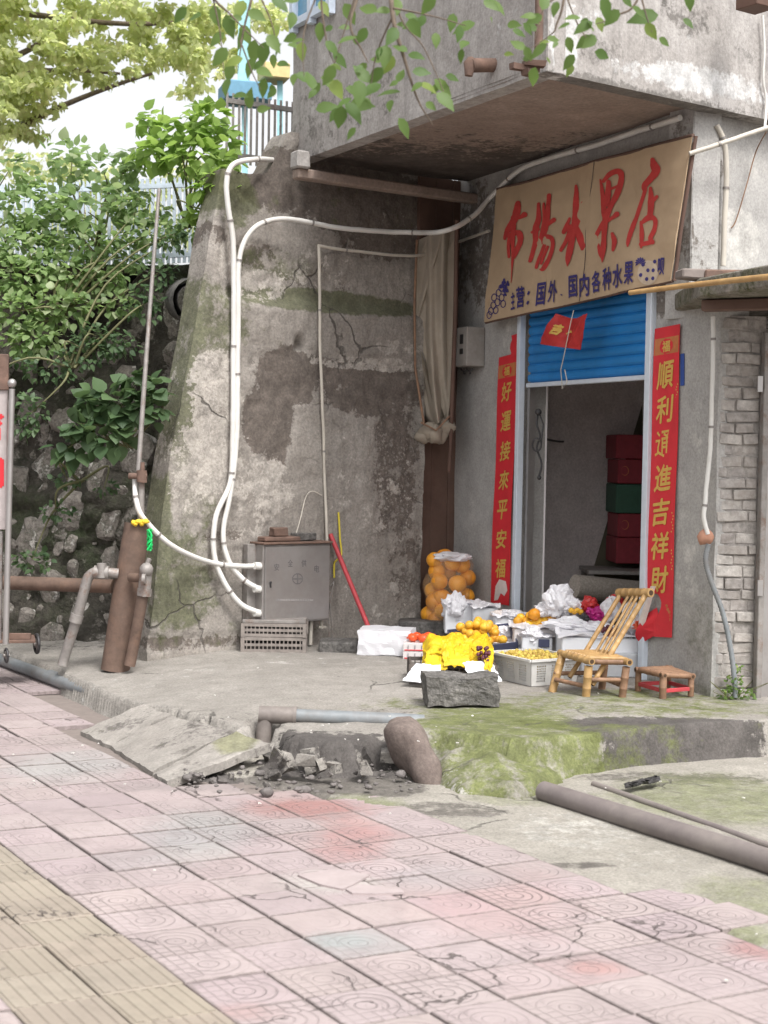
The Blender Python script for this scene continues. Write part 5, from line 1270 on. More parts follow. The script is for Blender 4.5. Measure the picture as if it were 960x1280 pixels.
lattice_crate('dusty grey plastic crate, lower one of the pair under the steel cabinet', V((cc.x, 10.42, cz)), wv, .24, hh * .48, 0.03, gm, 'dusty crates under the cabinet', 15, 1, bar=.0075)
lattice_crate('dusty grey plastic crate with a lid, upper of the pair under the cabinet', V((cc.x + .004, 10.42, cz + hh * .485)), wv, .24, hh * .43, 0.0, gm, 'dusty crates under the cabinet', 15, 1, lid=True, bar=.0075)

# ------------------------------------------------------------------ plastic, boxes, fruit
def crumple(name, c, size, mat, seed=0, amp=.35, sub=4, parent=None, fr=1.6, flat=None):
    bm = bmesh.new(); bmesh.ops.create_icosphere(bm, subdivisions=sub, radius=1)
    for v in bm.verts:
        d = v.co * fr + V((seed * 3.7, seed * 1.3, 0)); n = abs(noise.noise(d)) * 1.2 + .5 * abs(noise.noise(d * 2.3)) + .22 * abs(noise.noise(d * 5.)) - .4
        v.co = v.co * (1 + amp * n); v.co = V((v.co.x * size[0], v.co.y * size[1], v.co.z * size[2]))
        if flat is not None: v.co.z = max(v.co.z, -flat)
    me = bpy.data.meshes.new(name); bm.to_mesh(me); bm.free(); me.materials.append(mat)
    for p in me.polygons: p.use_smooth = False
    o = bpy.data.objects.new(name, me); COL.objects.link(o)
    if parent: o.parent = parent; o.location = V(c) - MB.wo(parent)
    else: o.location = V(c)
    return o
def sheet(name, quad, mat, amp=.02, n=22, parent=None, sag=0., seed=0, fr=5.):
    q = [V(p) for p in quad]; g = MB()
    def f(a, b):
        p = q[0].lerp(q[1], a).lerp(q[3].lerp(q[2], a), b)
        k = abs(noise.noise(V((p.x * fr * 2 + seed, p.y * fr, p.z * fr)))) + .5 * abs(noise.noise(V((p.x * fr * 5, p.y * fr * 4 + seed, p.z * fr * 4))))
        e = .012 * nz(a * 5 + seed, b * 5, 2)
        return p + V((e, e, amp * (k * 1.4 - .3) - sag * 4 * a * (1 - a)))
    g.grid(f, n, n, False, V((0, 0, -.0012))); return g.build(name, mat, parent)
_fm = {}
def fruit(name, c, r, mat, label, cat, group, squash=.92, nu=14, nv=9):
    k = (mat.name, round(squash, 2), nu)
    if k not in _fm:
        g = MB(); g.sphere(V((0, 0, 0)), (1, 1, squash), nu, nv); me = bpy.data.meshes.new(name); 
        for v in g.v: v += V((0, 0, 0)) + v * .05 * noise.noise(v * 1.5)
        me.from_pydata(g.v, [], g.f); me.polygons.foreach_set('use_smooth', [True] * len(g.f)); me.materials.append(mat); _fm[k] = me
    o = bpy.data.objects.new(name, _fm[k]); COL.objects.link(o); o.location = V(c); o.scale = (r, r, r); o.rotation_euler = (U(-.5, .5), U(-.5, .5), U(0, 6))
    return tag(o, label, cat, group)
def open_box(name, label, c, w, d, h, rz, mat, th=.008, cat='box', tilt=None, holes=False, group=None, slots=0, floor_mat=None):
    root = thing(name, c, label, cat, group); Mz = Matrix.Rotation(rz, 3, 'Z') @ (tilt or Matrix.Identity(3)); P = lambda x, y, z: V(c) + Mz @ V((x, y, z))
    for (x, y, sx, sy) in ((0, -d / 2, w, th), (0, d / 2, w, th), (-w / 2 + th / 2, 0, th, d - th), (w / 2 - th / 2, 0, th, d - th)):
        g = MB(); g.box(P(x, y, h / 2), (sx, sy, h), rot=Mz); g.build('side_panel', mat, root, bevel=min(.003, th * .3))
    g = MB(); g.box(P(0, 0, .006), (w - .01, d - .01, .008), rot=Mz); g.build('base', floor_mat or mat, root)
    return root, P
# white foam box wrapped in film at the left
c = at(482, 823, 10.2); w = (at(516, 823, 10.2) - at(447, 823, 10.2)).length * .92; h = at(482, 790, 10.2).z - .2
b1 = thing('wrapped_box', V((c.x, 10.36, .2)), 'white foam box wrapped in crumpled plastic film, the leftmost box on the yard', 'box')
g = MB(); g.box(V((c.x, 10.36, .2 + h / 2 - .006)), (w, .28, h - .012), rz=-.12); g.build('body', M['foam'], b1, bevel=.01)
bm = bmesh.new(); bmesh.ops.create_cube(bm, size=1); bmesh.ops.subdivide_edges(bm, edges=bm.edges[:], cuts=11, use_grid_fill=True)
for v in bm.verts:
    v.co = V((v.co.x * (w + .02), v.co.y * .30, v.co.z * (h + .0))); d = v.co * 11
    v.co += V((abs(noise.noise(d)), abs(noise.noise(d + V((5, 0, 0)))), abs(noise.noise(d * .8 + V((0, 5, 0)))))) * .022
me = bpy.data.meshes.new('film'); bm.to_mesh(me); bm.free(); me.materials.append(M['plastic'])
o = bpy.data.objects.new('film', me); COL.objects.link(o); o.parent = b1; o.location = V((0, 0, h / 2 + .001)); o.rotation_euler = (0, 0, -.12)
# flat cartons with tomatoes
for k, zz in enumerate((0, 1)):
    c = at(527, 823, 10.05); hb = .052
    root = thing('flat_carton', V((c.x, 10.2, .2 + zz * (hb + .002))), ['white flat carton with a red stripe, lower one beside the wrapped box', 'white flat carton with a red stripe holding tomatoes, upper one beside the wrapped box'][k], 'carton', 'flat white cartons')
    g = MB(); g.box(V((c.x, 10.2, .2 + zz * (hb + .002) + hb / 2)), (.235, .25, hb), rz=-.06); g.build('body', M['carton'], root, bevel=.003)
    g = MB(); g.box(V((c.x - .004, 10.2 - .126, .2 + zz * (hb + .002) + .008)), (.222, .004, .007), rz=-.06); g.build('stripe', M['redpaper'], root)
    for i in range(5): g = MB(); g.box(V((c.x - .09 + i * .045, 10.2 - .128 + (.002 - i * .0015), .2 + zz * (hb + .002) + .028)), (.003, .004, .026), rz=-.06); g.build('printed_mark', M['navy'], root)
for (dx, dy) in ((-.06, -.04), (.01, -.06), (.07, -.03), (-.03, .04), (.045, .05), (-.09, .03)):
    fruit('tomato', (c.x + dx, 10.2 + dy, .2 + .107 + .03), .034, M['tomato'], 'ripe red tomato on the upper flat carton', 'tomato', 'tomatoes on the flat carton', .8)
# net bag of pomelos
pb_ = thing('pomelo_bag', at(556, 785, 11.1), 'tall clear net bag packed with big orange pomelos, standing in the corner', 'bag')
PP = [(545, 775, .0), (566, 775, .05), (582, 770, .1), (543, 752, 0), (565, 752, -.02), (583, 745, .08), (541, 738, .08), (549, 727, -.03), (572, 730, -.05), (585, 722, .05), (546, 714, .02), (560, 714, .1), (543, 700, 0), (566, 703, -.02), (577, 706, .04), (556, 697, .08), (552, 747, -.02), (537, 768, .06), (553, 764, -.04)]
for (px, py, dy) in PP:
    fruit('pomelo', at(px, py, 11.15 + dy), .062 + U(-.003, .006), M['pomelo'], 'big orange pomelo packed in the tall net bag', 'pomelo', 'pomelos in the net bag', .97, 18, 12)
net = simple('clear net film', (.62, .42, .24), .3, alpha=1); nb_ = net.node_tree.nodes['Principled BSDF']; nb_.inputs['Alpha'].default_value = .22
g = MB()
def bagf(a, b):
    t = a * 2 * math.pi; py = 786 - 94 * b; px = 558 + 6 * b; y = 11.16
    w = (.165 + .015 * math.sin(b * 13) + .02 * math.sin(t * 3 + b * 9)) * (1 - .35 * sstep(.86, 1., b)); c = at(px, py, y)
    return c + V((w * math.cos(t), w * .8 * math.sin(t), 0))
g.grid(bagf, 30, 24, True); g.build('net', net, pb_, fix=False)
crumple('bag_top', at(566, 696, 11.1), (.13, .09, .035), M['plastic'], 3, .5, 3, pb_)

def at2(px, py, y): return at(px, py, y)
# row of boxes under white film behind
def film_box(lab, px0, px1, pt, pb, y, d, seed, group=None, mat=M['foam'], rz=0.):
    a = at(px0, pb, y); b = at(px1, pb, y); hh = at(px0, pt, y).z - a.z; c = V(((a.x + b.x) / 2, y + d / 2, a.z))
    root = thing('goods_box', c, lab, 'box', group); g = MB(); g.box(c + V((0, 0, hh / 2)), ((b - a).length, d, hh), rz=rz); g.build('body', mat, root, bevel=.006)
    L = (b - a).length
    q = [c + Matrix.Rotation(rz, 3, 'Z') @ V((sx * (L / 2 + .02), sy * (d / 2 + .02), hh + .006)) for sx, sy in ((-1, -1), (1, -1), (1, 1), (-1, 1))]
    sheet('film', q, M['plastic'], .035, 20, root, seed=seed); return root, c, hh
film_box('white carton full of onions and film just right of the pomelo bag', 556, 590, 756, 792, 10.7, .28, 1)
film_box('grey carton with crumpled film between the pomelo bag and the door', 590, 622, 760, 800, 10.55, .3, 2, mat=M['greyfoam'])
film_box('white box with dull film right in front of the left couplet', 618, 652, 772, 812, 10.35, .32, 3)
for k in range(26):
    c = at(U(613, 655), U(765, 774), U(10.35, 10.6)); tag(crumple("garlic", c, (.024, .024, .02), M["paperback"], k, .2, 2), "papery white garlic bulb heaped in front of the left couplet", "garlic", "garlic bulbs by the door")
# navy tray tipped forward with yellow oranges
c = at(612, 811, 9.75)
tiltm = Matrix.Rotation(.30, 3, 'X') @ Matrix.Rotation(-.12, 3, 'Y')
nav, PN = open_box('fruit_tray', 'dark navy carton tray tipped forward and heaped with yellow oranges', V((c.x - .03, 9.95, .305)), .42, .30, .085, .12, M['navy'], tilt=tiltm, cat='tray', floor_mat=M['carton'])
for k in range(46):
    lv = 0 if k < 22 else (1 if k < 37 else 2); sp_ = 1 - lv * .28
    x, y = U(-.17, .15) * sp_ - .02, U(-.12, .12) * sp_
    fruit('orange', PN(x, y, .085 + lv * .040 + U(0, .012)), .030 + U(-.003, .003), M['mandarin'], 'small yellow orange heaped on the tipped navy tray', 'orange', 'oranges on the navy tray')
film_box('white carton under the tipped navy tray', 566, 650, 806, 824, 9.84, .28, 11)
# second tray with oranges further back
back = [(651, 772), (662, 770), (658, 777), (668, 768), (673, 776), (681, 775), (690, 774), (668, 779), (679, 781), (693, 779), (647, 776), (686, 780), (661, 781)]
for (px, py) in back:
    big = (px, py) == (668, 768)
    fruit('orange', at(px, py, 10.05 + U(-.04, .04)), .043 if big else .031, M['mandarin'] if not big else M['orange'], 'the largest and deepest orange on top of the rear heap' if big else 'small orange in the rear heap before the dark doorway', 'orange', 'oranges on the rear heap')
film_box('white box with film under the rear heap of oranges', 642, 698, 786, 815, 9.85, .36, 5, mat=M['carton'])
# black crate with yellow cloth, grapes and white paper
ccx = at(566, 853, 8.95)
ycr = lattice_crate('black lattice crate under the yellow cloth and white paper', V((ccx.x, 9.15, .2)), .50, .34, .12, .02, M['blackcrate'], 'fruit crates', 14, 2)
def bump_cloth(lab, name, pts, mat, top, y0, y1, seed, thick=.006):
    g = MB(); n = 34
    def f(a, b):
        x0, x1 = pts; px = x0 + (x1 - x0) * a; y = y0 + (y1 - y0) * b; base = at(px, 825, y)
        hgt = top * (math.sin(math.pi * min(1, max(0, a))) ** .5) * (1 - .5 * b) + .045 * abs(noise.noise(V((a * 5 + seed, b * 4, 0)))) + .022 * abs(noise.noise(V((a * 12, b * 11 + seed, 0))))
        return V((base.x, y, .325 + hgt - .03 * (1 - b)))
    g.grid(f, n, n, False, V((0, 0, -thick))); return tag(g.build(name, mat), lab, 'cloth' if mat != M['plastic'] else 'paper')
heap = [(545, 822, 9.02), (575, 818, 9.05), (600, 822, 9.0), (560, 812, 9.2), (590, 810, 9.2), (540, 814, 9.2)]
def yc(a, b):
    px = 528 + 88 * a; t = b; y = 8.98 + .36 * t
    lift = .05 + .075 * sstep(0, .8, t) + .035 * abs(math.sin(a * 8.5 + t)) + .03 * abs(noise.noise(V((a * 6, t * 5, 1))))
    dip = -.05 * (1 - sstep(0, .12, min(a, 1 - a)))
    p = at(px, 830, y); return V((p.x + .012 * nz(a * 4, b * 4, 8), y + .02 * nz(a * 6, b * 3, 3), .30 + lift + dip))
yr = thing('yellow_sheets', at(568, 835, 9.1), 'bright yellow plastic sheets bunched over the fruit in the black crate', 'sheet')
g = MB(); g.grid(yc, 40, 22, False, V((0, 0, -.002))); g.build('sheet', M['yellow'], yr, fix=True)
for (x0, x1, y0, y1, ya, yb, sd) in ((530, 562, 812, 836, 9.02, 8.9, 1), (555, 590, 806, 832, 9.06, 8.9, 2), (585, 615, 812, 834, 9.04, 8.92, 3), (545, 580, 798, 816, 9.22, 9.08, 4), (575, 606, 801, 818, 9.2, 9.06, 5), (602, 618, 818, 838, 8.95, 8.87, 6)):
    q = [at(x0 + U(-4, 4), y1 + U(-3, 3), yb), at(x1 + U(-4, 4), y1 + U(-3, 3), yb), at(x1 + U(-5, 5), y0 + U(-3, 3), ya), at(x0 + U(-5, 5), y0 + U(-3, 3), ya)]
    sheet('sheet', q, M['yellow'], .035, 12, yr, seed=sd * 3, fr=7.)
for (q, nm, lab) in (([at(520, 829, 8.95), at(552, 832, 8.85), at(545, 856, 8.8), at(503, 850, 8.85)], 'white_paper', 'white plastic sheet spilling over the left side of the black crate'), ([at(578, 829, 8.86), at(612, 826, 8.95), at(628, 851, 8.85), at(590, 856, 8.75)], 'white_paper', 'white plastic sheet spilling over the right side of the black crate')):
    tag(sheet(nm, q, M['foam'], .018, 18, seed=len(nm) + q[0].x), lab, 'plastic sheet', fr=0) if False else tag(sheet(nm, q, M['foam'], .018, 18, seed=q[0].x * 9), lab, 'plastic sheet')
for k in range(26):
    fruit('grape', at(604 + U(-8, 8), 817 + U(-8, 9), 8.93 + U(-.02, .02)), .012, M['grape'], 'dark red grape in the bunch beside the yellow cloth', 'grape', 'grapes beside the yellow cloth', 1.05, 8, 6)
# white lattice basket of kumquats
bc_ = at(668, 858, 9.0)
def basket(label, c, w, d, h, rz, mat):
    root = thing('fruit_basket', c, label, 'basket'); Mz = Matrix.Rotation(rz, 3, 'Z'); P = lambda x, y, z: V(c) + Mz @ V((x, y, z)); fl = 1.13
    cor = [(-1, -1), (1, -1), (1, 1), (-1, 1)]
    for k in range(4):
        a, b = cor[k], cor[(k + 1) % 4]; g = MB(); nn = 22 if k % 2 == 0 else 14
        F = lambda t, s: P((a[0] + (b[0] - a[0]) * t) * w / 2 * (1 + (fl - 1) * s), (a[1] + (b[1] - a[1]) * t) * d / 2 * (1 + (fl - 1) * s), h * s)
        inr = V(c) + V((0, 0, h / 2)) - F(.5, .5); inr.z = 0; inr.normalize()
        def pan(t0, t1, s0, s1):
            g.add([F(t0, s0), F(t1, s0), F(t1, s1), F(t0, s1)] + [F(t0, s0) + inr * .004, F(t1, s0) + inr * .004, F(t1, s1) + inr * .004, F(t0, s1) + inr * .004], [(0, 1, 2, 3), (7, 6, 5, 4), (0, 4, 5, 1), (1, 5, 6, 2), (2, 6, 7, 3), (3, 7, 4, 0)])
        pan(0, 1, 0, .14); pan(0, 1, .80, 1)
        panels = [(0, .12), (.30, .42), (.58, .70), (.88, 1)]
        for (t0, t1) in panels: pan(t0, t1, .14, .80)
        for (t0, t1) in ((.12, .30), (.42, .58), (.70, .88)):
            for i in range(1, 6): t = t0 + (t1 - t0) * i / 6; pan(t - .006, t + .006, .14, .80)
            for i in range(1, 7): s = .14 + .66 * i / 7; pan(t0, t1, s - .018, s + .018)
        g.build('side_panel', mat, root)
    g = MB(); g.box(P(0, 0, .004), (w, d, .008), rz=rz); g.build('base', mat, root)
    g = MB(); R4 = [P(s[0] * w / 2 * fl, s[1] * d / 2 * fl, h) for s in cor]
    for k in range(4): g.bar(R4[k], R4[(k + 1) % 4], .02, .014)
    g.build('rim', mat, root); return root, P
br, PBk = basket('white plastic lattice basket full of small olive kumquats left of the bamboo chair', V((bc_.x + .02, 9.22, .2)), .33, .40, .155, .52, M['whitecrate'])
for k in range(230):
    x, y = U(-.17, .17), U(-.20, .20)
    fruit('kumquat', PBk(x, y, .135 + .028 * math.cos(x * 7) * math.cos(y * 6) + U(-.012, .01)), .0125 + U(-.002, .003), M['smallfruit'], 'small olive yellow kumquat in the white basket', 'kumquat', 'kumquats in the white basket', 1.15, 8, 6)
g = MB(); g.box(PBk(0, 0, .10), (.33, .40, .05), rz=.52); tag(g.build('basket_fill', M['smallfruit']), None, None, kind='stuff')
# foam boxes in the doorway
film_box('long white foam box with film and dark grapes in the doorway behind the bamboo chair', 702, 800, 797, 822, 9.45, .34, 7)
g = MB(); a_, b2_ = at(727, 849, 9.35), at(803, 849, 9.35); g.box(V(((a_.x + b2_.x) / 2, 9.56, .2 + .075)), ((b2_ - a_).length, .34, .15)); tag(g.build('foam_box', M['greyfoam'], bevel=.008), 'grey foam box standing on the ground behind the bamboo chair seat', 'box')
film_box('small white carton with a dark opening between the kumquat basket and the doorway', 652, 690, 797, 826, 9.75, .2, 9)
g = MB(); a_ = at(680, 804, 9.74); g.box(a_, (.07, .02, .05)); tag(g.build('painted_opening', M['navy'], bevel=.003), 'dark patch painting the shaded opening of the small white carton', 'dark patch')  # flush dark box paints the shaded opening in the carton front
for k in range(44):
    px, py = (U(752, 772), U(783, 800)) if k < 28 else (U(782, 800), U(798, 806))
    fruit('grape', at(px, py, 9.5 + U(-.03, .03)), .014, M['grape'], 'dark grape lying on the long foam box behind the chair back', 'grape', 'grapes on the foam box', 1.05, 8, 6)
for k, (px, py, y, s, m, lab) in enumerate([
    (700, 752, 10.0, (.10, .09, .11), 'plastic', 'tall white carrier bag knotted, standing in the dark doorway'),
    (686, 762, 10.05, (.09, .08, .05), 'plastic', 'low white carrier bag beside the tall knotted one'),
    (718, 758, 9.95, (.08, .07, .05), 'plastic', 'small white bag with yellow fruit showing, middle of the doorway'),
    (737, 756, 9.9, (.055, .06, .05), 'redfilm', 'pink red bag in the middle of the doorway'),
    (746, 768, 9.85, (.07, .06, .05), 'magenta', 'bright magenta bag lying in the doorway'),
    (764, 762, 9.8, (.06, .06, .08), 'plastic', 'white bag behind the left post of the chair back'),
    (790, 772, 9.6, (.07, .06, .09), 'plastic', 'white bag between the chair back and the right door channel'),
    (770, 752, 9.85, (.06, .05, .04), 'redfilm', 'red bag peeping out above the chair back posts'),
    (666, 796, 9.8, (.07, .06, .06), 'plastic', 'white bag top poking up from the small carton'),
    (712, 782, 9.8, (.15, .1, .055), 'plastic', 'broad crumpled white sheet in front of the bags'),
    (742, 785, 9.7, (.14, .1, .035), 'plastic', 'flat white film lying on the long foam box'),
    (730, 773, 9.78, (.035, .04, .03), 'darkmetal', 'small black lump among the white film in the doorway'),
    (798, 782, 9.55, (.035, .04, .035), 'tomato', 'red fruit bag beside the right door channel'),
    (570, 760, 10.75, (.09, .08, .10), 'plastic', 'white crumpled bag leaning on the pomelo bag'),
    (640, 768, 10.4, (.09, .07, .03), 'plastic', 'thin white film at the foot of the left couplet'),
    (632, 790, 10.1, (.10, .07, .05), 'plastic', 'white film bundle behind the navy tray'),
    (690, 832, 9.3, (.08, .05, .03), 'plastic', 'white film lying between basket and long foam box')]):
    tag(crumple('carrier_bag', at(px, py, y), s, M[m], k + 1, .55, 4 if s[0] > .06 else 3), lab, 'bag')
for k in range(4): fruit('yellow_fruit', at(714 + k * 4, 763 + (k % 2) * 2, 9.86), .02, M['mandarin'], 'yellow fruit in the small white bag in the doorway', 'fruit', 'fruit in the white bag', .9, 8, 6)

# ------------------------------------------------------------------ inside the shop
for k, (y0, y1, m, lab) in enumerate([(543, 574, 'redbox', 'dark red carton, topmost of the stack inside the shop'), (574, 605, 'redbox', 'dark red carton, second from the top of the stack inside the shop'), (605, 642, 'greenbox', 'dark green carton in the middle of the stack inside the shop'),
                                     (642, 672, 'redbox', 'dark red carton just under the green one inside the shop'), (672, 705, 'redbox', 'dark red carton at the bottom of the stack inside the shop')]):
    yy = 11.3; a = at(768 + (k % 2) * 2, y1 - .8, yy); b = at(840, y1 - .8, yy); t_ = at(768, y0, yy); g = MB(); g.box(V(((a.x + b.x) / 2, yy + .2, (a.z + t_.z) / 2)), ((b - a).length, .4, t_.z - a.z), rz=.05)
    o = g.build('carton', M[m], bevel=.006)
    if k in (1, 3):
        r_ = MB(); q_ = at(781, (y0 + y1) / 2 - 1, yy - .006); r_.tube([q_ + V((.028 * math.cos(t), 0, .034 * math.sin(t))) for t in [i * .5236 for i in range(13)]], .003, 4); r_.build('printed_ring', M['goldred'], o)
    tag(o, lab, 'carton', 'cartons stacked inside the shop')
shf = thing('shelf', V((1.5, 11.5, .2)), 'low shelf table inside the dark shop under the stack of cartons', 'shelf')
a, b = at(735, 712, 11.1), at(850, 707, 11.1); g = MB(); g.box(V(((a.x + b.x) / 2, 11.35, a.z - .02)), ((b - a).length, .5, .03)); g.build('shelf_board', M['galv'], shf, bevel=.004)
for x in (a.x + .03, b.x - .03):
    for y in (11.15, 11.55): g = MB(); g.bar(V((x, y, .2)), V((x, y, a.z - .036)), .04, .04, up=V((0, 1, 0))); g.build('leg', M['galv'], shf)
g = MB(); g.tube([at(718, 733, 10.7), at(800, 741, 10.9)], .085, 18); tag(g.build('rolled_mat', simple('rolled straw mat', (.33, .29, .25), .9, var=.3, scale=70)), 'pale rolled straw mat lying inside the shop behind the bags', 'mat')
g = MB(); P_ = smooth_path([PI_.p(wu - .15, 1.98, .03), PI_.p(wu - .1, 1.8, .04), PI_.p(wu - .16, 1.7, .04), PI_.p(wu - .10, 1.55, .04)], 6); P_ = smooth_path([at(673, 513, 10.55), at(671, 530, 10.5), at(675, 545, 10.5), at(671, 560, 10.5), at(677, 580, 10.5), at(673, 598, 10.5)], 6)
g.tube(P_, .007, 6); g.tube([at(673, 514, 10.55), at(679, 530, 10.5), at(676, 560, 10.5)], .006, 6)
g.tube([at(671, 556, 10.48) + V((.03 * math.cos(t), 0, .045 * math.sin(t))) for t in [i * .5 for i in range(14)]], .007, 6); g.sphere(at(673, 515, 10.52), .024, 8, 6); g.sphere(at(674, 597, 10.5), .016, 8, 6)
tag(g.build('hanging_chain', M['darkmetal']), 'dark chain and hook hanging on the white pier inside the door', 'chain')
P_ = smooth_path([at(682, 549, 11.2), at(705, 552, 11.6), at(740, 545, 11.9), at(775, 525, 12.1), at(812, 500, 12.2)], 8); g = MB(); g.tube(P_, .009, 6); tag(g.build('slack_cable', M['darkmetal']), 'dark slack cable strung across the inside of the shop', 'cable')
g = MB(); g.bar(at(683, 651, 12.0), at(765, 654, 12.4), .02, .02); tag(g.build('wall_rail', M['galv']), 'thin rail along the inner wall of the shop at half height', 'rail')

# ------------------------------------------------------------------ bamboo chair and stool
def pole_(root, name, a, b, r, mat, nodes=True, ends=True, n=12):
    a = V(a); b = V(b); L = (b - a).length; k = max(2, int(L / .055)) ; pts = []; rs = []
    for i in range(k + 1):
        t = i / k; 
        if 0 < i < k and nodes: 
            for dt, rr in ((-.004, 1.), (0, 1.1), (.004, 1.)): pts.append(a.lerp(b, t + dt / L)); rs.append(r * rr)
        else: pts.append(a.lerp(b, t)); rs.append(r)
    g = MB(); g.tube(pts, rs, n); o = g.build(name, mat, root)
    if ends:
        for e, s in ((a, -1), (b, 1)):
            d = (b - a).normalized() * s; h = MB(); h.tube([e + d * .0005, e + d * .0015], r * .62, 10); h.build('hollow_end', M['hollow'], o)
    return o
ch = thing('bamboo_chair', at(735, 870, 8.75), 'small honey coloured bamboo chair with a slatted reclining back on the mossy slab', 'chair')
Bm, Bd = M['bamboo'], M['bamboodark']
sA, sB, sC, sD = at(703, 817, 8.86), at(736, 826, 8.58), at(783, 827, 8.60), at(757, 817, 8.88)
pole_(ch, 'leg', V((at(690, 860, 8.8).x, 8.80, .19)), sA + V((0, 0, -.01)), .024, Bm)
pole_(ch, 'leg', V((at(732, 860, 8.6).x, 8.585, .19)), sB - V((0, 0, .03)), .024, Bm)
pole_(ch, 'leg', V((at(778, 860, 8.6).x, 8.61, .19)), sC - V((0, 0, .03)), .022, Bd)
pole_(ch, 'leg', V((at(752, 860, 8.9).x, 8.90, .19)), sD - V((0, 0, .02)), .022, Bd)
du = (sA - sB).normalized(); dc = (sC - sB).normalized()
pole_(ch, 'seat_rail', sB - du * .035, sA + du * .03, .021, Bm); pole_(ch, 'seat_rail', sC - du * .035, sD + du * .03, .020, Bm)
pole_(ch, 'seat_rail', sB - dc * .01 + V((0, .02, -.004)), sC + dc * .01 + V((0, .02, -.004)), .019, Bd); pole_(ch, 'seat_rail', sA + V((0, -.02, 0)), sD + V((0, -.02, 0)), .017, Bm)
for k in range(9):
    t = (k + .5) / 9; pole_(ch, 'seat_slat', sA.lerp(sB, t) + V((.01, 0, .014)), sD.lerp(sC, t) + V((-.01, 0, .014)), .0125, Bm, ends=False, n=8)
for (p, q, m) in ((V((at(694, 848, 8.8).x, 8.79, .27)), V((at(734, 850, 8.6).x, 8.6, .26)), Bd), (V((at(734, 850, 8.6).x, 8.6, .30)), V((at(779, 848, 8.6).x, 8.61, .30)), Bd), (V((at(752, 848, 8.9).x, 8.9, .27)), V((at(779, 850, 8.6).x, 8.62, .265)), Bd), (V((at(693, 848, 8.8).x, 8.82, .30)), V((at(752, 848, 8.9).x, 8.9, .30)), Bd)):
    pole_(ch, 'stretcher', p, q, .013, m)
t1, t2 = at(777, 741, 9.0), at(812, 741, 8.78)
q1_, q2_ = at(729, 819, 8.86), at(759, 826, 8.66)
pole_(ch, 'top_rail', t1.lerp(t2, -.12), t2 + (t2 - t1) * .05, .026, Bm)
ext = lambda t, q: q + (q - t) * .35
pole_(ch, 'back_post', ext(t1, q1_) + V((0, 0, .0)), t1, .014, Bm); pole_(ch, 'back_post', ext(t2, q2_), t2.lerp(t1, .1), .016, Bm)
for k in (.35, .55, .72): pole_(ch, 'back_slat', q1_.lerp(q2_, k + .06) - V((0, 0, .0)), t1.lerp(t2, k * .9), .009, Bm, ends=False)
st_ = thing('bamboo_stool', V((at(833, 868, 8.7).x, 8.72, .2)), 'low weathered bamboo stool with red strips between its legs beside the pier', 'stool')
v1, v2, v3, v4 = at(798, 838, 8.86), at(829, 845, 8.60), at(864, 846, 8.70), at(836, 836, 8.93)
for v in (v1, v2, v3, v4): v.z -= .0
for v, r in ((v1, .018), (v2, .021), (v3, .018), (v4, .016)): pole_(st_, 'leg', V((v.x, v.y, .2)), v + V((0, 0, -.004)), r, Bd)
for a, b in ((v1, v2), (v2, v3), (v3, v4), (v4, v1)): d = (b - a).normalized() * .02; pole_(st_, 'seat_rail', a - d + V((0, 0, .004)), b + d + V((0, 0, .004)), .016, Bd)
for k in range(7): t = (k + .5) / 7; pole_(st_, 'seat_slat', v1.lerp(v2, t) + V((0, 0, .012)), v4.lerp(v3, t) + V((0, 0, .012)), .010, Bd, ends=False, n=8)
for a, b in ((v1, v2), (v2, v3), (v3, v4), (v1, v4)):
    g = MB(); za, zb_ = V((a.x, a.y, .243)), V((b.x, b.y, .243)); g.bar(za, zb_, .016, .022); g.build('red_strip', M['handlered'], st_, bevel=.002)

# ------------------------------------------------------------------ far left: post, notice board and cart
g = MB(); g.tube([at(7, 805, 9.3), at(11, 640, 9.3), at(15, 486, 9.3)], .019, 14); pr_ = thing('steel_post', at(7, 805, 9.3), 'shiny steel post with a ball top at the left edge', 'post'); g.build('shaft', M['steel'], pr_)
g = MB(); g.sphere(at(15, 479, 9.3), .028, 14, 10); g.build('ball', M['steel'], pr_)
nb2 = thing('notice_board', at(-30, 805, 9.35), 'pale notice board with big red writing, cut off by the left edge', 'sign')
a, b = at(-120, 660, 9.36), at(7, 662, 9.36); t_ = at(7, 455, 9.36); g = MB(); g.box(V(((a.x + b.x) / 2, 9.38, (a.z + t_.z) / 2)), ((b - a).length, .03, t_.z - a.z)); g.build('panel', M['signboard'], nb2, bevel=.004)
g = MB(); g.box(V(((a.x + b.x) / 2, 9.362, t_.z - .05)), ((b - a).length + .02, .03, .22)); g.build('head_panel', M['rust'], nb2, bevel=.004)
for (y0, y1) in ((512, 552), (572, 610)):
    q = lambda x, y: at(x, y, 9.362)
    put_text(nb2, 'character', '吉' if y0 == 512 else '口', (-34, y0, 5, y1), M['redpaper'], q, .05)
g = MB(); g.bar(at(-110, 664, 9.37), at(-110, 806, 9.37), .04, .04, up=V((0, 1, 0))); g.bar(at(1, 664, 9.38), at(-1, 800, 9.38), .025, .025, up=V((0, 1, 0))); g.build('leg', M['galv'], nb2)
ct = thing('hand_cart', G(10, 812, .2), 'low dark hand cart with small wheels behind the post at the left edge', 'cart')
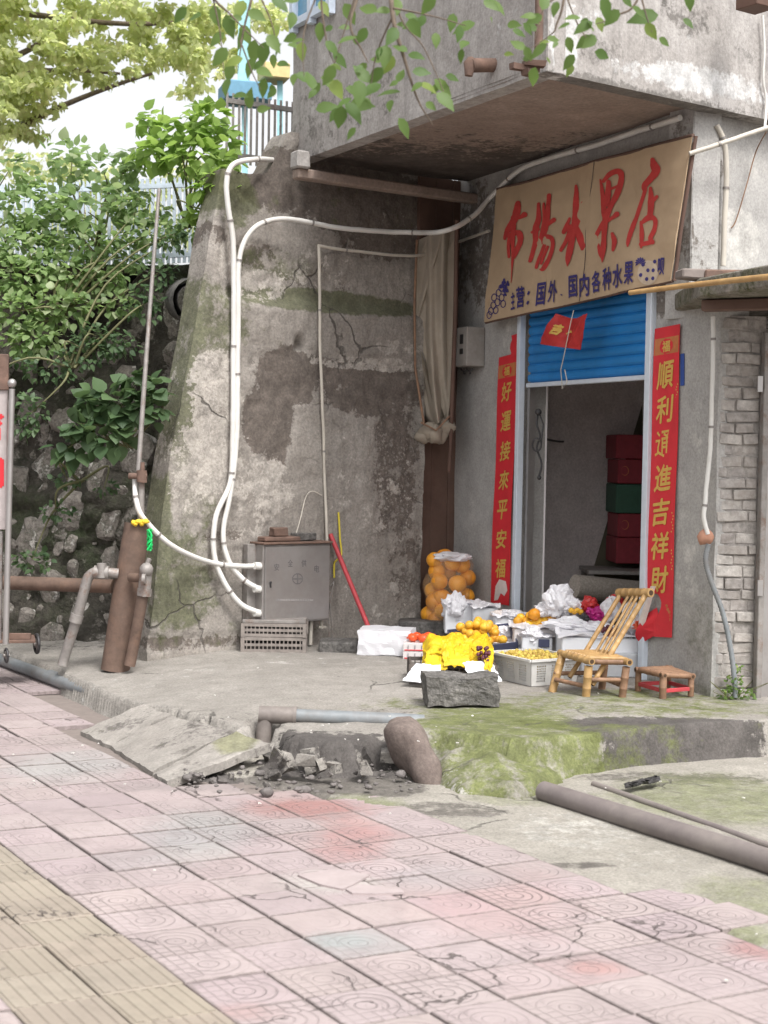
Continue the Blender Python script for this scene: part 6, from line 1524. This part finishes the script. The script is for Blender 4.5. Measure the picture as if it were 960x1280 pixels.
for (px, py, r, y) in ((46, 797, .070, 10.0), (8, 808, .05, 9.55)):
    g = MB(); c = at(px, py, y); c.z = .2 + r * 1.02; ax = V((.9, .45, 0)).normalized()
    xx, yy_ = frame(ax); ring = [c + (xx * math.cos(t) + yy_ * math.sin(t)) * r * .85 for t in [2 * math.pi * i / 20 for i in range(21)]]
    g.tube(ring, r * .16, 8); wh = g.build('wheel', M['darkmetal'], ct); g = MB(); g.tube([c - ax * .02, c + ax * .02], r * .22, 10)
    for k in range(5): t = k * 1.256; g.bar(c, c + (xx * math.cos(t) + yy_ * math.sin(t)) * r * .8, .008, .008)
    g.build('hub', M['galv'], wh)
a, b = at(-80, 785, 9.8), at(44, 787, 9.95); a.z = b.z = .2 + .11; g = MB(); g.bar(a, b, .30, .02); g.bar(a + V((0, 0, .03)), b + V((0, -.12, .03)), .03, .04); g.build('deck', M['rust'], ct, bevel=.003)

# ------------------------------------------------------------------ railings on the upper level
def railing(lab, a, b, h, n, mat, pk=.012):
    root = thing('railing', (V(a) + V(b)) / 2, lab, 'railing'); a = V(a); b = V(b)
    for z, nm in ((.06, 'rail'), (h - .06, 'rail')):
        g = MB(); g.bar(a + V((0, 0, z)), b + V((0, 0, z)), .03, .035); g.build(nm, mat, root)
    me = None
    for k in range(n):
        p = a.lerp(b, k / (n - 1))
        if me is None:
            g = MB(); g.box(V((0, 0, h / 2)), (pk * 2, pk * 2, h)); me = bpy.data.meshes.new('picket'); me.from_pydata(g.v, [], g.f); me.materials.append(mat)
        o = bpy.data.objects.new('picket', me); COL.objects.link(o); o.parent = root; o.location = p - root.location
    return root
p0, p1 = at(283, 203, 11.6), at(372, 200, 11.9); zg = p0.z; p1.z = zg
railing('dark railing on the upper street beside the concrete parapet', p0, p1, at(300, 116, 11.6).z - zg, 13, M['galv'], .009)
p0, p1 = at(-120, 322, 11.9), at(292, 262, 11.9); p0.z = 2.9; p1.z = 3.05
railing('pale blue picket railing behind the shrubs at the top of the stone wall', p0, p1, .66, 62, M['bluefence'], .012)
bx = thing('blue_kiosk', at(312, 118, 14), 'small blue and ochre stall roof beyond the dark railing', 'stall')
g = MB(); c = at(306, 118, 14); g.box(c, (.42, .4, .16), rz=.3); g.build('roof', M['blueplastic'] if False else simple('bright blue sheet', (.14, .30, .42), .5), bx, bevel=.01)
g = MB(); c = at(342, 92, 14); g.box(c, (.24, .3, .14), rz=.3); g.build('awning', M['ochre'], bx, bevel=.01)
g = MB(); c = at(305, 60, 14); g.bar(c - V((0, 0, .5)), c + V((0, 0, .6)), .10, .1, up=V((0, 1, 0))); g.bar(at(306, 118, 14), at(306, 220, 14), .05, .05, up=V((0, 1, 0))); g.bar(at(350, 98, 14), at(350, 220, 14), .05, .05, up=V((0, 1, 0))); g.build('post', simple('turquoise post', (.35, .62, .66), .5), bx)

# ------------------------------------------------------------------ plants
def stems(root, base, tips, r, mat, bend=.15):
    g = MB(); P = []
    for t in tips:
        m = base.lerp(t, .5) + V((U(-bend, bend), U(-bend, bend), U(0, bend))); pts = smooth_path([base + V((U(-.03, .03), U(-.03, .03), 0)), m, t], 5); P.append(pts)
        g.tube(pts, [r * (1 - .75 * i / (len(pts) - 1)) for i in range(len(pts))], 6)
    g.build('stem', mat, root); return P
def shrub(lab, base, clumps, n, size, mat, name='shrub', wide=.36, group=None, r=.012, up=.3, spread=1.):
    """clumps: (centre, (rx, ry, rz))"""
    root = thing(name, base, lab, name.replace('_', ' ') if name != 'shrub' else 'shrub', group)
    stems(root, V(base), [c for c, _ in clumps], r, M['stem'])
    P, A, N = [], [], []
    tot = sum(q[1][0] * q[1][2] for q in clumps)
    for c, rr in clumps:
        k = max(6, int(n * rr[0] * rr[2] / tot)); d = rnd_dirs(k); rad = np.random.uniform(.25, 1, (k, 1)) ** .6
        p = np.array(c) + d * rad * np.array(rr); P.append(p); a = d * .8 + rnd_dirs(k) * .9; a[:, 2] -= .35; A.append(a); nn = rnd_dirs(k, 0) * .55; nn[:, 2] += 1.; nn[:, 1] -= .35; N.append(nn)
    P = np.concatenate(P); A = np.concatenate(A); N = np.concatenate(N)
    o = leafcloud('foliage', P, np.random.uniform(.7, 1.2, len(P)) * size, A, N, mat, root, wide); return root
def K(px, py, y, rx, rz, ry=None):        # a clump seen at this spot, its radii in photograph pixels
    s = y / FOC; return (at(px, py, y), (rx * s, (ry or rx) * s, rz * s))
shrub('big leafed lime green shrub on the wall top beside the dark railing', at(235, 285, 11.3), [K(255, 150, 11.2, 34, 22), K(220, 165, 11.2, 36, 20), K(275, 175, 11.1, 26, 22), K(195, 190, 11.2, 30, 22), K(245, 200, 11.1, 45, 24), K(265, 232, 10.5, 26, 20, 10), K(280, 205, 10.6, 20, 16, 10), K(250, 262, 10.6, 22, 14, 8), K(180, 150, 11.3, 20, 12)], 430, .10, M['leaf_bright'], wide=.46)
shrub('mid green shrub with thin stems in the middle of the wall top', at(120, 320, 11.5), [K(90, 200, 11.4, 38, 28), K(130, 215, 11.4, 40, 28), K(70, 240, 11.3, 40, 26), K(150, 250, 11.2, 36, 20), K(110, 265, 11.1, 50, 22), K(165, 205, 11.4, 24, 22)], 400, .085, M['leaf_shrub'], wide=.42)
shrub('grey green shrub at the far left of the wall top', at(0, 330, 11.5), [K(10, 215, 11.4, 34, 26), K(-20, 260, 11.3, 40, 34), K(35, 265, 11.2, 34, 26), K(20, 300, 11.1, 34, 24), K(-60, 230, 11.4, 50, 44)], 380, .085, M['leaf_shrub'], wide=.44)
shrub('bright creeping plant covering the upper left of the stone wall', at(70, 400, 10.9), [K(30, 345, 10.9, 44, 28, 16), K(90, 340, 10.95, 46, 24, 16), K(20, 390, 10.75, 40, 30, 14), K(80, 385, 10.8, 44, 26, 14), K(130, 350, 10.95, 34, 20, 12), K(160, 320, 11.05, 30, 18, 12), K(40, 425, 10.7, 40, 24, 12), K(-60, 380, 10.8, 60, 60, 18), K(150, 380, 10.8, 24, 16, 10), K(30, 310, 11.0, 50, 24, 16), K(110, 305, 11.0, 50, 20, 16), K(190, 290, 11.05, 40, 18, 14), K(235, 285, 11.0, 26, 16, 12), K(60, 285, 11.15, 60, 22, 16), K(170, 265, 11.15, 44, 22, 14)], 2700, .062, M['leaf_shrub'], 'creeper', .4)
shrub('dark creeping ivy hanging down the middle of the stone wall', at(90, 460, 10.6), [K(60, 460, 10.6, 50, 18, 10), K(110, 440, 10.6, 40, 20, 10), K(180, 380, 10.7, 26, 24, 8), K(200, 340, 10.8, 26, 22, 8), K(35, 520, 10.45, 26, 30, 8), K(120, 420, 10.65, 40, 18, 8), K(150, 430, 10.6, 30, 16, 8), K(215, 300, 10.9, 26, 16, 8), K(-40, 480, 10.5, 40, 40, 10)], 900, .05, M['leaf_dark'], 'ivy', .36)
shrub('plant with broad dark green leaves growing out of the stone wall by the thin pole', at(160, 560, 10.35), [K(170, 480, 10.1, 26, 15, 14), K(150, 505, 10.05, 36, 18, 16), K(185, 510, 10.0, 22, 22, 14), K(120, 500, 10.1, 28, 16, 14), K(100, 530, 10.05, 28, 16, 12), K(85, 560, 10.05, 20, 16, 10), K(130, 545, 10.0, 34, 18, 14), K(195, 490, 10.0, 14, 18, 10)], 250, .105, M['leaf_dark'], 'fig_plant', .5)
shrub('small dark plant low on the stone wall behind the standpipe', at(100, 600, 10.35), [K(85, 600, 10.3, 22, 10, 8), K(70, 640, 10.3, 26, 12, 6), K(130, 610, 10.3, 16, 10, 6), K(40, 700, 10.3, 30, 14, 6)], 160, .045, M['leaf_dark'], 'small_plant', .4)
shrub('tiny weeds at the foot of the brick wall by the corrugated hose', PG.w(916, 872, .08), [(PG.w(918, 855, .09), (.05, .04, .06)), (PG.w(930, 868, .09), (.07, .04, .03)), (PG.w(908, 868, .09), (.05, .04, .03)), (PG.w(922, 835, .08), (.02, .02, .03))], 170, .024, M['leaf_near'], 'weed', .36, r=.003)
# bamboo pole and dry twigs on the canopy
g = MB(); g.tube([at(787, 366, 8.35), at(850, 358, 8.12), at(912, 351, 7.85), at(990, 343, 7.5)], [.014, .015, .016, .017], 10); tag(g.build('bamboo_pole', M['bamboo']), 'long pale bamboo pole lying along the canopy edge and crossing the banner corner', 'pole')

# large pale tree beyond the wall and overhanging branch in front
def tree(lab, base, trunk, limbs, clumps, n, size, mat, r, group=None):
    root = thing('tree', base, lab, 'tree', group)
    g = MB(); P = smooth_path([V(base)] + trunk, 6); g.tube(P, [r * (1 - .6 * i / (len(P) - 1)) for i in range(len(P))], 10); g.build('trunk', M['bark'], root)
    for l in limbs:
        g = MB(); Q = smooth_path(l, 6); g.tube(Q, [r * .35 * (1 - .7 * i / (len(Q) - 1)) for i in range(len(Q))], 8); g.build('limb', M['bark'], root)
    P_, A, N = [], [], []; tot = sum(q[1][0] * q[1][2] for q in clumps)
    for c, rr in clumps:
        k = int(n * rr[0] * rr[2] / tot); d = rnd_dirs(k); rad = np.random.uniform(.0, 1, (k, 1)) ** .5
        P_.append(np.array(c) + d * rad * np.array(rr)); a = rnd_dirs(k); a[:, 2] -= .5; A.append(a); nn = rnd_dirs(k); nn[:, 2] += .8; N.append(nn)
    leafcloud('crown', np.concatenate(P_), np.random.uniform(.6, 1.2, sum(len(x) for x in P_)) * size, np.concatenate(A), np.concatenate(N), mat, root, .34)
Yt = 19.
rc = random.Random(4)
cl_ = []
for (px, py, rx, rz) in [(20, 20, 50, 30), (70, 45, 40, 30), (20, 80, 40, 36), (50, 125, 50, 30), (15, 140, 40, 26), (120, 15, 50, 26), (150, 55, 40, 22), (190, 25, 44, 26), (215, 70, 40, 24), (175, 85, 24, 12), (255, 30, 36, 30), (260, 85, 30, 16), (115, 75, 26, 14), (320, 20, 40, 24), (-40, 60, 50, 80), (300, 75, 20, 16), (235, 110, 30, 10), (-30, -60, 120, 60), (150, -60, 120, 50), (90, 70, 30, 22), (60, 95, 50, 20), (130, 95, 30, 14), (230, 50, 40, 30), (20, 165, 40, 16)]:
    for _ in range(6): cl_.append(K(px + rc.uniform(-rx, rx) * .6, py + rc.uniform(-rz, rz) * .6, Yt + rc.uniform(-1, 1), rx * rc.uniform(.3, .62), rz * rc.uniform(.35, .7)))
tree('tall pale leafed tree overhanging the sky at the upper left', at(-260, 330, Yt), [at(-250, 150, Yt), at(-200, -40, Yt), at(-120, -220, Yt)],
     [[at(-235, 100, Yt), at(-60, 105, Yt), at(60, 88, Yt), at(150, 92, Yt)], [at(-200, 250, Yt), at(-20, 180, Yt), at(72, 135, Yt), at(140, 108, Yt), at(190, 92, Yt)], [at(-220, -20, Yt), at(-20, 10, Yt), at(160, 30, Yt), at(290, 20, Yt)], [at(-60, 105, Yt), at(40, 60, Yt), at(90, 20, Yt)]],
     cl_, 15500, .10, M['leaf_pale'], .16)
cl_ = [K(30 + 50 * k, 225 + rc.uniform(-25, 25), 24 + rc.uniform(-2, 2), 36, 24) for k in range(5)] + [K(-60 + 60 * k, 285 + rc.uniform(-12, 12), 25, 45, 26) for k in range(7)]
tree('low hazy tree standing behind the shrubs and pale railing', at(100, 330, 25), [at(102, 270, 25), at(100, 230, 25)], [[at(102, 270, 25), at(40, 235, 25)], [at(102, 270, 25), at(180, 235, 25)]], cl_, 2600, .12, M['leaf_pale'], .09)

# foreground branches with single leaves hanging into the top of the view
ov = thing('overhanging_branch', at(520, -60, 4.6), 'fresh green leafy branches hanging in front of the concrete upper floor', 'branch')
Yb = 4.6
def twig(pts, r0, r1=.0012):
    P = smooth_path([at(x, y, Yb + d) for (x, y, d) in pts], 6); g = MB(); g.tube(P, [r0 + (r1 - r0) * i / (len(P) - 1) for i in range(len(P))], 6); g.build('branch', M['bark'], ov)
twig([(470, -300, .3), (486, -60, .1), (491, 20, 0), (505, 72, 0), (522, 124, .02), (541, 156, .04)], .012)
twig([(470, -200, .2), (452, -30, 0), (438, 30, -.05), (452, 62, -.05), (460, 78, -.05)], .007)
twig([(420, -120, .1), (402, -20, 0), (408, 50, 0), (420, 84, 0)], .005)
twig([(340, -160, .3), (318, -20, .2), (304, 40, .2), (297, 92, .2)], .007)
twig([(250, -160, .3), (262, -20, .2), (290, 20, .2), (330, 60, .2)], .006)
twig([(720, -160, .1), (706, -10, .1), (696, 30, .1), (690, 42, .1), (664, 60, .1)], .006)
twig([(820, -160, .1), (800, -10, .1), (770, 20, .1), (745, 30, .1)], .006)
twig([(706, -10, .1), (722, 30, .1), (738, 54, .1)], .003)
for pts_ in ([(486, -60, .1), (500, 20, .05), (530, 60, .05), (556, 118, .05)], [(452, -30, 0), (430, 40, 0), (412, 100, 0)], [(491, 20, 0), (470, 70, .05), (462, 125, .05)], [(491, 10, 0), (540, 20, .05), (582, 32, .05)],
             [(402, -20, 0), (380, 40, 0), (380, 95, 0)], [(318, -20, .2), (340, 30, .2), (345, 62, .2)], [(262, -20, .2), (275, 40, .2), (280, 100, .2)], [(300, 50, .2), (315, 90, .2), (326, 112, .2)], [(706, -10, .1), (680, 10, .1), (668, 50, .1)], [(800, -10, .1), (808, 20, .1), (815, 40, .1)]):
    twig(pts_, .0035)
LV = [(437, 17, 32), (460, 11, 30), (479, 13, 24), (490, 45, 30), (481, 70, 34), (434, 49, 28), (452, 45, 26), (516, 30, 30), (535, 6, 30), (580, 34, 34), (565, 28, 26), (614, 6, 26), (377, 64, 28), (383, 98, 34), (411, 94, 30), (421, 111, 32), (452, 92, 34), (449, 116, 38), (464, 112, 34),
      (452, 131, 36), (486, 116, 34), (486, 81, 28), (527, 90, 26), (535, 109, 30), (554, 109, 34), (557, 126, 34), (501, 94, 24), (497, 8, 26), (344, 41, 28), (347, 64, 26), (287, 33, 34), (300, 50, 34), (321, 19, 30), (317, 65, 36), (329, 67, 34), (342, 54, 32), (275, 71, 32), (312, 123, 30), (292, 77, 28), (329, 110, 28), (283, 108, 30),
      (225, 19, 30), (388, 100, 30), (415, 60, 26), (470, 95, 30), (400, 40, 26), (425, 75, 28), (500, 60, 24), (365, 25, 26), (405, 10, 26), (430, 128, 24), (300, 12, 34), (270, 20, 34), (330, 90, 28), (545, 50, 22), (350, 5, 30),
      (681, 2, 26), (694, 11, 22), (757, 11, 34), (765, 22, 28), (750, 30, 22), (716, 22, 24), (729, 34, 30), (705, 32, 18), (737, 52, 28), (712, 56, 24), (692, 49, 22), (673, 64, 32), (649, 41, 22), (660, 36, 22), (647, 56, 26), (784, 2, 22), (804, 22, 44), (814, 39, 28), (799, 15, 26), (862, 2, 26), (660, 67, 20), (622, 8, 30), (668, 24, 24)]
P, S, A, N = [], [], [], []
for (x, y, s) in LV:
    th = U(0, math.pi) if R() < .85 else U(-math.pi, 0)      # mostly drooping
    dx, dy = math.cos(th), math.sin(th); dep = U(-.12, .2) + (.2 if x < 350 else 0)
    q = at(x, y, Yb + dep); L = s * .9 * Yb / FOC; ax = V((dx, U(-.5, .5), -dy)).normalized()
    P.append(q - ax * L * .5); S.append(L); A.append(ax); N.append(V((U(-.6, .6), -1 + U(-.4, .6), U(.0, .9))))
    for t_ in range(random.choice((0, 1, 1, 2))):
        P.append(q + V((U(-.06, .06), U(-.05, .25), U(-.05, .05)))); S.append(L * U(.5, 1.)); A.append(V((U(-1, 1), U(-.5, .5), U(-1, .2)))); N.append(V((U(-.6, .6), -1, U(.0, .9))))
leafcloud('foliage', [tuple(p) for p in P], S, [tuple(a) for a in A], [tuple(n) for n in N], M['leaf_near'], ov, .30)
# rusty outlet and bar on the parapet
c = PS.w(607, 78, .05); g = MB(); g.tube([c - PS.n * .1, c + PS.n * .10 - V((0, 0, .03))], .040, 14); g.tube([c + PS.n * .09, c + PS.n * .105 - V((0, 0, .02)), c + PS.n * .11 - V((0, 0, .09))], [.03, .036, .02], 10)
tag(g.build('water_spout', M['rust'], rough=.006, rs=30), 'rusty water spout sticking out low on the side of the upper floor', 'spout')
g = MB(); g.tube([at(674, -60, 7.78), at(674, 30, 7.80), at(673, 62, 7.80)], .022, 10); tag(g.build('rusty_pipe', M['rust']), 'short rusty upright pipe at the near corner of the upper floor', 'pipe')
g = MB(); c = at(672, 88, 7.95); 
for (x, y, l, rz) in ((656, 86, .16, .5), (668, 80, .12, .2), (662, 92, .09, .9)): g.box(at(x, y, 7.92), (l, .05, .03), rz=rz)
tag(g.build('broken_lath', M['brownwood'], rough=.01, rs=15), 'broken dark laths hanging from the near corner of the soffit', 'lath')
g = MB(); c = at(945, 4, 8.7); g.box(c, (.16, .16, .07), rz=.6); g.box(c + V((.0, 0, .06)), (.13, .13, .1), rz=.6); tag(g.build('window_ledge', M['brownwood'], bevel=.004), 'dark wooden bracket box at the top right corner of the parapet', 'bracket')
g = MB(); c = PG.p(PG.px(950, 60)[0], 0);
